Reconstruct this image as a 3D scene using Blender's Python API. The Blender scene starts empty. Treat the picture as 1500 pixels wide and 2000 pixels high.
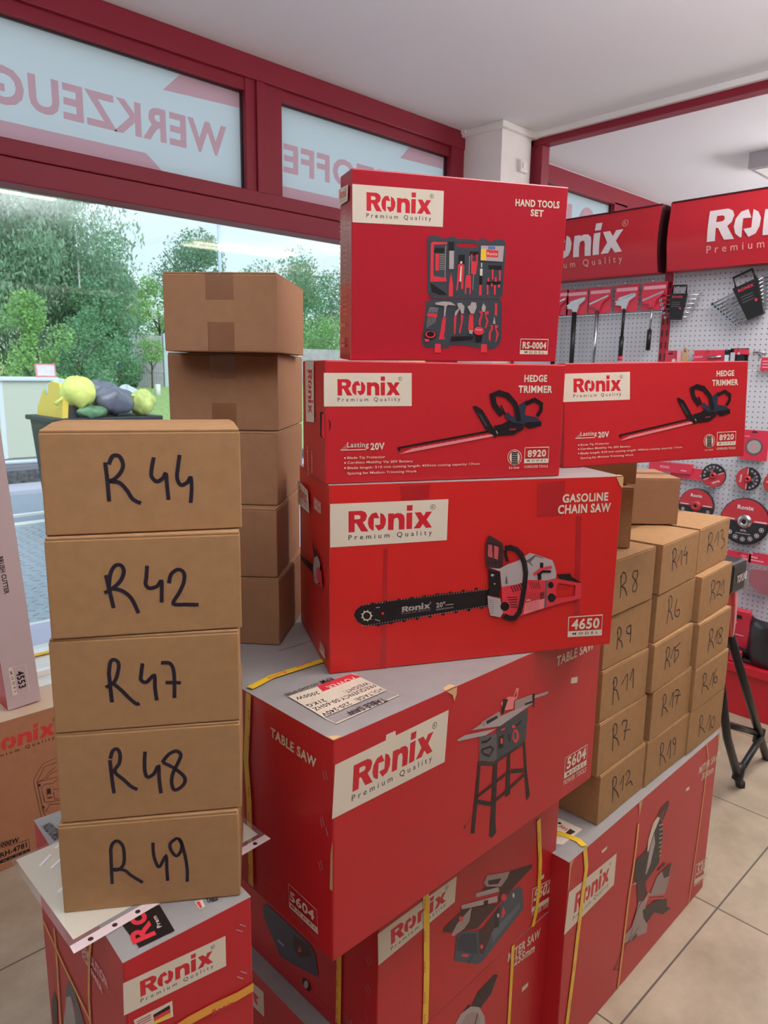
import bpy, math, random
from math import sin, cos, pi, radians
from mathutils import Vector, Matrix, geometry
random.seed(7)
SC = bpy.context.scene
COL = SC.collection
# ---------------- camera, world, lights, exposure ----------------
cam_d = bpy.data.cameras.new('camera'); cam = bpy.data.objects.new('camera', cam_d); COL.objects.link(cam)
cx = Vector((0.72314, -0.69055, 0.01434)); cu = Vector((0.12127, 0.14739, 0.98162)); cb = Vector((0.67997, 0.70811, -0.19033)) * -1
m = Matrix.Identity(4)
for i in range(3):
    m[i][0] = cx[i]; m[i][1] = cu[i]; m[i][2] = cb[i]
m[2][3] = 1.6
cam.matrix_world = m
cam_d.sensor_fit = 'VERTICAL'; cam_d.sensor_height = 36.0; cam_d.lens = 1414.1 / 2000 * 36
cam_d.clip_start = 0.02; cam_d.clip_end = 300
cam_d.dof.use_dof = True; cam_d.dof.focus_distance = 1.35; cam_d.dof.aperture_fstop = 13
SC.camera = cam
SC.view_settings.view_transform = 'Standard'; SC.view_settings.look = 'None'
SC.view_settings.gamma = 1.0; SC.view_settings.use_curve_mapping = False
SC.view_settings.exposure = 0.0
wd = bpy.data.worlds.new('sky'); SC.world = wd; wd.use_nodes = True
nt = wd.node_tree; bg = nt.nodes['Background']
tc = nt.nodes.new('ShaderNodeTexCoord'); sp = nt.nodes.new('ShaderNodeSeparateXYZ'); cr = nt.nodes.new('ShaderNodeValToRGB')
nt.links.new(tc.outputs['Generated'], sp.inputs[0]); nt.links.new(sp.outputs['Z'], cr.inputs[0]); nt.links.new(cr.outputs[0], bg.inputs[0])
cr.color_ramp.elements[0].position = 0.0; cr.color_ramp.elements[0].color = (0.80, 0.95, 1.0, 1)
cr.color_ramp.elements[1].position = 0.6; cr.color_ramp.elements[1].color = (0.62, 0.80, 0.95, 1)
bg.inputs[1].default_value = 1.25
def area(name, loc, rot, sx, sy, power, col):
    l = bpy.data.lights.new(name, 'AREA'); l.shape = 'RECTANGLE'; l.size = sx; l.size_y = sy; l.energy = power; l.color = col
    o = bpy.data.objects.new(name, l); o.location = loc; o.rotation_euler = rot; COL.objects.link(o); return o
WARM = (1.0, 0.94, 0.88)
LIGHTS = [('added_ceiling_light', (1.75, .0, 2.93), 1.25, .3, 10, 0), ('added_ceiling_light', (3.0, .55, 2.93), .6, .6, 18, 0), ('added_ceiling_light', (-1.3, -2.4, 2.93), 1.25, .3, 6, 0), ('added_ceiling_light', (6.2, 1.2, 2.93), 1.25, .3, 26, 0)]  # panels added out of view to light floor and cartons
UPL = [((1.9, -.55, 2.25), 105), ((-1.3, -.3, 2.3), 85), ((6.2, .2, 2.3), 130)]  # up-facing fill added out of view to brighten the ceiling
for nme, l_, a_, b_, p_, k_ in LIGHTS:
    area('added_panel_fill', l_, (0, 0, 0), a_, b_, p_, WARM)
for l_, p_ in UPL: area('added_uplight_fill', l_, (pi, 0, 0), 1.8, 1.2, p_, (.96, .98, 1))
sun_d = bpy.data.lights.new('sun', 'SUN'); sun_d.energy = 2.6; sun_d.angle = radians(50); sun_o = bpy.data.objects.new('sun', sun_d); sun_o.rotation_euler = (radians(42), radians(-8), 0); COL.objects.link(sun_o)
# ---------------- materials ----------------
def lin(c):
    return tuple(((v/255)/12.92 if v/255 <= .04045 else ((v/255+.055)/1.055)**2.4) for v in c)
MATS = {}
def mat(name, rgb, rough=.5, spec=.5, metal=0, noise=None, coat=0, trans=0, bump=0, scale=40):
    if name in MATS: return MATS[name]
    M = bpy.data.materials.new(name); M.use_nodes = True; n = M.node_tree; b = n.nodes['Principled BSDF']
    c = (*lin(rgb), 1); b.inputs['Base Color'].default_value = c; b.inputs['Roughness'].default_value = rough
    b.inputs['Specular IOR Level'].default_value = spec; b.inputs['Metallic'].default_value = metal
    b.inputs['Coat Weight'].default_value = coat; b.inputs['Coat Roughness'].default_value = .15
    if noise or bump:
        t = n.nodes.new('ShaderNodeTexCoord'); no = n.nodes.new('ShaderNodeTexNoise'); no.inputs['Scale'].default_value = scale; no.inputs['Detail'].default_value = 6
        n.links.new(t.outputs['Object'], no.inputs['Vector'])
        if noise:
            r = n.nodes.new('ShaderNodeValToRGB'); r.color_ramp.elements[0].position = .3; r.color_ramp.elements[1].position = .7
            r.color_ramp.elements[0].color = (*[v*(1-noise) for v in c[:3]], 1); r.color_ramp.elements[1].color = (*[min(1, v*(1+noise)) for v in c[:3]], 1)
            n.links.new(no.outputs['Fac'], r.inputs[0]); n.links.new(r.outputs[0], b.inputs['Base Color'])
        if bump:
            bp = n.nodes.new('ShaderNodeBump'); bp.inputs['Strength'].default_value = bump; bp.inputs['Distance'].default_value = .01
            n.links.new(no.outputs['Fac'], bp.inputs['Height']); n.links.new(bp.outputs[0], b.inputs['Normal'])
    MATS[name] = M; return M
def glassy(name, rgb, fac=.06, rough=.02, alpha=0.0):
    if name in MATS: return MATS[name]
    M = bpy.data.materials.new(name); M.use_nodes = True; n = M.node_tree; n.nodes.clear()
    o = n.nodes.new('ShaderNodeOutputMaterial'); tr = n.nodes.new('ShaderNodeBsdfTransparent'); gl = n.nodes.new('ShaderNodeBsdfGlossy'); mx = n.nodes.new('ShaderNodeMixShader')
    tr.inputs[0].default_value = (*rgb, 1); gl.inputs['Roughness'].default_value = rough; mx.inputs[0].default_value = fac
    n.links.new(tr.outputs[0], mx.inputs[1]); n.links.new(gl.outputs[0], mx.inputs[2])
    if alpha:
        d = n.nodes.new('ShaderNodeBsdfDiffuse'); d.inputs[0].default_value = (.8, .8, .82, 1); m2 = n.nodes.new('ShaderNodeMixShader'); m2.inputs[0].default_value = alpha
        n.links.new(mx.outputs[0], m2.inputs[1]); n.links.new(d.outputs[0], m2.inputs[2]); n.links.new(m2.outputs[0], o.inputs[0])
    else: n.links.new(mx.outputs[0], o.inputs[0])
    MATS[name] = M; return M
def translucent(name, rgb, mixd=.35, rgbt=None):
    M = bpy.data.materials.new(name); M.use_nodes = True; n = M.node_tree; n.nodes.clear()
    o = n.nodes.new('ShaderNodeOutputMaterial'); tr = n.nodes.new('ShaderNodeBsdfTranslucent'); d = n.nodes.new('ShaderNodeBsdfDiffuse'); mx = n.nodes.new('ShaderNodeMixShader')
    tr.inputs[0].default_value = (*lin(rgbt or rgb), 1); d.inputs[0].default_value = (*lin(rgb), 1); mx.inputs[0].default_value = mixd
    n.links.new(tr.outputs[0], mx.inputs[1]); n.links.new(d.outputs[0], mx.inputs[2]); n.links.new(mx.outputs[0], o.inputs[0]); MATS[name] = M; return M
RED = mat('carton_red', (188, 34, 42), .38, .45)
TOPG = mat('carton_silver', (150, 147, 145), .42, .5, noise=.05, scale=25)
KRAFT = mat('kraft_cardboard', (168, 129, 90), .8, .2, noise=.06, scale=60)
KRAFT2 = mat('kraft_cardboard_dark', (158, 118, 88), .8, .2, noise=.05, scale=60)
KRAFTE = mat('kraft_edge', (205, 168, 122), .85, .1)
PAL = {'F': RED, 'W': mat('print_cream', (214, 203, 184), .45), 'R': mat('print_red', (200, 32, 46), .4), 'Q': mat('print_bright_red', (212, 52, 66), .4), 'Q2': mat('print_logo_red_kraft', (205, 62, 52), .6),
 'K': mat('print_black', (26, 20, 24), .4), 'K2': mat('print_dark_brown', (64, 38, 40), .45), 'D': mat('print_slate', (58, 66, 72), .4), 'D2': mat('print_grey', (92, 88, 92), .4), 'G': mat('print_silver', (170, 158, 156), .4), 'G2': mat('print_pale_grey', (158, 138, 134), .4),
 'P': mat('print_pink', (232, 128, 130), .4), 'P2': mat('print_dull_pink', (190, 84, 88), .4), 'P3': mat('print_light_pink', (240, 186, 190), .4), 'N': mat('print_navy', (40, 48, 66), .4), 'S': mat('print_slate_blue', (62, 76, 88), .4), 'S2': mat('print_light_slate', (88, 102, 112), .4), 'S3': mat('print_blue_slate', (66, 66, 84), .4),
 'Y': mat('strap_yellow', (232, 190, 52), .35), 'Y2': mat('strap_orange_yellow', (226, 160, 62), .35), 'B': mat('print_blue', (90, 110, 160), .4), 'INK': mat('marker_ink', (34, 25, 42), .5), 'BR': KRAFT2, 'TP': mat('tape_over_red', (176, 36, 40), .12, .6)}
BLACK = mat('black_plastic', (28, 27, 29), .4); STEEL = mat('steel', (190, 190, 194), .25, .5, 1.0)
CREAM = PAL['W']
# ---------------- mesh helpers ----------------
class MB:
    def __init__(s): s.v = []; s.f = []; s.mi = []; s.mats = []; s.sm = []
    def mx(s, M):
        if M not in s.mats: s.mats.append(M)
        return s.mats.index(M)
    def add(s, vs, fs, M, smooth=False):
        k = len(s.v); i = s.mx(M); s.v += [tuple(v) for v in vs]
        for f in fs: s.f.append(tuple(k+j for j in f)); s.mi.append(i); s.sm.append(smooth)
    def box(s, x0, x1, y0, y1, z0, z1, M, T=None, top=None):
        vs = [Vector((x, y, z)) for z in (z0, z1) for x, y in ((x0, y0), (x1, y0), (x1, y1), (x0, y1))]
        if T: vs = [T @ v for v in vs]
        fs = [(3, 2, 1, 0), (4, 5, 6, 7), (0, 1, 5, 4), (1, 2, 6, 5), (2, 3, 7, 6), (3, 0, 4, 7)]
        s.add(vs, [f for i, f in enumerate(fs) if not (top and i == 1)], M)
        if top: s.add(vs, [fs[1]], top)
    def tube(s, pts, r, M, n=8, caps=True, smooth=True, rs=None):
        pts = [Vector(p) for p in pts]; vs = []; fs = []
        up = Vector((0, 0, 1))
        for i, p in enumerate(pts):
            t = (pts[min(i+1, len(pts)-1)] - pts[max(i-1, 0)]).normalized()
            a = t.cross(up if abs(t.z) < .95 else Vector((1, 0, 0))).normalized(); b = t.cross(a)
            rr = rs[i] if rs else r
            for k in range(n): an = 2*pi*k/n; vs.append(p + (a*cos(an) + b*sin(an))*rr)
        for i in range(len(pts)-1):
            for k in range(n): fs.append((i*n+k, i*n+(k+1) % n, (i+1)*n+(k+1) % n, (i+1)*n+k))
        if caps: fs.append(tuple(range(n-1, -1, -1))); fs.append(tuple((len(pts)-1)*n+k for k in range(n)))
        s.add(vs, fs, M, smooth)
    def prism(s, poly, T, d0, d1, M):   # poly in local xy, extruded along local z of T
        n = len(poly); vs = [T @ Vector((x, y, d)) for d in (d0, d1) for x, y in poly]
        tri = geometry.tessellate_polygon([[Vector((x, y, 0)) for x, y in poly]])
        fs = [tuple(n+i for i in t) for t in tri] + [tuple(t[::-1]) for t in tri] + [(i, (i+1) % n, n+(i+1) % n, n+i) for i in range(n)]
        s.add(vs, fs, M)
    def flat(s, poly, T, d, M, holes=()):
        loops = [[Vector((x, y, 0)) for x, y in poly]] + [[Vector((x, y, 0)) for x, y in h] for h in holes]
        allp = [v for l in loops for v in l]; tri = geometry.tessellate_polygon(loops)
        out = []
        for t in tri:
            a, b, c = (allp[i] for i in t)
            out.append(t if (b-a).cross(c-a).z > 0 else t[::-1])
        s.add([T @ Vector((v.x, v.y, d)) for v in allp], out, M)
    def ribbon(s, pts, w, T, d, M):
        P = [Vector(p) for p in pts]
        L = []; R = []
        for i, p in enumerate(P):
            t = (P[min(i+1, len(P)-1)] - P[max(i-1, 0)])
            if t.length < 1e-9: t = Vector((1, 0))
            t.normalize(); nrm = Vector((-t.y, t.x)); k = 1
            if 0 < i < len(P)-1:
                t1 = (P[i]-P[i-1]); t2 = (P[i+1]-P[i])
                if t1.length > 0 and t2.length > 0: k = 1/max(.6, cos(t1.angle(t2)/2))
            L.append(p+nrm*w/2*k); R.append(p-nrm*w/2*k)
        e = (P[0]-P[1]).normalized()*w*.0
        vs = []; fs = []
        for a, b in zip(L, R): vs += [T @ Vector((a.x, a.y, d)), T @ Vector((b.x, b.y, d))]
        for i in range(len(P)-1): fs.append((2*i+1, 2*i+3, 2*i+2, 2*i))
        s.add(vs, fs, M)
    def disc(s, c, r, T, d, M, n=28, ry=None):
        s.flat([(c[0]+r*cos(2*pi*i/n), c[1]+(ry or r)*sin(2*pi*i/n)) for i in range(n)], T, d, M)
    def build(s, name, parent=None, loc=None, bevel=0):
        me = bpy.data.meshes.new(name); me.from_pydata(s.v, [], s.f)
        for M in s.mats: me.materials.append(M)
        me.polygons.foreach_set('material_index', s.mi); me.polygons.foreach_set('use_smooth', s.sm); me.update()
        o = bpy.data.objects.new(name, me); COL.objects.link(o)
        if parent is not None: o.parent = parent
        if loc is not None: o.location = loc
        if bevel:
            b = o.modifiers.new('bevel', 'BEVEL'); b.width = bevel; b.segments = 2; b.limit_method = 'ANGLE'
        return o
def smooth(P, n=5):
    P = [Vector(p) for p in P]
    if len(P) < 3: return P
    out = []
    for i in range(len(P)-1):
        a = P[max(0, i-1)]; b = P[i]; c = P[i+1]; d = P[min(len(P)-1, i+2)]
        sharp = i > 0 and (b-a).length > 0 and (c-b).length > 0 and (b-a).angle(c-b) > 2.0
        for k in range(n):
            t = k/n; out.append(.5*((2*b)+(c-a)*t+(2*a-5*b+4*c-d)*t*t+(3*b-a-3*c+d)*t**3))
    out.append(P[-1]); return out
def tag(o, label=None, cat=None, group=None, kind=None):
    if label: o['label'] = label
    if cat: o['category'] = cat
    if group: o['group'] = group
    if kind: o['kind'] = kind
    return o
def empty(name, loc, rot=(0, 0, 0)):
    o = bpy.data.objects.new(name, None); o.location = loc; o.rotation_euler = rot; o.empty_display_size = .05; COL.objects.link(o); return o
def struct(o): o['kind'] = 'structure'; return o
_TC = {}
def text_geo(txt, bold):
    k = (txt, bold)
    if k not in _TC:
        c = bpy.data.curves.new('t', 'FONT'); c.body = txt; c.size = 1; c.offset = {0: .006, 1: .032, 2: .016}[bold]; c.space_character = {0: 1.04, 1: 1.09, 2: 1.12}[bold]; c.resolution_u = 3
        o = bpy.data.objects.new('t', c); COL.objects.link(o)
        dg = bpy.context.evaluated_depsgraph_get(); me = o.evaluated_get(dg).to_mesh()
        vs = [tuple(v.co) for v in me.vertices]; fs = [tuple(p.vertices) for p in me.polygons]
        fs = [f if me.polygons[i].normal.z > 0 else f[::-1] for i, f in enumerate(fs)]
        o.evaluated_get(dg).to_mesh_clear(); bpy.data.objects.remove(o); bpy.data.curves.remove(c)
        _TC[k] = (vs, fs)
    return _TC[k]
CAPH = max(v[1] for v in text_geo('H', 1)[0])
def put_text(mb, txt, p0, p1, cap, T, d, M, bold=1, mirror=False):
    vs, fs = text_geo(txt, bold)
    if not vs: return
    x0 = min(v[0] for v in vs); x1 = max(v[0] for v in vs); p0 = Vector(p0); p1 = Vector(p1); D = p1-p0
    L = D.length; D.normalize(); N = Vector((-D.y, D.x)); sx = L/max(1e-6, x1-x0); sy = cap/CAPH
    out = []
    for v in vs:
        q = p0 + D*((v[0]-x0)*sx if not mirror else L-(v[0]-x0)*sx) + N*(v[1]*sy); out.append(T @ Vector((q.x, q.y, d)))
    mb.add(out, [f[::-1] for f in fs] if mirror else fs, M)
def put_logo(mb, q, T, d, bgm, fg, tx):
    BL, BR, TR, TL = [Vector(p) for p in q]
    def P(u, v): return (BL*(1-u)*(1-v) + BR*u*(1-v) + TR*u*v + TL*(1-u)*v)
    if bgm: mb.flat([tuple(p) for p in (BL, BR, TR, TL)], T, d, bgm)
    for i, g in enumerate(LOGO):
        mb.flat([tuple(P(*p)) for p in g], T, d+.00005, fg, [[tuple(P(*p)) for p in LOGO_HOLE]] if i == 0 else ())
    a, b, c, r0, r1 = LOGO_TEXT
    put_text(mb, 'P r e m i u m   Q u a l i t y', P(a[0], a[1]), P(b[0], b[1]), (P(*c)-P(*a)).length, T, d+.00005, tx, 0)
    R = (P(*r1)-P(*r0)).length; c0 = P(*r0); n = 18
    ring = [c0+Vector((cos(2*pi*i/n), sin(2*pi*i/n)))*R for i in range(n)]; inner = [c0+Vector((cos(2*pi*i/n), sin(2*pi*i/n)))*R*.82 for i in range(n)]
    mb.flat([tuple(p) for p in ring], T, d+.00005, tx, [[tuple(p) for p in inner]])
    put_text(mb, 'R', c0+Vector((-R*.4, -R*.45)), c0+Vector((R*.4, -R*.45)), R*.95, T, d+.00005, tx, 0)
# ---------------- measured carton poses and printed artwork (millimetres on each face) ----------------
BOX={"M305":[1.7245,0.9737,0.0,0.0,-0.0,0.0196,0.8611,0.45,0.5341],"MS255":[1.0035,1.1134,0.0,0.0,-0.0,0.004,0.5933,0.66,0.382],"T5602":[1.026,1.0561,0.382,0.0,-0.0,0.0178,0.5699,0.5504,0.362],"TS":[0.9517,1.042,0.7441,0.0,-0.0,0.0068,0.7267,0.66,0.3545],"CS":[1.0318,0.882,1.0986,0.0,-0.0,-0.4719,0.5433,0.27,0.3216],"HT1":[0.9599,0.8803,1.4201,0.0,-0.0,-0.4432,0.4308,0.1676,0.1963],"HT2":[1.4534,0.7329,1.4233,-0.0504,-0.0274,-0.4279,0.4494,0.12,0.2011],"HTL":[0.9675,0.848,1.6207,0.052,-0.013,-0.4471,0.3763,0.069,0.2865],"BL":[0.3871,0.9094,0.0,0.0,-0.0,-0.0531,0.1719,0.3575,0.914],"R49":[0.4188,0.882,0.914,0.0,-0.0,-0.5982,0.2213,0.2,0.1251],"R48":[0.4237,0.8838,1.0392,0.0,-0.0,-0.5837,0.2213,0.2,0.1216],"R47":[0.4241,0.8845,1.1608,0.0,-0.0,-0.5715,0.2214,0.2,0.1213],"R42":[0.4256,0.8849,1.2821,0.0,-0.0,-0.5359,0.2217,0.2,0.124],"R44":[0.4249,0.8868,1.4062,0.0,-0.0,-0.4942,0.2244,0.1785,0.1233],"B5":[0.7727,1.2035,1.0986,0.0,-0.0,-0.8697,0.2,0.25,0.1285],"B4":[0.7621,1.2068,1.2271,0.0,-0.0,-0.8185,0.2,0.2385,0.1279],"B3":[0.7908,1.2371,1.355,0.0,-0.0,-0.8295,0.2,0.2535,0.1343],"B2":[0.8071,1.2585,1.4893,0.0,-0.0,-0.8239,0.2031,0.2544,0.1394],"B1":[0.7653,1.1934,1.6287,0.0,-0.0,-0.8342,0.196,0.2441,0.1316],"R12":[1.578,0.9301,0.5341,0.0,-0.0,0.0176,0.2361,0.32,0.1307],"R7":[1.5641,0.9335,0.6648,0.0,-0.0,0.0203,0.24,0.32,0.1365],"R11":[1.5614,0.9354,0.8013,0.0,-0.0,-0.0005,0.2241,0.32,0.1278],"R9":[1.5635,0.9396,0.9291,0.0,-0.0,0.0001,0.2234,0.32,0.1305],"R8":[1.5438,0.9344,1.0596,0.0,-0.0,0.0203,0.24,0.32,0.1335],"R19":[1.8311,0.9295,0.5341,0.0,-0.0,0.0036,0.2604,0.32,0.1303],"R17":[1.8247,0.9312,0.6643,0.0,-0.0,0.0169,0.2405,0.32,0.1385],"R15":[1.8038,0.9315,0.8028,0.0,-0.0,0.0359,0.2459,0.32,0.1319],"R6":[1.8099,0.9405,0.9346,0.0,-0.0,0.0482,0.2494,0.32,0.1272],"R14":[1.805,0.9387,1.0619,0.0,-0.0,0.0574,0.243,0.32,0.1301],"R10":[2.0685,0.9274,0.5341,0.0,-0.0,0.0115,0.2461,0.32,0.1314],"R16":[2.0685,0.9263,0.6654,0.0,-0.0,0.014,0.2422,0.32,0.1294],"R18":[2.0633,0.9289,0.7948,0.0,-0.0,0.0291,0.2407,0.32,0.1328],"R21":[2.067,0.9402,0.9276,0.0,-0.0,0.0562,0.2477,0.32,0.1316],"R13":[2.0809,0.965,1.0592,0.0,-0.0,0.0625,0.2462,0.32,0.1301],"GN":[0.595,2.43,0.0,0.0,-0.0,0.0,0.95,0.19,0.505],"BC":[0.6851,2.4425,0.5091,0.0,-0.0597,0.0,0.104,0.085,1.3]}
LOGO=[[[0.1492,0.8158],[0.2605,0.8163],[0.2905,0.7739],[0.3043,0.697],[0.2939,0.5927],[0.2697,0.5389],[0.3164,0.3249],[0.2563,0.3303],[0.2155,0.5261],[0.2012,0.5292],[0.2016,0.3273],[0.1514,0.3255]],[[0.3826,0.7608],[0.3422,0.7366],[0.3151,0.6355],[0.3101,0.5144],[0.3214,0.4069],[0.3489,0.3423],[0.3608,0.3365],[0.3599,0.6262],[0.4077,0.621]],[[0.4127,0.749],[0.4432,0.6997],[0.4629,0.599],[0.4608,0.4764],[0.4421,0.3724],[0.4011,0.3287],[0.3677,0.4603],[0.414,0.4691]],[[0.4802,0.7212],[0.5284,0.7188],[0.5299,0.6978],[0.556,0.7224],[0.5895,0.7147],[0.6151,0.6599],[0.6229,0.5747],[0.6228,0.324],[0.5741,0.3278],[0.5727,0.5368],[0.5653,0.5982],[0.5486,0.6125],[0.5318,0.5878],[0.5288,0.5126],[0.5287,0.326],[0.481,0.3298]],[[0.6368,0.7151],[0.6875,0.7196],[0.6874,0.3269],[0.6381,0.3265]],[[0.6384,0.8961],[0.6886,0.8951],[0.6871,0.7614],[0.6393,0.7638]],[[0.7072,0.7164],[0.7605,0.7195],[0.787,0.62],[0.8058,0.7185],[0.859,0.7188],[0.8136,0.5318],[0.8627,0.3343],[0.8095,0.3299],[0.782,0.4307],[0.7583,0.331],[0.7016,0.3321],[0.748,0.5178]]]
LOGO_HOLE=[[0.1989,0.7201],[0.2339,0.718],[0.2476,0.6898],[0.2476,0.6452],[0.2368,0.6246],[0.1993,0.6226]]
LOGO_TEXT=[[0.1503,0.1473],[0.8646,0.1574],[0.1499,0.2657],[0.8649,0.8259],[0.8876,0.8227]]
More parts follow.
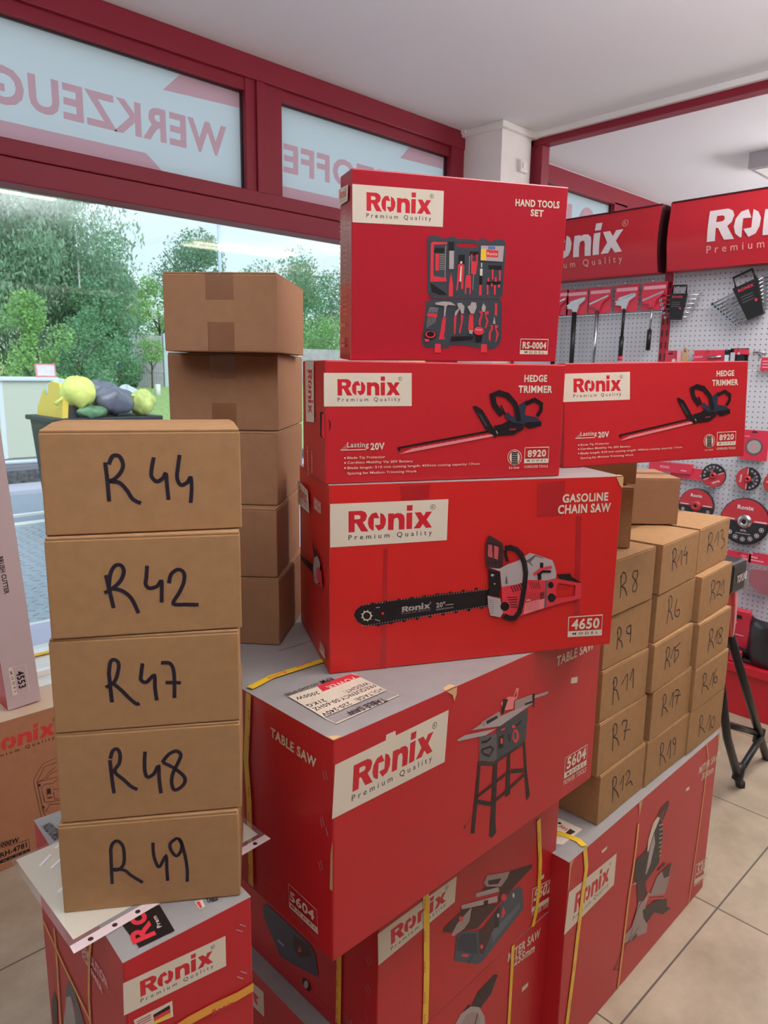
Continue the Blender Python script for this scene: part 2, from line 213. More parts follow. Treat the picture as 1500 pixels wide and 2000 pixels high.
ART={
"HTL":[["logo_label","F","l","W","R","K",[[1.2,208.9],[151.6,210.7],[151.3,264.3],[0.8,263.5]]],["title_lettering","F","t","W","HAND TOOLS",[278.7,250.9],[360.8,252.4],10.4,1],["title_lettering","F","t","W","SET",[307.6,237.3],[331.6,237.3],10.1,1],["model_badge","F","s","W",1.1,[[303.8,38.3],[357.4,38.3],[357.8,13.4],[304.0,13.5],[303.8,38.3]]],["model_badge","F","p","W",[[304.5,19.6],[358.0,19.0],[357.8,12.8],[304.0,13.5]],[]],["model_badge","F","t","W","RS-0004",[308.1,22.7],[354.4,22.3],11.0,1],["model_badge","F","t","K","M O D E L",[312.6,14.4],[351.2,13.9],3.9,2],["product_picture","F","p","D",[[125.2,188.8],[127.1,195.1],[136.9,197.6],[148.1,195.8],[149.3,193.4],[161.5,194.1],[164.7,197.2],[173.1,197.1],[176.0,194.4],[195.2,195.4],[215.9,193.0],[216.9,196.5],[228.4,197.2],[232.0,193.9],[242.5,193.9],[245.8,197.1],[259.8,197.3],[265.4,192.1],[265.5,182.1],[264.3,109.7],[258.7,102.8],[139.4,100.3],[131.5,103.5],[128.7,111.4]],[[[176.4,187.1],[184.2,188.4],[209.3,188.7],[214.6,185.6],[213.6,182.5],[205.0,182.9],[184.5,181.9],[177.7,182.7]]]],["product_picture","F","p","D",[[127.3,95.4],[138.4,99.2],[258.8,101.8],[263.9,97.3],[266.5,37.4],[263.4,28.8],[254.1,21.3],[240.9,21.1],[227.7,22.1],[215.7,24.0],[199.0,26.0],[172.1,26.7],[170.0,21.5],[156.2,20.3],[143.5,21.2],[129.8,22.1],[121.7,27.2],[120.4,33.3],[124.1,55.9]],[]],["product_picture","F","p","K",[[137.3,172.9],[139.8,178.9],[155.4,178.7],[155.7,171.8],[138.5,171.0]],[]],["product_picture","F","p","K",[[133.0,124.5],[140.9,120.8],[158.2,111.4],[163.0,106.5],[149.4,106.1],[135.7,110.7]],[]],["product_picture","F","p","K",[[180.6,170.1],[191.9,170.6],[192.7,154.7],[181.3,154.3]],[]],["product_picture","F","p","K",[[199.6,175.9],[215.7,176.7],[215.9,171.7],[201.1,169.0]],[]],["product_picture","F","p","K",[[235.4,156.1],[260.1,156.6],[259.9,149.5],[235.8,149.5]],[]],["product_picture","F","p","K",[[233.4,130.2],[259.3,131.2],[259.0,126.0],[233.7,125.1]],[]],["product_picture","F","p","Q",[[131.9,185.2],[135.1,187.4],[160.1,188.2],[160.2,185.2],[136.9,183.1],[138.1,136.6],[141.5,134.8],[160.7,133.5],[161.5,127.6],[132.9,126.5]],[]],["product_picture","F","p","Q",[[140.2,170.1],[146.9,169.9],[147.3,143.9],[141.2,144.1]],[]],["product_picture","F","p","Q",[[168.8,142.8],[173.1,123.0],[173.9,104.8],[166.4,104.6],[165.9,122.7]],[]],["product_picture","F","p","Q",[[180.7,154.2],[185.1,158.4],[191.5,154.7],[191.3,117.0],[187.6,116.9],[187.1,128.5],[183.1,128.3],[181.5,114.2],[179.1,114.6],[179.9,123.2]],[]],["product_picture","F","p","Q",[[195.8,138.9],[204.4,139.2],[205.7,124.1],[205.4,108.9],[203.0,109.3],[203.1,119.0],[197.3,119.8],[196.7,109.1],[194.5,110.1],[194.8,123.7]],[]],["product_picture","F","p","Q",[[202.7,172.1],[205.5,172.2],[205.5,161.3],[212.5,160.6],[212.4,172.6],[215.4,171.7],[215.4,159.7],[213.0,140.6],[204.3,141.2],[204.1,155.2]],[]],["product_picture","F","p","Q",[[220.2,124.6],[224.9,124.8],[225.8,108.0],[220.6,107.8]],[]],["product_picture","F","p","Q",[[130.2,77.3],[147.1,76.7],[146.8,70.6],[129.2,71.7]],[]],["product_picture","F","p","Q",[[157.6,71.9],[162.7,71.0],[161.9,50.4],[160.0,41.1],[162.5,36.0],[151.0,35.3],[153.9,48.2],[156.1,66.7]],[]],["product_picture","F","p","Q",[[177.0,73.4],[181.6,74.5],[180.6,44.5],[178.3,44.5]],[]],["product_picture","F","p","Q",[[189.0,77.2],[194.3,74.8],[192.6,62.4],[189.3,45.7],[186.9,46.7],[190.2,63.3]],[]],["product_picture","F","p","Q",[[204.7,77.1],[211.7,77.3],[213.6,51.3],[203.6,51.2]],[]],["product_picture","F","p","Q",[[220.8,81.6],[227.2,83.8],[229.8,79.8],[226.3,68.3],[226.3,57.8],[222.6,60.9],[222.2,68.2],[226.4,77.6]],[]],["product_picture","F","p","Q",[[232.0,81.9],[240.3,83.1],[240.0,77.9],[235.3,76.8],[240.6,66.5],[236.5,54.9],[234.1,55.9],[237.1,65.4]],[]],["product_picture","F","p","Q",[[243.4,60.3],[249.4,60.4],[250.3,55.1],[245.9,47.7],[246.2,32.9],[242.3,38.1],[242.3,47.6],[246.6,56.1]],[]],["product_picture","F","p","Q",[[251.8,60.4],[259.0,60.6],[258.6,56.3],[255.7,55.2],[261.1,45.8],[257.0,33.0],[255.2,33.0],[256.9,44.7]],[]],["product_picture","F","p","Q",[[250.8,95.9],[255.0,96.0],[255.7,75.2],[251.4,76.1]],[]],["product_picture","F","p","Q",[[145.0,28.5],[155.3,28.1],[156.5,14.0],[144.4,13.9]],[]],["product_picture","F","p","Q",[[229.1,29.0],[239.9,28.6],[240.7,14.7],[229.2,15.2]],[]],["product_picture","F","p","Q",[[241.6,149.8],[244.6,149.9],[245.5,134.2],[242.6,134.1]],[]],["product_picture","F","p","Q",[[254.6,148.8],[258.0,148.9],[259.0,132.7],[255.7,132.5]],[]],["product_picture","F","p","Q",[[234.2,136.3],[237.7,136.5],[238.1,130.4],[234.6,130.2]],[]],["product_picture","F","p","Q",[[248.0,137.9],[251.2,138.0],[251.6,130.9],[248.4,130.8]],[]],["product_picture","F","p","Q",[[233.7,125.1],[236.6,125.2],[237.5,109.9],[234.6,109.8]],[]],["product_picture","F","p","Q",[[241.2,127.9],[244.1,128.0],[244.4,122.4],[241.5,122.3]],[]],["product_picture","F","p","Q",[[246.7,125.1],[250.2,125.2],[251.1,109.8],[247.6,109.7]],[]],["product_picture","F","p","Q",[[254.3,126.4],[257.8,126.5],[258.1,121.9],[254.6,121.8]],[]],["product_picture","F","s","G",1.0,[[157.5,182.7],[158.4,133.4]]],["product_picture","F","s","G",0.9,[[146.9,169.0],[156.4,169.1]]],["product_picture","F","s","G",0.9,[[147.0,166.1],[156.5,166.3]]],["product_picture","F","s","G",0.9,[[147.1,163.3],[156.6,163.4]]],["product_picture","F","s","G",0.9,[[147.2,160.5],[156.7,160.6]]],["product_picture","F","s","G",0.9,[[147.3,157.6],[156.9,157.7]]],["product_picture","F","s","G",0.9,[[147.5,154.8],[157.0,154.9]]],["product_picture","F","s","G",0.9,[[147.6,151.9],[157.1,152.0]]],["product_picture","F","s","G",0.9,[[147.7,149.1],[157.2,149.2]]],["product_picture","F","s","G",0.9,[[147.8,146.2],[157.3,146.3]]],["product_picture","F","p","K",[[161.7,188.7],[172.3,189.3],[172.4,175.6],[162.9,175.1]],[]],["product_picture","F","p","G",[[164.0,175.2],[172.4,175.6],[173.1,147.4],[164.8,147.1]],[]],["product_picture","F","p","W",[[184.8,152.4],[187.1,152.5],[187.1,128.5],[184.2,128.4]],[]],["product_picture","F","p","W",[[184.4,160.3],[187.9,159.5],[186.9,156.5],[184.0,156.9]],[]],["product_picture","F","p","W",[[221.3,159.0],[223.3,159.1],[223.4,152.1],[221.7,152.0]],[]],["product_picture","F","p","W",[[220.0,149.9],[224.7,150.1],[224.7,139.0],[220.3,139.3]],[]],["product_picture","F","s","G",1.0,[[200.0,169.0],[200.5,140.1]]],["product_picture","F","s","G",0.9,[[208.6,140.4],[208.5,116.1]]],["product_picture","F","p","K",[[220.1,138.8],[225.3,138.5],[224.9,124.8],[220.2,124.6]],[]],["product_picture","F","p","G",[[219.8,185.8],[261.6,187.4],[260.9,162.7],[219.9,162.9]],[]],["product_picture","F","p","Y",[[220.6,180.9],[229.3,181.3],[230.3,163.4],[220.4,163.5]],[]],["product_picture","F","p","B",[[232.5,185.5],[245.3,186.1],[245.6,181.1],[232.8,180.5]],[]],["product_picture","F","p","Q",[[229.9,179.9],[251.5,179.9],[251.6,168.9],[230.0,168.9]],[]],["product_picture","F","t","W","Ronix",[231.6,172.0],[250.3,172.1],4.4,2],["product_picture","F","s","G",0.7,[[130.4,70.2],[129.3,52.9]]],["product_picture","F","s","G",0.9,[[131.8,77.9],[133.3,85.0],[137.7,85.6]]],["product_picture","F","s","G",0.7,[[133.1,70.3],[132.0,54.8]]],["product_picture","F","s","G",0.9,[[134.5,77.9],[136.0,85.1],[139.4,85.7]]],["product_picture","F","s","G",0.7,[[135.8,70.4],[134.6,56.7]]],["product_picture","F","s","G",0.9,[[137.2,78.0],[138.7,85.1],[141.1,85.7]]],["product_picture","F","s","G",0.7,[[138.5,70.4],[137.3,58.6]]],["product_picture","F","s","G",0.9,[[139.9,78.1],[141.4,85.2],[142.8,85.7]]],["product_picture","F","s","G",0.7,[[141.2,70.5],[139.9,60.5]]],["product_picture","F","s","G",0.9,[[142.6,78.1],[144.1,85.3],[144.5,85.8]]],["product_picture","F","s","G",0.8,[[144.0,70.6],[142.6,62.4]]],["product_picture","F","s","G",0.9,[[145.4,78.2],[146.8,85.3],[146.2,85.8]]],["product_picture","F","p","G",[[142.5,93.8],[156.6,96.2],[170.3,95.6],[179.1,90.3],[164.8,90.9],[162.1,87.3],[161.0,72.5],[158.4,72.4],[158.6,89.2],[142.6,90.8]],[]],["product_picture","F","p","K",[[146.7,43.5],[145.7,40.3],[142.8,37.8],[138.5,36.3],[133.7,36.3],[129.4,37.6],[126.3,40.0],[125.1,43.1],[126.1,46.3],[129.0,48.8],[133.2,50.3],[138.0,50.3],[142.4,49.0],[145.5,46.6]],[]],["product_picture","F","p","Q",[[145.0,43.4],[144.2,40.8],[141.7,38.7],[138.1,37.5],[134.1,37.5],[130.4,38.6],[127.8,40.6],[126.8,43.2],[127.6,45.7],[130.1,47.9],[133.7,49.1],[137.7,49.1],[141.4,48.0],[144.0,46.0]],[]],["product_picture","F","p","K",[[142.7,43.9],[142.1,42.0],[140.2,40.5],[137.5,39.6],[134.5,39.6],[131.7,40.4],[129.8,41.8],[129.1,43.7],[129.7,45.6],[131.5,47.1],[134.2,48.0],[137.2,48.0],[140.0,47.3],[141.9,45.8]],[]],["product_picture","F","p","Q",[[124.8,36.5],[133.9,35.6],[134.0,31.4],[127.2,30.8]],[]],["product_picture","F","p","G",[[181.2,93.9],[188.7,95.1],[194.8,89.2],[193.6,77.9],[189.5,77.8],[186.8,85.9],[180.4,74.5],[177.5,74.4],[178.4,80.6],[184.5,85.8]],[]],["product_picture","F","p","G",[[207.2,96.7],[215.4,95.9],[216.9,88.7],[212.8,78.3],[206.4,78.2],[200.0,89.3],[205.1,91.5]],[]],["product_picture","F","p","G",[[204.8,51.2],[212.4,51.3],[211.0,45.0],[205.1,46.0]],[]],["product_picture","F","p","G",[[225.8,87.9],[228.9,95.8],[234.0,89.2],[232.6,81.9],[227.9,81.8]],[]],["product_picture","F","p","G",[[248.0,62.4],[250.3,75.1],[253.4,62.6]],[]],["product_picture","F","p","K",[[217.0,43.0],[230.1,43.2],[228.3,32.6],[218.8,32.5]],[]],["product_picture","F","p","Q",[[232.6,50.6],[231.8,47.6],[229.3,45.1],[225.6,43.7],[221.4,43.7],[217.5,44.9],[214.8,47.3],[213.7,50.3],[214.5,53.3],[216.9,55.7],[220.7,57.1],[224.9,57.2],[228.7,56.0],[231.5,53.6]],[]],["product_picture","F","t","W","Ronix",[217.2,51.4],[228.4,51.4],2.3,2],["product_picture","F","p","K",[[172.7,40.3],[213.5,41.9],[212.6,36.7],[173.0,34.0]],[]],["logo_label","L","l","W","R","K",[[-1.4,241.8],[53.6,241.8],[56.0,264.8],[-1.8,267.2]]],["printed_text","L","s","P",0.8,[[27.6,230.1],[49.1,227.9]]],["printed_text","L","s","P",0.8,[[27.7,222.8],[49.3,220.7]]],["printed_text","L","s","P",0.7,[[27.8,215.4],[49.5,213.5]]],["printed_text","L","s","P",0.8,[[28.0,208.1],[49.6,206.2]]],["printed_text","L","s","P",0.8,[[28.1,200.7],[49.8,199.0]]],["printed_text","L","s","P",0.8,[[28.2,193.3],[50.0,191.7]]],["printed_text","L","s","P",0.8,[[28.4,185.9],[50.1,184.4]]],["printed_text","L","s","P",0.8,[[28.5,178.5],[50.3,177.1]]],["printed_text","L","s","P",0.8,[[28.7,171.0],[50.5,169.8]]],["printed_text","L","s","P",0.7,[[28.8,163.5],[50.6,162.4]]],["printed_text","L","s","P",0.7,[[28.9,156.0],[50.8,155.1]]],["printed_text","L","s","P",0.8,[[29.1,148.5],[51.0,147.7]]],["printed_text","L","s","P",0.8,[[29.2,141.0],[51.1,140.3]]],["printed_text","L","s","P",0.8,[[29.4,133.4],[51.3,132.8]]],["printed_text","L","s","P",0.8,[[29.5,125.8],[51.5,125.4]]],["printed_text","L","s","P",0.8,[[29.7,118.2],[51.7,117.9]]],["printed_text","L","s","P",0.8,[[29.8,110.6],[51.8,110.4]]],["printed_text","L","s","P",0.8,[[29.9,102.9],[52.0,102.9]]],["printed_text","L","s","P",0.8,[[30.1,95.3],[52.2,95.3]]],["printed_text","L","s","P",0.8,[[30.2,87.6],[52.4,87.8]]],["printed_text","L","s","P",0.8,[[30.4,79.8],[52.5,80.2]]],["printed_text","L","s","P",0.8,[[30.5,72.1],[52.7,72.6]]],["printed_text","L","s","P",1.1,[[5.4,218.4],[19.6,217.2]]],["printed_text","L","s","P",1.1,[[5.5,210.3],[19.7,209.2]]],["printed_text","L","s","P",1.1,[[5.7,202.2],[19.9,201.2]]],["printed_text","L","s","P",1.1,[[5.8,194.0],[20.0,193.1]]],["printed_text","L","s","P",1.1,[[5.9,185.9],[20.1,185.0]]],["printed_text","L","s","P",1.1,[[6.0,177.7],[20.3,176.9]]],["printed_text","L","s","P",1.1,[[6.1,169.4],[20.4,168.8]]],["printed_text","L","s","P",1.1,[[6.2,161.2],[20.6,160.6]]],["printed_text","L","s","P",1.1,[[6.4,152.9],[20.7,152.4]]],["printed_text","L","s","P",1.1,[[6.5,144.6],[20.8,144.2]]],["printed_text","L","s","P",1.2,[[6.6,136.3],[21.0,136.0]]],["printed_text","L","s","P",1.1,[[6.7,127.9],[21.1,127.7]]],["printed_text","L","s","P",1.1,[[6.9,119.5],[21.3,119.4]]],["printed_text","L","s","P",1.1,[[7.0,111.1],[21.4,111.1]]],["printed_text","L","s","P",1.2,[[7.1,102.7],[21.6,102.8]]],["printed_text","L","s","P",1.1,[[7.2,94.2],[21.7,94.4]]],["printed_text","L","s","P",1.1,[[7.3,85.7],[21.8,86.0]]],["printed_text","L","s","P",1.2,[[7.5,77.2],[22.0,77.6]]],["printed_text","L","t","P","TOOLS",[6.5,53.1],[45.6,53.4],5.0,1],["printed_text","L","t","P","RS-0004",[8.2,27.3],[42.3,28.0],7.5,1],["printed_text","L","s","P",4.3,[[9.6,22.3],[43.7,23.1]]]],
"HT1":[["logo_label","F","l","W","R","K",[[-2.1,124.5],[145.4,125.2],[144.1,178.3],[-2.3,176.7]]],["title_lettering","F","t","W","HEDGE",[350.5,166.4],[394.7,167.1],11.2,1],["title_lettering","F","t","W","TRIMMER",[339.9,147.9],[406.2,148.2],11.9,1],["model_badge","F","s","W",1.3,[[358.5,52.8],[405.9,52.9],[406.2,25.7],[358.6,26.2],[358.5,52.8]]],["model_badge","F","p","W",[[358.9,33.1],[406.1,32.9],[406.2,25.7],[358.6,26.2]],[]],["model_badge","F","t","W","8920",[364.2,36.5],[401.0,37.0],11.7,1],["model_badge","F","t","K","M O D E L",[363.6,28.1],[402.3,28.1],3.2,2],["model_badge","F","t","W","CORDLESS TOOLS",[358.8,17.1],[406.0,17.1],4.3,2],["model_badge","F","p","W",[[353.0,36.1],[352.5,31.8],[350.7,28.0],[347.8,25.0],[343.9,23.1],[339.6,22.5],[335.2,23.3],[331.2,25.4],[327.9,28.5],[325.7,32.5],[324.8,36.8],[325.3,41.0],[327.1,44.8],[330.0,47.8],[333.8,49.7],[338.1,50.3],[342.5,49.6],[346.5,47.5],[349.8,44.4],[352.0,40.4]],[]],["model_badge","F","p","F",[[351.9,36.2],[351.5,32.2],[349.8,28.6],[347.1,25.8],[343.5,24.0],[339.6,23.5],[335.5,24.2],[331.8,26.2],[328.8,29.1],[326.8,32.7],[325.9,36.7],[326.3,40.7],[328.0,44.3],[330.7,47.1],[334.2,48.8],[338.1,49.4],[342.2,48.6],[345.9,46.7],[349.0,43.8],[351.0,40.2]],[]],["model_badge","F","p","W",[[349.0,35.9],[348.5,31.4],[346.5,27.7],[343.3,25.3],[339.5,24.5],[335.6,25.4],[332.2,28.1],[329.8,31.9],[328.8,36.4],[329.3,40.8],[331.3,44.5],[334.4,46.9],[338.2,47.7],[342.1,46.8],[345.6,44.2],[348.0,40.4]],[]],["model_badge","F","p","K",[[332.6,45.9],[344.1,45.7],[345.3,23.7],[333.8,24.0]],[]],["model_badge","F","s","W",0.6,[[333.5,42.7],[343.6,42.5]]],["model_badge","F","s","W",0.7,[[333.7,39.5],[343.7,39.2]]],["model_badge","F","s","W",0.6,[[333.8,36.2],[343.9,36.0]]],["model_badge","F","s","W",0.6,[[334.0,33.0],[344.1,32.8]]],["model_badge","F","s","W",0.7,[[334.2,29.8],[344.3,29.5]]],["model_badge","F","s","W",0.6,[[334.3,26.5],[344.5,26.3]]],["model_badge","F","t","W","Li-ion",[329.1,16.6],[348.6,16.4],4.3,2],["printed_text","F","t","W","Lasting",[36.1,59.5],[72.1,59.4],8.3,2],["printed_text","F","t","W","20V",[75.3,54.8],[99.6,55.3],10.8,1],["printed_text","F","s","W",1.4,[[24.8,55.2],[68.1,55.3]]],["printed_text","F","s","W",0.6,[[26.3,57.3],[37.1,57.1]]],["printed_text","F","s","W",0.6,[[28.8,59.6],[37.1,59.5]]],["printed_text","F","s","W",0.5,[[31.2,61.9],[37.0,61.8]]],["printed_text","F","s","W",0.6,[[33.7,64.3],[37.0,64.2]]],["printed_text","F","t","W","Blade Tip Protector",[36.5,40.7],[100.5,41.0],3.9,0],["printed_text","F","t","W","Cordless Mobility Via 20V Battery",[36.6,32.9],[149.1,32.8],3.9,0],["printed_text","F","t","W","Blade length: 510 mm cutting length: 450mm cutting capacity 17mm",[36.6,24.2],[271.7,25.3],3.9,0],["printed_text","F","t","W","Spacing for Medium Trimming Work",[36.7,15.5],[156.4,15.6],3.9,0],["printed_text","F","p","W",[[31.3,43.5],[33.7,43.5],[33.8,41.1],[31.3,41.1]],[]],["printed_text","F","p","W",[[31.3,35.7],[33.8,35.7],[33.8,33.3],[31.3,33.4]],[]],["printed_text","F","p","W",[[31.3,27.4],[33.8,27.3],[33.8,24.9],[31.4,25.0]],[]],["product_picture","F","s","K",3.2,[[122.8,56.8],[290.8,83.1]]],["product_picture","F","s","K",2.5,[[121.8,57.2],[126.7,51.7]]],["product_picture","F","p","P",[[124.9,46.3],[296.4,73.7],[294.1,77.8],[145.8,54.9]],[]],["product_picture","F","p","G",[[145.9,53.5],[148.7,56.3],[151.7,53.9]],[]],["product_picture","F","p","G",[[155.9,55.1],[158.7,57.9],[161.7,55.5]],[]],["product_picture","F","p","G",[[166.0,56.6],[168.8,59.5],[171.8,57.1]],[]],["product_picture","F","p","G",[[176.1,58.2],[179.0,61.1],[182.0,58.7]],[]],["product_picture","F","p","G",[[186.3,59.8],[189.1,62.7],[192.2,60.3]],[]],["product_picture","F","p","G",[[196.5,61.4],[199.4,64.3],[202.4,61.9]],[]],["product_picture","F","p","G",[[206.8,63.0],[209.6,65.9],[212.7,63.5]],[]],["product_picture","F","p","G",[[217.1,64.6],[220.0,67.5],[223.1,65.1]],[]],["product_picture","F","p","G",[[227.4,66.2],[230.3,69.1],[233.5,66.7]],[]],["product_picture","F","p","G",[[237.9,67.9],[240.8,70.8],[243.9,68.3]],[]],["product_picture","F","p","G",[[248.3,69.5],[251.3,72.4],[254.4,70.0]],[]],["product_picture","F","p","G",[[258.8,71.1],[261.8,74.1],[264.9,71.6]],[]],["product_picture","F","p","G",[[269.4,72.8],[272.4,75.7],[275.5,73.3]],[]],["product_picture","F","p","G",[[280.0,74.5],[283.0,77.4],[286.2,74.9]],[]],["product_picture","F","p","K",[[254.2,124.8],[260.2,125.7],[272.7,119.3],[293.6,89.6],[303.5,78.2],[300.7,70.8],[280.3,86.0],[256.4,121.1]],[]],["product_picture","F","p","D",[[262.7,115.6],[271.1,110.1],[284.2,91.5],[280.1,91.5]],[]],["product_picture","F","p","K",[[294.5,91.4],[313.1,95.0],[323.3,100.5],[353.1,96.5],[352.7,85.2],[335.1,76.0],[303.7,74.5]],[]],["product_picture","F","p","N",[[320.4,115.4],[331.4,106.1],[340.8,126.6],[357.2,135.9],[355.7,124.7],[354.5,109.7],[376.1,105.8],[387.4,98.2],[387.9,90.5],[364.3,87.0],[351.1,94.7],[331.9,96.7],[314.6,106.2]],[]],["product_picture","F","s","K",9.7,[[310.2,109.9],[294.9,126.6],[291.0,143.1],[302.2,147.2],[318.9,143.2],[334.4,128.4],[339.3,115.4],[343.4,98.5]]],["product_picture","F","s","K",3.7,[[307.3,126.6],[316.5,109.9]]],["product_picture","F","s","K",7.1,[[353.4,128.4],[372.1,135.9],[385.5,128.4],[385.1,117.1],[378.1,107.7]]],["product_picture","F","p","K",[[355.2,96.5],[387.3,99.1],[388.2,91.5],[364.4,86.0],[354.5,90.9]],[]],["product_picture","F","t","Q","RONIX",[326.3,83.6],[338.9,84.4],2.6,1],["product_picture","F","s","W",1.5,[[300.1,83.0],[303.5,78.2]]],["logo_label","L","l","W","R","K",[[27.6,196.8],[33.1,92.2],[96.3,94.7],[94.5,196.2]]],["printed_text","L","t","W","HEDGE",[74.4,44.2],[76.8,6.3],4.6,1],["printed_text","L","t","W","TRIMMER",[40.5,50.3],[47.5,-3.9],4.6,1],["closing_flap","F","p","F",[[-2.3,115.4],[-1.2,75.1],[-8.9,75.2],[-8.8,116.0]],[]],["closing_flap","F","p","K",[[3.5,104.0],[6.9,102.4],[8.8,96.3],[8.0,89.8],[5.2,85.4],[6.9,90.4],[7.1,96.4],[5.8,101.3]],[]],["closing_flap","F","p","K",[[-8.8,116.0],[-2.6,116.5],[-3.7,113.8],[-5.6,112.7],[-6.1,79.0],[-3.8,75.2],[-6.6,75.8],[-8.6,79.1]],[]]],
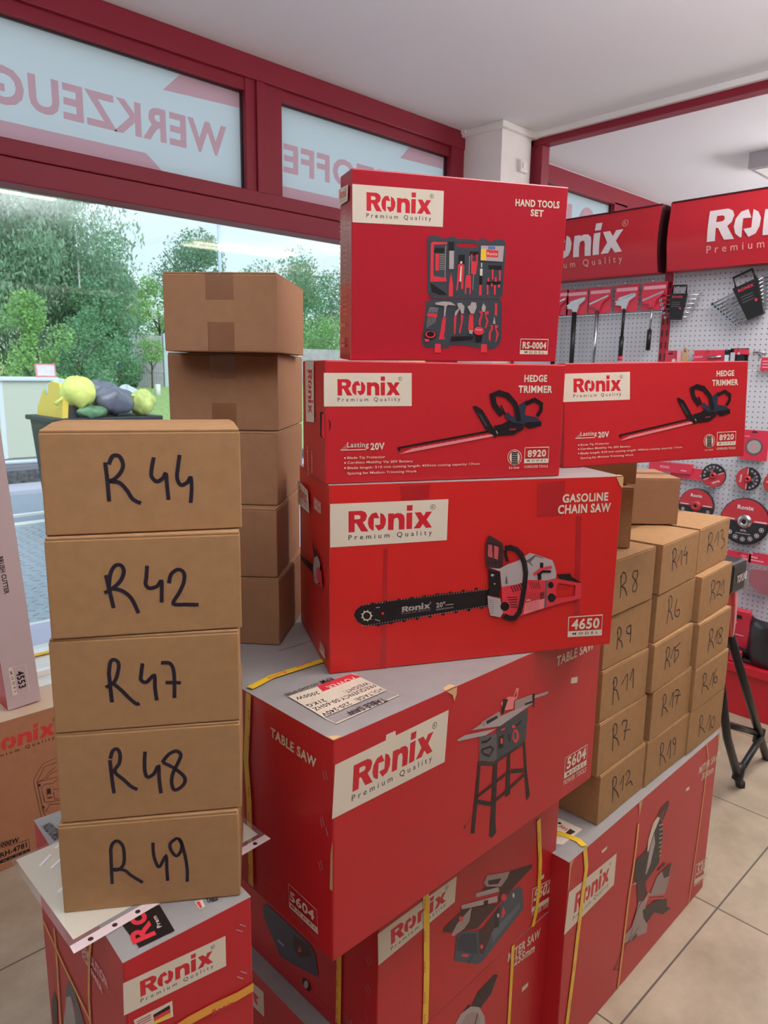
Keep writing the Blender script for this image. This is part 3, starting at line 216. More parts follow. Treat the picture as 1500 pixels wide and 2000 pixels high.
"CS":[["packing_tape","F","p","TP",[[370.5,315.2],[424.5,316.4],[426.5,255.5],[372.9,254.6]],[]],["packing_tape","F","p","TP",[[119.4,317.0],[170.6,318.5],[169.3,295.3],[120.7,293.3]],[]],["packing_tape","F","p","TP",[[92.0,212.6],[98.6,213.0],[99.2,-1.2],[89.9,-1.0]],[]],["packing_tape","F","p","TP",[[451.7,252.3],[461.8,252.7],[471.0,66.7],[459.7,66.8]],[]],["logo_label","F","l","W","R","K",[[1.0,219.7],[204.0,221.2],[204.5,292.1],[0.9,291.5]]],["title_lettering","F","t","W","GASOLINE",[421.8,278.1],[514.5,278.7],14.6,1],["title_lettering","F","t","W","CHAIN SAW",[413.7,258.1],[521.4,258.1],15.5,1],["model_badge","F","s","W",1.8,[[449.7,62.5],[520.7,60.8],[522.0,21.6],[450.5,24.8],[449.7,62.5]]],["model_badge","F","p","W",[[450.7,34.9],[521.6,32.3],[522.0,21.6],[450.5,24.8]],[]],["model_badge","F","t","W","4650",[456.6,38.3],[515.4,36.4],19.4,1],["model_badge","F","t","K","M O D E L",[459.8,27.0],[514.4,25.0],4.9,2],["product_picture","F","p","K",[[41.6,101.0],[44.1,109.2],[54.7,117.5],[98.1,121.5],[201.5,127.1],[286.0,128.6],[287.5,96.8],[185.0,90.5],[88.6,79.7],[61.7,80.7],[48.3,88.7]],[]],["product_picture","F","s","G",1.2,[[56.4,117.5],[58.4,117.7]]],["product_picture","F","s","G",1.2,[[56.7,80.7],[58.7,80.8]]],["product_picture","F","s","G",1.1,[[61.1,117.7],[63.1,117.9]]],["product_picture","F","s","G",1.2,[[61.5,81.1],[63.5,81.2]]],["product_picture","F","s","G",1.2,[[65.9,118.0],[67.9,118.1]]],["product_picture","F","s","G",1.2,[[66.3,81.4],[68.3,81.6]]],["product_picture","F","s","G",1.2,[[70.6,118.2],[72.6,118.4]]],["product_picture","F","s","G",1.2,[[71.1,81.8],[73.1,82.0]]],["product_picture","F","s","G",1.2,[[75.4,118.5],[77.4,118.6]]],["product_picture","F","s","G",1.2,[[75.9,82.2],[77.9,82.4]]],["product_picture","F","s","G",1.2,[[80.2,118.7],[82.2,118.9]]],["product_picture","F","s","G",1.2,[[80.7,82.6],[82.7,82.7]]],["product_picture","F","s","G",1.1,[[85.0,118.9],[87.0,119.1]]],["product_picture","F","s","G",1.2,[[85.5,83.0],[87.5,83.1]]],["product_picture","F","s","G",1.2,[[89.8,119.2],[91.8,119.3]]],["product_picture","F","s","G",1.2,[[90.3,83.4],[92.3,83.5]]],["product_picture","F","s","G",1.2,[[94.6,119.4],[96.6,119.6]]],["product_picture","F","s","G",1.2,[[95.2,83.7],[97.2,83.9]]],["product_picture","F","s","G",1.2,[[99.4,121.3],[101.5,121.4]]],["product_picture","F","s","G",1.2,[[100.0,84.1],[102.1,84.3]]],["product_picture","F","s","G",1.1,[[104.3,121.4],[106.3,121.6]]],["product_picture","F","s","G",1.2,[[104.9,84.5],[106.9,84.7]]],["product_picture","F","s","G",1.2,[[109.1,121.6],[111.1,121.8]]],["product_picture","F","s","G",1.2,[[109.8,84.9],[111.8,85.1]]],["product_picture","F","s","G",1.2,[[114.0,121.8],[116.0,122.0]]],["product_picture","F","s","G",1.2,[[114.6,85.3],[116.7,85.5]]],["product_picture","F","s","G",1.2,[[118.8,122.0],[120.9,122.2]]],["product_picture","F","s","G",1.2,[[119.5,85.7],[121.6,85.8]]],["product_picture","F","s","G",1.2,[[123.7,122.2],[125.8,122.4]]],["product_picture","F","s","G",1.2,[[124.4,86.1],[126.5,86.2]]],["product_picture","F","s","G",1.2,[[128.6,122.4],[130.7,122.6]]],["product_picture","F","s","G",1.2,[[129.4,86.5],[131.4,86.6]]],["product_picture","F","s","G",1.2,[[133.5,122.6],[135.6,122.8]]],["product_picture","F","s","G",1.2,[[134.3,86.9],[136.3,87.0]]],["product_picture","F","s","G",1.2,[[138.4,122.8],[140.5,122.9]]],["product_picture","F","s","G",1.2,[[139.2,87.2],[141.3,87.4]]],["product_picture","F","s","G",1.2,[[143.4,123.0],[145.4,123.1]]],["product_picture","F","s","G",1.2,[[144.2,87.6],[146.2,87.8]]],["product_picture","F","s","G",1.1,[[148.3,123.1],[150.4,123.3]]],["product_picture","F","s","G",1.2,[[149.1,88.0],[151.2,88.2]]],["product_picture","F","s","G",1.2,[[153.2,123.3],[155.3,123.5]]],["product_picture","F","s","G",1.2,[[154.1,88.4],[156.2,88.6]]],["product_picture","F","s","G",1.2,[[158.2,123.5],[160.3,123.7]]],["product_picture","F","s","G",1.2,[[159.1,88.8],[161.2,89.0]]],["product_picture","F","s","G",1.2,[[163.2,123.7],[165.2,123.9]]],["product_picture","F","s","G",1.2,[[164.1,89.2],[166.2,89.4]]],["product_picture","F","s","G",1.2,[[168.1,123.9],[170.2,124.1]]],["product_picture","F","s","G",1.2,[[169.1,89.6],[171.2,89.8]]],["product_picture","F","s","G",1.2,[[173.1,124.1],[175.2,124.3]]],["product_picture","F","s","G",1.2,[[174.1,90.0],[176.2,90.2]]],["product_picture","F","s","G",1.2,[[178.1,124.3],[180.2,124.5]]],["product_picture","F","s","G",1.2,[[179.1,90.4],[181.2,90.6]]],["product_picture","F","s","G",1.2,[[183.1,124.5],[185.2,124.7]]],["product_picture","F","s","G",1.2,[[184.1,90.8],[186.2,91.0]]],["product_picture","F","s","G",1.2,[[188.2,124.7],[190.3,124.9]]],["product_picture","F","s","G",1.2,[[189.2,91.2],[191.3,91.4]]],["product_picture","F","s","G",1.2,[[193.2,124.9],[195.3,125.1]]],["product_picture","F","s","G",1.2,[[194.2,91.6],[196.4,91.8]]],["product_picture","F","s","G",1.2,[[198.3,125.1],[200.4,125.3]]],["product_picture","F","s","G",1.2,[[199.3,92.0],[201.4,92.2]]],["product_picture","F","s","G",1.2,[[203.3,125.3],[205.4,125.5]]],["product_picture","F","s","G",1.2,[[204.4,92.4],[206.5,92.6]]],["product_picture","F","s","G",1.2,[[208.4,125.5],[210.5,125.7]]],["product_picture","F","s","G",1.2,[[209.5,92.8],[211.6,93.0]]],["product_picture","F","s","G",1.2,[[213.5,125.7],[215.6,125.9]]],["product_picture","F","s","G",1.2,[[214.6,93.2],[216.7,93.4]]],["product_picture","F","s","G",1.2,[[218.6,125.9],[220.7,126.1]]],["product_picture","F","s","G",1.3,[[219.7,93.7],[221.8,93.8]]],["product_picture","F","s","G",1.2,[[223.7,126.1],[225.8,126.2]]],["product_picture","F","s","G",1.3,[[224.8,94.1],[226.9,94.2]]],["product_picture","F","s","G",1.3,[[228.8,126.3],[230.9,126.4]]],["product_picture","F","s","G",1.3,[[229.9,94.5],[232.1,94.6]]],["product_picture","F","s","G",1.3,[[233.9,126.5],[236.0,126.6]]],["product_picture","F","s","G",1.2,[[235.1,94.9],[237.2,95.1]]],["product_picture","F","s","G",1.3,[[239.0,126.7],[241.2,126.8]]],["product_picture","F","s","G",1.2,[[240.2,95.3],[242.4,95.5]]],["product_picture","F","s","G",1.3,[[244.2,126.9],[246.3,127.0]]],["product_picture","F","s","G",1.2,[[245.4,95.7],[247.6,95.9]]],["product_picture","F","s","G",1.3,[[249.3,127.1],[251.5,127.2]]],["product_picture","F","s","G",1.2,[[250.6,96.1],[252.7,96.3]]],["product_picture","F","s","G",1.3,[[254.5,127.3],[256.7,127.4]]],["product_picture","F","s","G",1.2,[[255.8,96.5],[257.9,96.7]]],["product_picture","F","s","G",1.3,[[259.7,127.5],[261.9,127.6]]],["product_picture","F","s","G",1.2,[[261.0,96.9],[263.1,97.1]]],["product_picture","F","s","G",1.3,[[264.9,127.7],[267.1,127.8]]],["product_picture","F","s","G",1.3,[[266.2,97.4],[268.4,97.5]]],["product_picture","F","s","G",1.3,[[270.1,127.9],[272.3,128.0]]],["product_picture","F","s","G",1.3,[[271.4,97.8],[273.6,98.0]]],["product_picture","F","s","G",1.3,[[275.3,128.1],[277.5,128.3]]],["product_picture","F","s","G",1.2,[[276.6,98.2],[278.8,98.4]]],["product_picture","F","s","G",1.3,[[280.5,128.3],[282.7,128.5]]],["product_picture","F","s","G",1.2,[[281.9,98.6],[284.1,98.8]]],["product_picture","F","p","K",[[69.6,118.4],[71.6,121.6],[75.9,121.6],[76.3,118.9]],[]],["product_picture","F","p","K",[[80.1,81.6],[82.2,78.0],[86.1,78.5],[86.9,81.9]],[]],["product_picture","F","p","K",[[92.2,119.8],[94.2,123.0],[98.6,123.0],[98.9,120.3]],[]],["product_picture","F","p","K",[[102.9,83.5],[105.0,79.9],[108.9,80.4],[109.7,83.8]],[]],["product_picture","F","p","K",[[115.0,121.2],[117.0,124.4],[121.4,124.4],[121.8,121.7]],[]],["product_picture","F","p","K",[[125.9,85.4],[128.1,81.8],[132.0,82.3],[132.8,85.7]],[]],["product_picture","F","p","K",[[138.0,122.6],[140.0,125.9],[144.5,125.9],[144.9,123.1]],[]],["product_picture","F","p","K",[[149.2,87.4],[151.4,83.7],[155.4,84.2],[156.1,87.6]],[]],["product_picture","F","p","K",[[161.3,124.1],[163.3,127.3],[167.8,127.3],[168.2,124.5]],[]],["product_picture","F","p","K",[[172.7,89.3],[174.9,85.6],[178.9,86.2],[179.7,89.6]],[]],["product_picture","F","p","K",[[184.8,125.5],[186.8,128.8],[191.4,128.8],[191.8,126.0]],[]],["product_picture","F","p","K",[[196.4,91.3],[198.7,87.6],[202.7,88.1],[203.5,91.5]],[]],["product_picture","F","p","K",[[208.6,126.9],[210.6,130.2],[215.2,130.2],[215.6,127.4]],[]],["product_picture","F","p","K",[[220.4,93.3],[222.7,89.6],[226.8,90.1],[227.6,93.5]],[]],["product_picture","F","p","K",[[232.6,128.4],[234.6,131.7],[239.3,131.7],[239.7,128.9]],[]],["product_picture","F","p","K",[[244.6,95.3],[246.9,91.6],[251.1,92.1],[251.9,95.5]],[]],["product_picture","F","p","K",[[256.8,129.9],[258.9,133.2],[263.6,133.2],[264.0,130.4]],[]],["product_picture","F","p","K",[[269.1,97.3],[271.5,93.6],[275.6,94.1],[276.4,97.6]],[]],["product_picture","F","p","W",[[71.5,98.5],[71.1,95.6],[69.6,93.2],[67.4,91.5],[64.7,90.7],[61.8,91.0],[59.1,92.2],[56.9,94.3],[55.4,97.0],[54.9,99.9],[55.3,102.7],[56.8,105.1],[59.0,106.8],[61.7,107.6],[64.5,107.3],[67.3,106.1],[69.5,104.0],[71.0,101.4]],[]],["product_picture","F","p","W",[[71.1,99.8],[74.2,98.2],[71.1,97.2]],[]],["product_picture","F","p","W",[[70.1,94.4],[71.7,91.3],[68.5,92.6]],[]],["product_picture","F","p","W",[[65.9,91.3],[65.2,88.0],[63.4,91.1]],[]],["product_picture","F","p","W",[[60.4,91.8],[57.8,90.0],[58.2,93.3]],[]],["product_picture","F","p","W",[[56.3,95.8],[52.9,96.2],[55.4,98.3]],[]],["product_picture","F","p","W",[[55.3,101.3],[52.8,103.8],[56.2,103.7]],[]],["product_picture","F","p","W",[[58.1,105.8],[57.6,109.2],[60.3,106.9]],[]],["product_picture","F","p","W",[[63.2,107.2],[65.0,109.9],[65.7,106.6]],[]],["product_picture","F","p","W",[[68.4,104.8],[71.5,105.6],[70.0,102.7]],[]],["product_picture","F","p","K",[[69.5,98.6],[69.1,96.2],[67.7,94.2],[65.7,93.0],[63.3,92.8],[60.8,93.5],[58.8,95.0],[57.4,97.2],[56.9,99.7],[57.3,102.1],[58.7,104.1],[60.7,105.3],[63.1,105.6],[65.5,104.9],[67.6,103.3],[69.0,101.1]],[]],["product_picture","F","p","Q",[[93.5,100.6],[93.3,99.6],[92.6,98.9],[91.7,98.5],[90.6,98.6],[89.7,99.1],[89.0,100.0],[88.8,101.0],[89.0,102.0],[89.6,102.8],[90.6,103.2],[91.6,103.1],[92.6,102.6],[93.3,101.7]],[]],["product_picture","F","l","","G","G",[[114.7,93.1],[185.6,97.4],[185.9,117.2],[114.3,112.6]]],["product_picture","F","t","G","20\"",[187.2,103.3],[204.0,104.2],8.6,1],["product_picture","F","t","G","GASOLINE CHAIN SAW",[187.4,98.4],[219.3,100.1],2.5,2],["product_picture","F","s","G",1.4,[[203.9,106.6],[219.0,107.1]]],["product_picture","F","s","G",1.3,[[78.9,112.1],[85.6,112.4]]],["product_picture","F","s","G",1.7,[[77.5,91.5],[86.8,87.8]]],["product_picture","F","s","K",6.1,[[312.8,197.8],[314.8,186.8],[318.9,177.0]]],["product_picture","F","p","K2",[[274.5,205.4],[279.3,225.2],[283.5,225.6],[307.1,211.6],[308.9,204.8],[310.0,166.7],[282.1,164.4],[278.0,175.5]],[]],["product_picture","F","s","K",1.0,[[279.5,221.2],[281.7,172.6]]],["product_picture","F","s","K",0.9,[[276.3,213.3],[308.1,204.8]]],["product_picture","F","s","K",0.9,[[286.7,217.8],[288.6,171.1]]],["product_picture","F","s","K",1.0,[[276.8,201.9],[308.6,194.7]]],["product_picture","F","s","K",1.0,[[294.0,214.5],[295.6,169.5]]],["product_picture","F","s","K",0.9,[[277.3,190.4],[309.1,184.5]]],["product_picture","F","s","K",0.9,[[301.4,211.1],[302.6,168.0]]],["product_picture","F","s","K",0.9,[[277.8,178.9],[309.7,174.2]]],["product_picture","F","p","P2",[[280.0,210.4],[287.2,208.7],[289.7,185.6],[280.2,188.9]],[]],["product_picture","F","p","P2",[[291.5,207.8],[300.3,203.9],[299.9,181.6],[291.9,184.8]],[]],["product_picture","F","p","K",[[282.1,164.4],[303.9,158.9],[307.4,132.6],[306.1,113.3],[285.5,119.0]],[]],["product_picture","F","p","G",[[297.2,138.1],[297.1,137.4],[296.6,136.9],[296.0,136.6],[295.2,136.6],[294.5,137.0],[294.0,137.6],[293.8,138.4],[293.9,139.1],[294.3,139.6],[295.0,139.9],[295.8,139.8],[296.5,139.4],[297.0,138.8]],[]],["product_picture","F","p","G",[[293.6,154.1],[293.3,153.1],[292.5,152.3],[291.2,151.9],[289.8,152.0],[288.5,152.5],[287.6,153.5],[287.2,154.5],[287.5,155.6],[288.3,156.4],[289.6,156.8],[291.0,156.7],[292.3,156.1],[293.2,155.2]],[]],["product_picture","F","p","G",[[284.0,168.4],[303.6,165.1],[317.8,171.7],[340.8,178.4],[360.7,190.3],[368.2,188.4],[406.5,174.4],[411.7,164.3],[416.4,150.0],[416.3,140.1],[393.8,136.8],[360.7,139.8],[340.2,134.3],[308.9,131.8],[305.3,160.2]],[]],["product_picture","F","p","D2",[[352.7,174.9],[371.3,186.2],[388.1,179.7],[388.2,178.3],[373.0,183.3],[363.2,173.6],[368.0,167.1],[367.3,165.7],[360.3,172.4]],[]],["product_picture","F","p","Q",[[308.9,131.8],[340.2,134.3],[362.1,141.1],[393.8,137.5],[417.9,139.3],[469.8,126.5],[471.1,97.7],[424.2,91.3],[352.4,75.2],[319.7,75.9],[313.4,83.4],[310.4,115.7]],[[[420.8,130.7],[457.5,123.8],[457.4,103.7],[420.4,102.3],[417.9,117.4]]]],["product_picture","F","p","P",[[357.1,98.1],[395.8,104.9],[398.5,86.3],[355.3,77.1]],[]],["product_picture","F","p","K",[[417.4,147.1],[445.0,146.7],[448.5,140.8],[469.7,127.9],[424.1,138.2]],[]],["product_picture","F","p","G",[[282.7,117.8],[307.7,110.4],[314.2,83.4],[309.4,75.3],[290.2,80.5],[285.1,96.9]],[]],["product_picture","F","s","D2",0.7,[[286.0,109.3],[295.5,107.2]]],["product_picture","F","s","D2",0.7,[[286.2,105.4],[295.7,103.3]]],["product_picture","F","s","D2",0.7,[[286.3,101.5],[295.9,99.4]]],["product_picture","F","s","D2",0.7,[[286.5,97.6],[296.1,95.5]]],["product_picture","F","s","D2",0.7,[[286.7,93.7],[296.2,91.6]]],["product_picture","F","s","D2",0.7,[[286.9,89.8],[296.4,87.6]]],["product_picture","F","s","D2",0.7,[[287.1,85.9],[296.6,83.7]]],["product_picture","F","s","D2",4.2,[[397.6,137.2],[397.7,86.3]]],["product_picture","F","p","K",[[326.1,94.3],[325.4,90.7],[323.1,87.9],[319.7,86.6],[315.7,86.9],[312.1,88.9],[309.5,92.0],[308.4,95.7],[309.1,99.3],[311.4,102.0],[314.9,103.3],[318.8,103.0],[322.5,101.1],[325.1,98.0]],[]],["product_picture","F","p","K",[[412.3,127.7],[411.9,125.0],[410.4,122.9],[408.2,121.8],[405.6,122.0],[403.2,123.4],[401.4,125.8],[400.7,128.6],[401.1,131.3],[402.5,133.4],[404.8,134.5],[407.4,134.3],[409.8,132.9],[411.5,130.6]],[]],["product_picture","F","p","K",[[417.6,103.2],[417.0,99.6],[415.0,96.8],[411.9,95.4],[408.3,95.6],[405.0,97.6],[402.6,100.7],[401.6,104.5],[402.2,108.1],[404.2,110.9],[407.3,112.3],[410.8,112.1],[414.1,110.2],[416.5,107.0]],[]],["product_picture","F","s","K",5.7,[[411.1,103.7],[418.8,103.9]]],["product_picture","F","s","K",1.5,[[320.8,111.4],[340.8,110.3]]],["product_picture","F","s","K",1.5,[[327.2,131.1],[333.6,119.5]]],["product_picture","F","s","K2",1.1,[[362.3,136.9],[369.0,123.9]]],["product_picture","F","s","K",1.5,[[323.0,106.8],[341.0,105.8]]],["product_picture","F","s","K",1.5,[[331.8,132.4],[338.3,120.8]]],["product_picture","F","s","K2",1.1,[[366.8,136.6],[373.3,123.6]]],["product_picture","F","s","K",1.6,[[325.1,102.2],[341.3,101.3]]],["product_picture","F","s","K",1.6,[[336.4,133.8],[343.0,122.2]]],["product_picture","F","s","K2",1.1,[[371.3,136.3],[377.5,123.2]]],["product_picture","F","s","K",1.5,[[327.3,97.5],[341.5,96.8]]],["product_picture","F","s","K",1.5,[[341.1,135.1],[347.6,123.5]]],["product_picture","F","s","K2",1.2,[[375.8,136.0],[381.7,122.9]]],["product_picture","F","s","K",1.6,[[329.4,92.9],[341.8,92.3]]],["product_picture","F","s","K",1.5,[[345.7,136.4],[352.3,124.8]]],["product_picture","F","s","K2",1.2,[[380.3,135.7],[385.9,122.6]]],["product_picture","F","s","K",1.4,[[385.4,114.2],[393.6,116.4]]],["product_picture","F","s","K",1.4,[[385.6,111.4],[393.8,113.6]]],["product_picture","F","s","K",1.4,[[385.7,108.5],[393.9,110.7]]],["product_picture","F","s","K",1.4,[[385.9,105.7],[394.1,107.9]]],["product_picture","F","s","K",1.5,[[386.1,102.9],[394.3,105.1]]],["product_picture","F","s","K2",0.4,[[358.9,119.0],[360.1,83.7]]],["product_picture","F","s","K2",0.4,[[361.9,118.8],[363.2,83.5]]],["product_picture","F","s","K2",0.5,[[364.9,118.6],[366.2,83.2]]],["product_picture","F","s","K2",0.4,[[367.9,118.3],[369.2,83.0]]],["product_picture","F","s","K2",0.4,[[370.9,118.1],[372.2,82.7]]],["product_picture","F","s","K2",0.4,[[373.9,117.9],[375.2,82.5]]],["product_picture","F","s","K2",0.5,[[376.9,117.7],[378.3,82.2]]],["product_picture","F","s","K2",0.4,[[379.9,117.4],[381.3,82.0]]],["product_picture","F","s","K2",0.4,[[383.0,117.2],[384.4,81.7]]],["product_picture","F","s","Q",5.3,[[370.5,150.3],[384.9,159.1],[405.8,161.9]]],["product_picture","F","s","K",4.2,[[378.1,148.4],[388.2,154.7],[404.8,153.6]]],["product_picture","F","s","K",7.0,[[381.6,152.3],[383.1,139.7]]],["product_picture","F","p","K",[[381.9,171.7],[388.7,170.6],[388.5,161.6],[382.5,162.0]],[]],["product_picture","F","p","D2",[[315.9,137.5],[316.5,153.9],[319.1,145.5],[320.3,136.5]],[]],["product_picture","F","t","W","nix",[359.1,102.2],[367.3,102.2],3.4,1],["product_picture","F","s","K",9.8,[[311.2,201.3],[322.0,202.4],[333.9,198.0],[343.1,189.2],[350.6,173.7],[354.6,154.1],[353.2,126.4],[349.6,98.7],[346.0,82.1],[337.7,72.2],[327.3,72.4],[315.9,77.6]]],["product_picture","F","s","K2",1.9,[[326.3,203.8],[339.8,196.3],[349.4,182.0],[357.6,153.9]]],["logo_label","L","l","W","R","K",[[3.8,245.6],[121.6,247.7],[109.1,287.7],[-0.2,293.0]]],["product_picture","L","p","K",[[24.0,148.2],[175.0,162.7],[174.7,146.5],[35.5,138.9]],[]],["product_picture","L","p","K",[[146.1,201.8],[189.7,188.3],[199.0,180.8],[165.4,174.2]],[]],["product_picture","L","p","G",[[165.5,176.3],[194.4,187.5],[217.3,179.7],[208.0,155.8],[198.4,133.3],[169.7,132.9],[155.2,153.3]],[]],["product_picture","L","p","Q",[[189.4,166.5],[226.2,168.6],[235.0,139.2],[207.8,138.0],[184.4,145.2]],[]],["product_picture","L","s","K",2.0,[[170.0,151.2],[189.0,134.5],[221.6,145.9]]],["printed_text","L","t","W","GASOLINE",[165.2,276.3],[225.2,275.6],9.7,1],["printed_text","L","t","W","CHAIN SAW",[165.0,266.4],[225.1,265.3],8.9,1],["printed_text","L","t","W","4650",[211.4,28.9],[252.2,26.7],12.3,1],["printed_text","L","p","W",[[209.5,25.2],[256.5,27.4],[256.5,22.5],[209.4,20.0]],[]],["printed_text","L","s","P",1.1,[[31.2,25.0],[192.4,23.8]]],["printed_text","L","s","P",0.9,[[31.5,32.0],[100.3,35.1]]]],
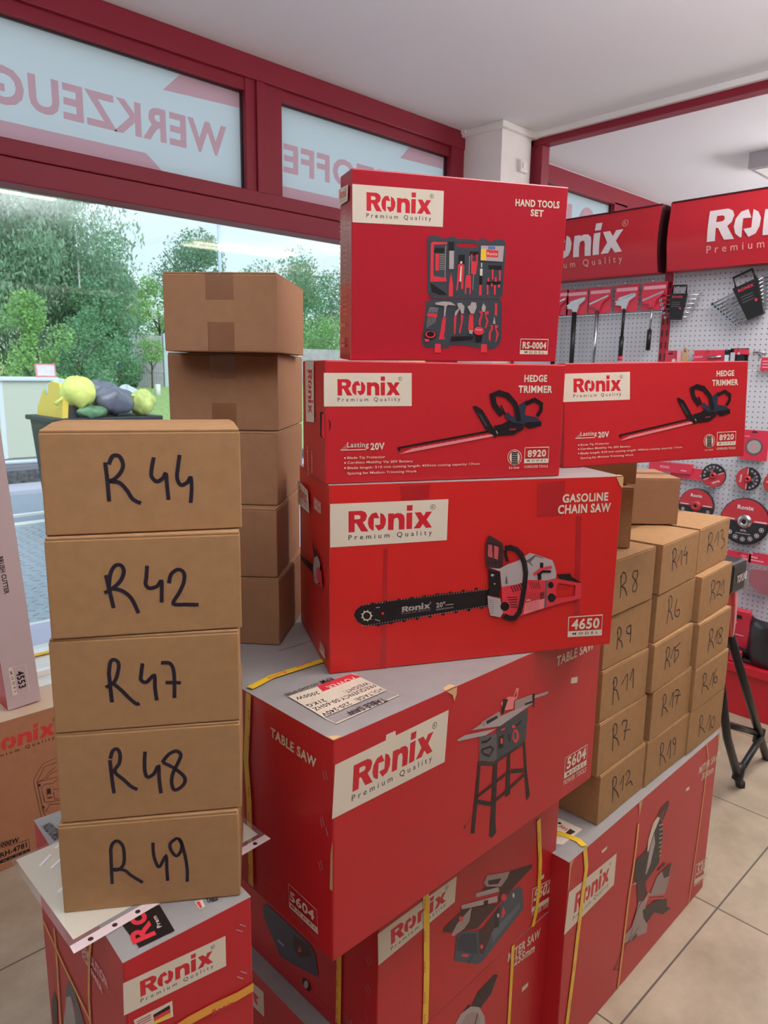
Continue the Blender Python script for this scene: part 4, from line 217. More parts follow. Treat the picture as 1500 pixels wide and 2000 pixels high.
"TS":[["logo_label","F","l","W","R","K",[[-2.5,235.7],[237.8,229.9],[243.7,319.9],[3.0,317.1]]],["logo_label","F","p","W",[[101.5,317.3],[102.3,326.9],[121.7,326.6],[123.0,316.9]],[]],["title_lettering","F","t","W","TABLE SAW",[559.1,305.2],[698.3,303.8],19.2,1],["title_lettering","F","p","W",[[616.9,264.1],[641.6,259.0],[640.7,246.5],[616.9,251.7]],[]],["model_badge","F","s","W",1.8,[[615.4,90.4],[700.7,88.7],[701.5,42.0],[615.6,45.5],[615.4,90.4]]],["model_badge","F","p","W",[[615.3,57.3],[701.1,53.6],[701.5,42.0],[615.6,45.5]],[]],["model_badge","F","t","W","5604",[622.4,63.1],[696.6,60.5],24.4,1],["model_badge","F","t","K","M O D E L",[625.2,46.5],[693.4,44.3],6.8,2],["model_badge","F","t","W","POWER TOOLS",[615.0,29.7],[702.5,25.9],11.1,2],["product_picture","F","p","D",[[377.2,242.9],[467.4,247.2],[471.5,244.2],[469.0,184.1],[424.8,177.5],[380.7,178.4],[375.2,221.6]],[]],["product_picture","F","p","D2",[[326.6,242.4],[376.9,230.4],[380.7,178.4],[371.2,178.1],[329.5,196.7]],[]],["product_picture","F","p","K2",[[327.2,196.8],[370.0,178.6],[380.7,178.4],[465.1,183.8],[465.7,177.0],[384.7,172.0],[381.6,165.2],[326.6,188.5]],[]],["product_picture","F","p","K",[[326.6,188.5],[334.7,185.3],[331.4,128.5],[325.5,57.7],[315.0,62.7],[321.3,128.2]],[]],["product_picture","F","p","K",[[370.4,172.8],[383.6,170.8],[384.7,121.9],[385.8,55.7],[390.2,28.7],[377.1,24.1],[369.4,30.2],[370.9,79.0]],[]],["product_picture","F","p","K",[[412.2,179.1],[421.0,177.3],[427.9,90.4],[412.9,90.2],[412.5,126.7]],[]],["product_picture","F","p","K",[[460.1,182.4],[468.0,181.1],[479.0,116.4],[493.6,58.7],[483.2,53.7],[470.8,119.7]],[]],["product_picture","F","p","P",[[384.8,285.5],[406.0,291.1],[421.0,286.3],[429.7,300.9],[437.5,296.9],[434.0,279.0],[424.2,277.4],[423.0,261.9],[393.2,268.7]],[[[423.5,285.5],[430.3,294.4],[432.3,284.3],[427.5,282.7]]]],["product_picture","F","p","K",[[391.5,291.0],[406.3,286.3],[393.7,262.2],[386.3,264.7]],[]],["product_picture","F","p","G2",[[426.8,276.6],[483.5,271.3],[490.8,249.3],[428.2,258.6]],[]],["product_picture","F","p","G",[[305.5,262.1],[385.6,241.5],[482.6,252.0],[428.2,258.6],[389.0,260.7],[330.8,265.3]],[]],["product_picture","F","p","G",[[268.3,258.4],[287.3,259.6],[375.0,240.5],[346.1,238.4],[269.6,255.0]],[]],["product_picture","F","p","G2",[[330.6,268.4],[378.7,271.2],[386.2,266.3],[384.3,259.1],[344.5,263.6],[342.6,257.3],[333.4,259.8]],[]],["product_picture","F","p","K",[[344.4,265.1],[374.4,265.6],[378.4,259.6],[347.1,258.1]],[]],["product_picture","F","p","G",[[486.5,267.1],[533.1,261.6],[537.7,257.6],[525.3,256.5],[489.7,261.2]],[]],["product_picture","F","p","K",[[480.8,272.2],[490.2,270.9],[490.3,241.3],[486.0,244.3]],[]],["product_picture","F","s","K",4.1,[[458.6,259.0],[484.9,256.2]]],["product_picture","F","p","Q",[[445.6,200.8],[445.1,195.0],[442.6,191.1],[438.6,189.9],[434.0,191.6],[429.6,195.9],[426.3,201.9],[424.8,208.4],[425.3,214.1],[427.8,218.0],[431.7,219.3],[436.3,217.7],[440.7,213.4],[444.1,207.4]],[]],["product_picture","F","p","D",[[439.0,204.1],[438.8,200.6],[437.6,198.2],[435.6,197.3],[433.3,198.2],[431.1,200.6],[429.4,204.0],[428.6,207.8],[428.8,211.2],[430.0,213.6],[432.0,214.5],[434.3,213.7],[436.5,211.3],[438.2,207.9]],[]],["product_picture","F","p","Q",[[432.8,224.1],[432.4,222.7],[430.9,222.0],[428.7,222.1],[426.2,223.0],[423.8,224.5],[422.2,226.3],[421.5,228.1],[421.9,229.5],[423.4,230.2],[425.6,230.1],[428.1,229.2],[430.4,227.7],[432.1,225.9]],[]],["product_picture","F","p","K",[[382.3,222.2],[396.7,221.7],[398.7,195.5],[384.1,197.8]],[]],["product_picture","F","p","Q",[[388.7,216.7],[395.3,215.1],[396.1,204.4],[389.4,206.1]],[]],["product_picture","F","s","K",4.0,[[334.0,215.1],[359.5,211.7],[368.2,203.8],[358.3,194.1],[341.5,204.5],[334.1,213.5]]],["product_picture","F","s","K",4.4,[[333.0,230.1],[347.0,225.7],[360.6,228.5]]],["product_picture","F","s","K",4.1,[[411.8,216.3],[418.0,199.5]]],["product_picture","F","s","K",4.3,[[436.0,225.4],[453.5,229.1]]],["product_picture","F","s","Q",3.6,[[388.7,232.5],[400.8,232.2]]],["product_picture","F","s","K",7.9,[[328.6,118.7],[369.7,95.8]]],["product_picture","F","s","K",5.9,[[330.3,129.1],[369.6,133.1]]],["product_picture","F","s","K",6.0,[[383.8,135.3],[415.3,138.7]]],["product_picture","F","s","K",7.6,[[425.4,137.9],[470.6,121.5]]],["product_picture","F","s","K",6.7,[[384.0,97.7],[474.0,113.3]]],["product_picture","F","s","K2",1.0,[[299.2,84.5],[316.2,100.4]]],["product_picture","F","s","K",2.6,[[295.7,87.7],[297.2,80.7]]],["title_lettering","L","t","W","TABLE SAW",[512.4,304.2],[623.3,297.5],15.5,1],["staples","L","s","G",1.2,[[638.5,299.3],[643.4,287.1]]],["staples","L","s","G",1.2,[[644.0,303.6],[648.8,291.5]]],["staples","L","s","G",1.2,[[632.7,223.1],[637.7,210.8]]],["staples","L","s","G",1.2,[[637.5,227.4],[642.4,215.2]]],["staples","L","s","G",1.2,[[645.2,215.6],[650.1,203.4]]],["staples","L","s","G",1.2,[[628.2,151.0],[633.3,138.6]]],["staples","L","s","G",1.2,[[633.4,155.8],[638.4,143.4]]],["model_badge","L","s","W",0.9,[[554.2,71.5],[624.5,66.8],[626.7,27.5],[556.0,31.4],[554.2,71.5]]],["model_badge","L","p","W",[[555.7,40.9],[625.8,38.0],[626.7,27.5],[556.0,31.4]],[]],["model_badge","L","t","W","5604",[557.5,45.5],[617.8,44.9],15.9,1],["model_badge","L","t","K","M O D E L",[559.9,34.6],[622.5,31.7],3.9,2],["model_badge","L","t","P2","POWER TOOLS",[556.4,21.0],[627.1,15.9],8.0,2],["printed_text","L","s","P2",2.6,[[480.0,50.9],[482.1,45.7]]],["printed_text","L","s","P2",2.6,[[493.9,48.7],[495.9,43.6]]],["printed_text","L","s","P2",2.6,[[508.9,49.2],[511.0,44.0]]],["printed_text","L","s","P2",2.6,[[525.0,49.5],[527.0,44.4]]],["printed_text","L","s","P2",2.5,[[540.8,47.1],[542.8,42.0]]],["printed_text","L","s","P2",0.8,[[475.0,26.1],[548.2,27.5]]],["packing_strap","L","s","Y",14,[[456.3,354.6],[451.2,295.0],[444.7,238.7],[450.9,168.4],[451.2,93.9],[451.1,9.6]]],["packing_strap","L","t","Q","Ronix",[453.9,326.8],[454.7,309.6],5,2],["packing_strap","L","t","Q","Ronix",[452.2,282.1],[453.0,264.6],5,2],["packing_strap","L","t","Q","Ronix",[450.5,236.6],[451.3,218.9],5,2],["packing_strap","L","t","Q","Ronix",[448.8,190.4],[449.6,172.4],5,2],["packing_strap","L","t","Q","Ronix",[447.0,143.4],[447.8,125.1],5,2],["packing_strap","L","t","Q","Ronix",[445.2,95.5],[446.1,77.0],5,2],["packing_strap","L","t","Q","Ronix",[443.4,46.8],[444.2,28.0],5,2],["packing_strap","T","s","Y",14,[[7.5,214.9],[58.0,227.4],[164.5,224.1],[351.0,191.9]]],["packing_strap","T","t","Q","Ronix",[145.0,235.5],[111.7,232.7],8,2],["packing_strap","T","t","Q","Ronix",[87.3,231.7],[48.3,228.1],8,2],["spec_label","T","p","W",[[35.7,150.7],[95.1,148.2],[168.5,150.2],[165.5,65.5],[31.9,60.3]],[]],["spec_label","T","s","W",1.9,[[31.9,60.3],[164.6,64.6],[167.2,38.1],[33.7,33.1],[31.9,60.3]]],["spec_label","T","p","Q",[[92.5,150.6],[165.2,149.7],[169.1,129.4],[86.5,128.3]],[]],["spec_label","T","t","W","POWER",[158.5,139.0],[100.4,139.0],15,2],["spec_label","T","t","K","WEIGHT:",[162.1,108.2],[109.5,107.3],10.5,2],["spec_label","T","t","K","FREQUENCY:",[163.1,94.6],[86.7,92.6],10.5,2],["spec_label","T","t","K","VOLTAGE:",[163.7,76.4],[103.6,74.3],10.5,2],["spec_label","T","t","K","TABLE SAW",[140.5,49.4],[65.4,50.7],15,2],["spec_label","T","t","K","2000W",[80.0,134.2],[40.1,140.8],10.5,2],["spec_label","T","t","K","21KG",[70.5,107.3],[37.2,109.3],10.5,2],["spec_label","T","t","K","50-60HZ",[86.0,93.2],[36.5,93.4],10.5,2],["spec_label","T","t","K","220-240V",[91.7,73.7],[34.7,70.8],10.5,2],["spec_label","T","t","K","RPM",[129.7,161.8],[107.0,162.8],13,2],["spec_label","T","t","K","NO LOAD SPEED",[98.8,160.7],[33.9,161.2],8,2],["tape_seam","T","s","K2",1.7,[[134.4,312.8],[216.6,312.6]]]],
"T5602":[["logo_label","F","l","W","R","K",[[1.0,212.2],[205.6,221.8],[208.6,276.9],[-1.7,276.6]]],["model_badge","F","s","W",2.3,[[480.2,98.5],[554.6,83.2],[557.8,27.4],[481.4,39.9],[480.2,98.5]]],["model_badge","F","t","W","5602",[485.9,65.1],[555.2,51.7],28.0,1],["model_badge","F","p","W",[[482.1,50.6],[558.4,38.5],[558.7,26.9],[481.4,39.9]],[]],["model_badge","F","t","W","POWER TOOLS",[482.7,26.4],[562.0,13.6],10.6,2],["model_badge","F","p","W",[[508.7,115.0],[523.8,113.6],[523.1,102.9],[507.9,105.5]],[]],["packing_strap","F","s","Y",16,[[118.8,288.0],[123.7,221.4],[127.7,116.1],[128.4,0.7]]],["packing_strap","F","s","Y",14,[[485.2,268.0],[502.5,152.3],[504.4,79.7],[497.2,28.0],[487.8,-0.1]]],["packing_strap","F","t","Q","Ronix",[118.8,256.3],[118.0,279.4],6,2],["packing_strap","F","t","Q","Ronix",[121.4,188.2],[120.5,211.8],6,2],["packing_strap","F","t","Q","Ronix",[123.9,120.9],[123.0,145.1],6,2],["packing_strap","F","t","Q","Ronix",[126.4,52.2],[125.5,76.9],6,2],["packing_strap","F","t","Q","Ronix",[128.3,2.2],[127.4,27.3],6,2],["packing_strap","F","t","Q","Ronix",[493.0,213.8],[490.8,236.2],5,2],["packing_strap","F","t","Q","Ronix",[498.0,162.7],[495.8,185.5],5,2],["packing_strap","F","t","Q","Ronix",[502.5,116.7],[500.2,139.8],5,2],["product_picture","F","p","K2",[[224.8,194.7],[349.0,137.4],[353.1,161.0],[305.9,183.2],[293.6,201.6],[386.2,193.0],[472.9,165.0],[470.5,156.9],[414.3,147.7],[282.4,118.9],[241.0,137.9],[196.0,161.2],[173.0,175.1],[175.1,183.0],[225.1,188.9]],[]],["product_picture","F","p","S",[[227.6,144.1],[274.4,115.9],[299.7,108.6],[396.4,141.1],[424.6,135.9],[438.3,122.2],[446.1,69.7],[430.8,63.9],[305.0,27.4],[288.0,30.3],[209.8,88.4],[214.9,140.4]],[]],["product_picture","F","p","S2",[[330.1,78.3],[431.4,92.8],[432.6,79.6],[337.8,51.4]],[]],["product_picture","F","p","N",[[233.3,134.9],[277.5,110.1],[286.4,55.3],[216.6,107.0],[217.9,130.9]],[]],["product_picture","F","p","K2",[[299.7,108.6],[338.9,117.2],[338.3,85.5],[304.0,42.1],[291.9,55.8],[285.8,109.0]],[]],["product_picture","F","p","G2",[[295.6,214.0],[305.8,225.7],[386.2,193.0],[378.1,181.3],[358.2,172.2],[304.7,201.3]],[]],["product_picture","F","p","K2",[[309.5,212.2],[356.6,192.8],[345.6,185.0],[313.1,200.6]],[]],["product_picture","F","p","G",[[225.6,203.6],[344.6,157.8],[347.2,142.4],[227.5,193.2]],[]],["product_picture","F","p","G",[[270.3,204.9],[347.6,176.9],[351.5,163.9],[272.3,194.3]],[]],["product_picture","F","p","K",[[298.3,172.0],[314.1,166.0],[313.4,155.6],[299.0,161.9]],[]],["product_picture","F","p","G2",[[197.7,153.7],[215.9,169.9],[259.7,180.4],[253.4,151.6],[238.0,143.5],[204.3,146.8]],[]],["product_picture","F","p","Q",[[380.1,134.0],[379.3,130.5],[376.6,128.8],[372.5,129.4],[367.8,132.0],[363.5,136.2],[360.3,141.1],[359.0,145.8],[359.7,149.3],[362.3,151.0],[366.4,150.4],[371.1,147.8],[375.5,143.7],[378.7,138.7]],[]],["product_picture","F","p","Q",[[362.5,95.5],[368.0,120.6],[378.7,98.2],[367.1,92.7]],[]],["product_picture","F","p","K",[[335.9,119.0],[355.6,127.6],[356.5,76.7],[338.3,85.5]],[]],["product_picture","F","p","W",[[408.3,123.3],[408.1,120.9],[407.2,119.5],[405.8,119.2],[404.0,120.1],[402.4,122.1],[401.2,124.8],[400.6,127.6],[400.7,130.0],[401.6,131.5],[403.1,131.8],[404.8,130.9],[406.4,128.9],[407.7,126.2]],[]],["product_picture","F","p","W",[[354.9,105.5],[354.7,103.4],[353.8,102.2],[352.4,102.0],[350.8,103.0],[349.2,104.9],[348.1,107.3],[347.6,109.8],[347.8,111.9],[348.6,113.1],[350.0,113.3],[351.7,112.3],[353.2,110.4],[354.4,108.0]],[]],["product_picture","F","p","Q",[[232.9,169.3],[232.4,167.2],[230.6,166.3],[227.8,166.8],[224.7,168.6],[221.9,171.4],[219.9,174.5],[219.1,177.4],[219.6,179.6],[221.4,180.5],[224.1,180.0],[227.2,178.2],[230.1,175.4],[232.1,172.3]],[]],["product_picture","F","p","Q",[[256.8,71.1],[255.6,70.1],[252.2,70.9],[247.3,73.3],[241.8,76.8],[236.8,80.7],[233.3,84.2],[232.0,86.8],[233.1,87.7],[236.4,87.0],[241.3,84.6],[246.8,81.1],[251.9,77.2],[255.4,73.6]],[]],["product_picture","F","p","Q",[[304.1,62.1],[303.7,60.0],[302.2,58.9],[299.9,59.3],[297.3,60.9],[294.9,63.5],[293.2,66.5],[292.5,69.4],[292.9,71.5],[294.4,72.6],[296.6,72.2],[299.2,70.6],[301.6,68.1],[303.4,65.0]],[]],["product_picture","F","s","K",2.9,[[255.1,53.5],[272.1,64.3]]],["product_picture","L","p","S3",[[212.4,130.4],[223.1,141.4],[364.8,136.7],[382.7,124.2],[391.3,79.6],[320.7,58.4],[268.3,46.5],[245.3,73.6],[215.1,101.6]],[]],["product_picture","L","p","K2",[[315.3,127.2],[334.2,128.0],[364.8,132.3],[370.7,114.1],[333.6,85.2],[311.7,97.9]],[]],["product_picture","L","p","Q",[[334.0,112.3],[340.1,102.9],[327.5,94.6]],[]],["product_picture","L","s","G",4.7,[[262.4,79.8],[282.3,78.8]]],["product_picture","L","p","K",[[345.7,48.2],[361.1,47.6],[367.1,38.3],[360.9,27.1],[348.6,27.5],[339.3,34.7]],[]],["product_picture","L","p","G",[[360.1,42.4],[359.4,38.0],[357.5,33.5],[354.7,29.8],[351.7,27.7],[349.0,27.5],[347.1,29.3],[346.4,32.8],[347.2,37.3],[349.1,41.8],[351.9,45.4],[354.9,47.5],[357.6,47.7],[359.5,45.8]],[]],["printed_text","L","s","P2",2.6,[[382.2,43.3],[386.7,40.5]]],["printed_text","L","s","P2",2.6,[[398.6,43.8],[403.0,41.0]]],["printed_text","L","s","P2",2.6,[[414.6,44.3],[419.0,41.5]]],["printed_text","L","s","P2",2.6,[[431.9,45.8],[436.1,43.0]]],["printed_text","L","s","P2",0.9,[[379.1,24.3],[440.4,26.9]]],["printed_text","L","s","P2",0.8,[[464.0,59.5],[464.2,29.4]]],["printed_text","L","s","P2",0.8,[[464.0,59.5],[500.4,60.9]]],["printed_text","L","t","P2","56",[468.2,39.0],[492.6,42.3],15.0,1],["staples","L","s","G",1.2,[[521.8,212.0],[529.5,201.1]]],["staples","L","s","G",1.2,[[529.2,218.9],[536.9,208.0]]],["staples","L","s","G",1.2,[[521.3,153.0],[529.1,142.2]]],["staples","L","s","G",1.2,[[527.6,159.4],[535.3,148.6]]],["staples","L","s","G",1.2,[[522.2,93.9],[530.0,83.1]]],["packing_strap","L","s","Y",14,[[452.3,201.4],[451.9,117.1],[450.3,20.1]]],["packing_strap","L","t","Q","Ronix",[449.0,134.3],[449.0,149.0],6,2],["packing_strap","L","t","Q","Ronix",[449.2,100.3],[449.1,115.2],6,2],["packing_strap","L","t","Q","Ronix",[449.3,72.5],[449.2,87.5],6,2],["packing_strap","L","t","Q","Ronix",[449.4,40.1],[449.3,55.3],6,2],["packing_strap","L","t","Q","Ronix",[449.5,16.2],[449.4,31.4],6,2]],
"MS255":[["title_lettering","F","t","W","MITER SAW",[436.1,344.9],[559.4,336.4],22.0,1],["title_lettering","F","t","W","255mm",[460.3,320.1],[539.5,308.3],21.2,1],["title_lettering","F","p","W",[[499.0,239.4],[522.8,238.1],[522.1,226.9],[498.4,227.1]],[]],["packing_strap","F","s","Y",11,[[451.6,379.2],[452.4,309.6],[451.7,175.3],[450.2,111.6]]],["product_picture","F","p","K",[[288.0,323.0],[303.8,328.2],[315.3,318.3],[333.3,338.8],[389.8,345.0],[402.2,334.8],[381.1,302.5],[347.4,292.0],[313.9,294.6]],[]],["product_picture","F","p","G",[[255.4,291.6],[265.0,308.9],[280.1,322.4],[312.5,318.1],[341.5,296.1],[360.7,261.7],[365.2,237.4],[357.9,217.1]],[]],["product_picture","F","p","G2",[[281.4,297.2],[296.9,306.5],[319.0,301.4],[336.5,287.1],[346.5,261.2],[339.0,245.5]],[]],["product_picture","F","s","K2",4.3,[[336.7,282.7],[329.6,262.8]]],["logo_label","L","p","W",[[332.3,350.7],[373.5,356.2],[373.5,296.9],[334.0,293.9]],[]],["logo_label","L","p","Q",[[335.3,331.2],[356.8,329.9],[345.7,319.5],[352.5,307.6],[341.7,306.9],[334.7,316.3]],[]]],
"M305":[["logo_label","F","l","W","R","K",[[-2.1,350.4],[228.9,354.5],[228.9,442.2],[6.9,455.4]]],["logo_label","F","p","W",[[149.6,488.6],[175.2,488.8],[174.8,481.4],[150.7,480.9]],[]],["title_lettering","F","t","W","MITER SAW",[723.0,452.6],[876.2,442.7],22.9,1],["title_lettering","F","t","W","305mm",[749.9,421.0],[841.0,411.9],22.2,1],["title_lettering","F","p","W",[[637.1,443.6],[661.9,439.0],[662.0,429.0],[637.2,433.7]],[]],["model_badge","F","s","W",3.2,[[780.3,121.7],[883.8,96.0],[880.7,32.7],[784.4,53.8],[780.3,121.7]]],["model_badge","F","t","W","5303",[792.5,79.7],[883.5,56.7],35.3,1],["model_badge","F","p","W",[[784.0,70.5],[880.3,44.2],[880.7,32.7],[784.4,53.8]],[]],["model_badge","F","t","W","POWER TOOLS",[780.6,44.9],[884.7,16.4],13.0,2],["packing_strap","F","s","Y",16,[[62.7,541.5],[77.5,481.3],[70.4,427.6],[61.9,328.3],[52.3,206.6],[39.3,80.5]]],["packing_strap","F","s","Y2",10,[[337.6,472.1],[336.5,418.7],[331.2,348.6],[318.9,267.7],[311.0,131.5],[301.3,3.2]]],["packing_strap","F","s","Y2",6,[[755.3,540.6],[779.9,488.1],[779.8,369.5],[766.7,180.0],[748.9,4.7]]],["packing_strap","F","t","Q","Ronix",[64.3,431.0],[68.5,453.4],7,2],["packing_strap","F","t","Q","Ronix",[61.9,328.3],[66.1,351.1],7,2],["packing_strap","F","t","Q","Ronix",[55.4,221.8],[59.6,244.9],7,2],["packing_strap","F","t","Q","Ronix",[48.4,122.4],[52.6,145.7],7,2],["staples","F","s","G",1.2,[[887.7,493.6],[903.6,471.8]]],["staples","F","s","G",1.2,[[875.4,493.0],[887.4,475.8]]],["staples","F","s","G",1.2,[[877.8,412.9],[893.7,390.4]]],["staples","F","s","G",1.2,[[865.4,412.6],[877.5,394.9]]],["staples","F","s","G",1.2,[[877.9,316.3],[894.0,293.0]]],["staples","F","s","G",1.2,[[865.4,316.4],[877.6,298.1]]],["staples","F","s","G",1.2,[[885.1,214.9],[901.4,190.6]]],["staples","F","s","G",1.2,[[872.5,215.3],[884.8,196.3]]],["staples","F","s","G",1.2,[[883.7,121.2],[900.1,96.1]]],["staples","F","s","G",1.2,[[871.0,122.0],[883.4,102.3]]],["packing_strap","T","s","Y",16,[[73.4,5.6],[82.2,27.0],[76.2,60.8],[59.0,110.1]]],["spec_label","T","p","W",[[115.6,147.0],[124.3,103.4],[127.8,42.1],[40.5,43.2],[21.0,85.3]],[]],["spec_label","T","p","K2",[[82.7,62.7],[108.1,63.3],[107.0,47.9],[81.6,51.6]],[]],["spec_label","T","t","Q","305",[95.6,87.8],[92.0,66.3],11.4,1],["spec_label","T","s","K",7.6,[[109.1,96.2],[107.9,88.9]]],["product_picture","F","p","K",[[453.6,440.9],[471.2,456.1],[518.8,458.3],[524.8,443.8],[512.6,428.6],[492.5,408.3],[467.7,428.6]],[[[478.8,432.3],[501.0,441.2],[505.3,434.9],[489.6,422.9]]]],["product_picture","F","p","K",[[341.5,363.7],[397.0,361.2],[438.6,413.2],[471.6,423.9],[486.6,408.1],[500.3,369.1],[493.7,279.3],[415.1,261.0],[340.9,304.0]],[]],["product_picture","F","p","W",[[408.8,358.2],[408.6,390.1],[429.3,432.0],[454.2,437.8],[471.0,427.1],[436.5,393.9],[415.6,351.8]],[]],["product_picture","F","p","G",[[410.3,287.2],[425.3,361.6],[442.2,394.0],[454.7,358.7],[436.1,303.2],[416.6,283.8]],[]],["product_picture","F","s","W",2.6,[[469.5,404.4],[494.8,396.9]]],["product_picture","F","s","W",2.6,[[474.9,388.6],[495.7,383.2]]],["product_picture","F","s","W",2.6,[[480.4,372.7],[496.6,369.3]]],["product_picture","F","s","W",2.7,[[478.0,360.6],[497.5,355.5]]],["product_picture","F","s","W",2.7,[[480.8,345.8],[498.5,341.6]]],["product_picture","F","s","W",2.6,[[483.7,330.9],[499.4,327.6]]],["product_picture","F","s","W",2.6,[[486.6,316.0],[500.3,313.6]]],["product_picture","F","s","W",2.7,[[489.5,301.1],[501.3,299.6]]],["product_picture","F","p","K2",[[358.9,294.3],[415.1,261.0],[426.8,227.8],[397.1,202.6],[377.3,219.8]],[]],["product_picture","F","p","G",[[328.0,301.0],[356.4,292.8],[360.8,283.1]],[]],["product_picture","F","p","G2",[[362.8,174.9],[382.9,219.6],[413.7,205.2],[440.3,217.3],[454.6,203.4],[489.5,239.1],[551.3,237.1],[583.9,232.6],[576.2,177.0],[556.9,146.5],[444.6,193.8],[429.5,181.2],[454.9,105.2],[453.4,81.3],[403.3,102.5],[315.6,132.4],[316.8,158.1],[354.5,159.0]],[]],["product_picture","F","p","K2",[[520.0,238.1],[551.3,237.1],[583.9,232.6],[572.5,194.7],[538.7,206.6]],[]],["product_picture","F","p","K",[[413.3,175.4],[492.3,160.8],[574.8,120.6],[580.6,91.7],[611.5,67.6],[557.6,79.4],[493.5,122.9],[447.1,116.0],[424.5,144.6]],[]],["product_picture","F","p","Q",[[442.8,203.9],[557.3,144.7],[553.7,130.9],[445.1,191.1]],[]],["product_picture","F","s","K",2.7,[[443.9,197.8],[548.3,142.5]]],["product_picture","F","p","K",[[484.9,262.7],[534.2,259.9],[536.0,251.3],[489.6,254.2]],[]],["product_picture","F","s","K",3.4,[[398.0,133.0],[328.6,118.4],[303.7,107.4],[271.1,81.1],[300.2,62.1]]],["product_picture","F","s","K",3.4,[[361.7,148.7],[339.0,120.8]]],["product_picture","F","s","K2",4.1,[[427.4,224.5],[375.6,197.1],[358.4,168.6]]],["product_picture","F","p","K",[[361.2,119.2],[388.9,120.4],[393.8,108.3],[368.5,108.7]],[]]],
"BL":[["logo_label","F","l","W","R","K",[[-2.6,843.6],[132.4,831.5],[132.9,876.7],[-1.1,887.4]]],["flag_sticker","F","p","W",[[8.5,829.9],[57.5,826.1],[57.7,802.5],[11.5,811.5]],[]],["flag_sticker","F","p","K",[[32.5,821.7],[53.8,822.0],[54.3,816.5],[32.9,817.1]],[]],["flag_sticker","F","p","Q",[[32.9,817.1],[54.3,816.5],[54.5,810.6],[33.4,811.6]],[]],["flag_sticker","F","p","Y",[[33.4,811.6],[54.5,810.6],[54.8,805.8],[33.6,806.8]],[]],["flag_sticker","F","s","P2",1.5,[[12.2,825.0],[29.9,823.9]]],["flag_sticker","F","s","P2",1.5,[[12.0,821.6],[29.7,820.5]]],["flag_sticker","F","s","P2",1.4,[[11.8,818.1],[29.6,817.0]]],["staples","F","s","G",1.2,[[153.9,882.3],[163.0,874.1]]],["staples","F","s","G",1.2,[[148.5,877.3],[157.6,869.1]]],["staples","F","s","G",1.2,[[153.4,810.7],[162.6,801.8]]],["staples","F","s","G",1.2,[[147.9,805.7],[157.0,796.8]]],["packing_strap","F","s","Y2",13,[[171.3,776.0],[145.8,776.6],[112.0,781.7],[77.2,784.3],[39.3,782.2]]],["packing_strap","F","t","Q","Ronix",[109.1,771.4],[140.2,767.7],8.0,2],["packing_strap","L","s","Y2",7,[[13.8,745.5],[47.0,740.9],[89.3,735.9],[135.9,731.0],[186.2,727.6],[221.5,724.9]]],["packing_strap","L","s","Y2",7,[[72.6,772.5],[74.2,731.8],[69.3,661.8],[64.2,589.7]]],["packing_strap","L","s","Y2",7,[[247.0,868.3],[235.1,832.8],[221.3,764.2],[219.8,715.0]]],["title_lettering","L","t","P3","DEMOLITION",[202.7,822.8],[298.9,836.1],15.1,1],["title_lettering","L","t","P3","HAMMER",[202.4,813.1],[278.0,811.4],9.7,1],["product_picture","L","p","D2",[[107.9,693.5],[123.2,717.8],[150.6,723.0],[189.2,694.9],[203.4,689.4],[120.2,621.5],[87.3,613.1]],[]],["product_picture","L","p","G",[[106.0,676.3],[128.5,694.8],[141.6,677.8],[144.3,658.9],[144.1,641.0],[73.8,583.6],[83.1,618.5]],[]],["product_picture","L","p","K2",[[36.9,633.4],[50.5,627.1],[43.0,577.6],[42.4,557.9],[9.3,530.9],[18.2,602.4]],[]],["product_picture","L","s","Q",2.3,[[131.2,691.7],[177.3,680.8]]],["logo_label","T","p","K",[[22.0,58.8],[23.8,9.2],[68.3,7.4],[72.3,61.0],[58.9,68.8]],[]],["logo_label","T","t","Q","Ro",[47.0,16.1],[51.7,68.6],27,1],["logo_label","T","t","W","Prem",[58.9,24.3],[61.2,46.6],5.5,2],["printed_text","T","t","K2","DEMOLITION",[22.2,285.5],[17.6,333.9],14,1],["printed_text","T","t","K","TABLE",[121.8,24.9],[135.6,21.9],10.0,1],["printed_text","T","p","W",[[110.0,38.9],[119.5,35.3],[116.2,21.3],[108.7,21.3]],[]],["printed_text","T","p","Q",[[111.0,36.0],[115.3,34.5],[112.8,22.0],[110.0,22.3]],[]]],
"R44":[["marker_writing","F","s","INK",4.6,[[69.4,85.7],[70.7,65.4],[71.3,39.5]]],["marker_writing","F","s","INK",4.6,[[73.3,83.0],[77.9,92.6],[85.4,92.4],[89.0,82.7],[86.1,73.9],[79.0,66.1],[73.9,63.5],[83.7,61.5],[91.6,52.3],[97.8,41.3],[106.8,36.0]]],["marker_writing","F","s","INK",4.6,[[123.7,90.6],[120.6,76.7],[120.2,67.7],[125.9,61.8],[132.9,65.6],[136.5,70.6],[137.3,56.5],[138.3,39.1]]],["marker_writing","F","s","INK",4.6,[[153.2,93.1],[150.6,77.9],[149.2,65.2],[153.2,56.9],[160.3,59.5],[164.9,65.4],[165.6,52.0],[163.8,34.6]]]],
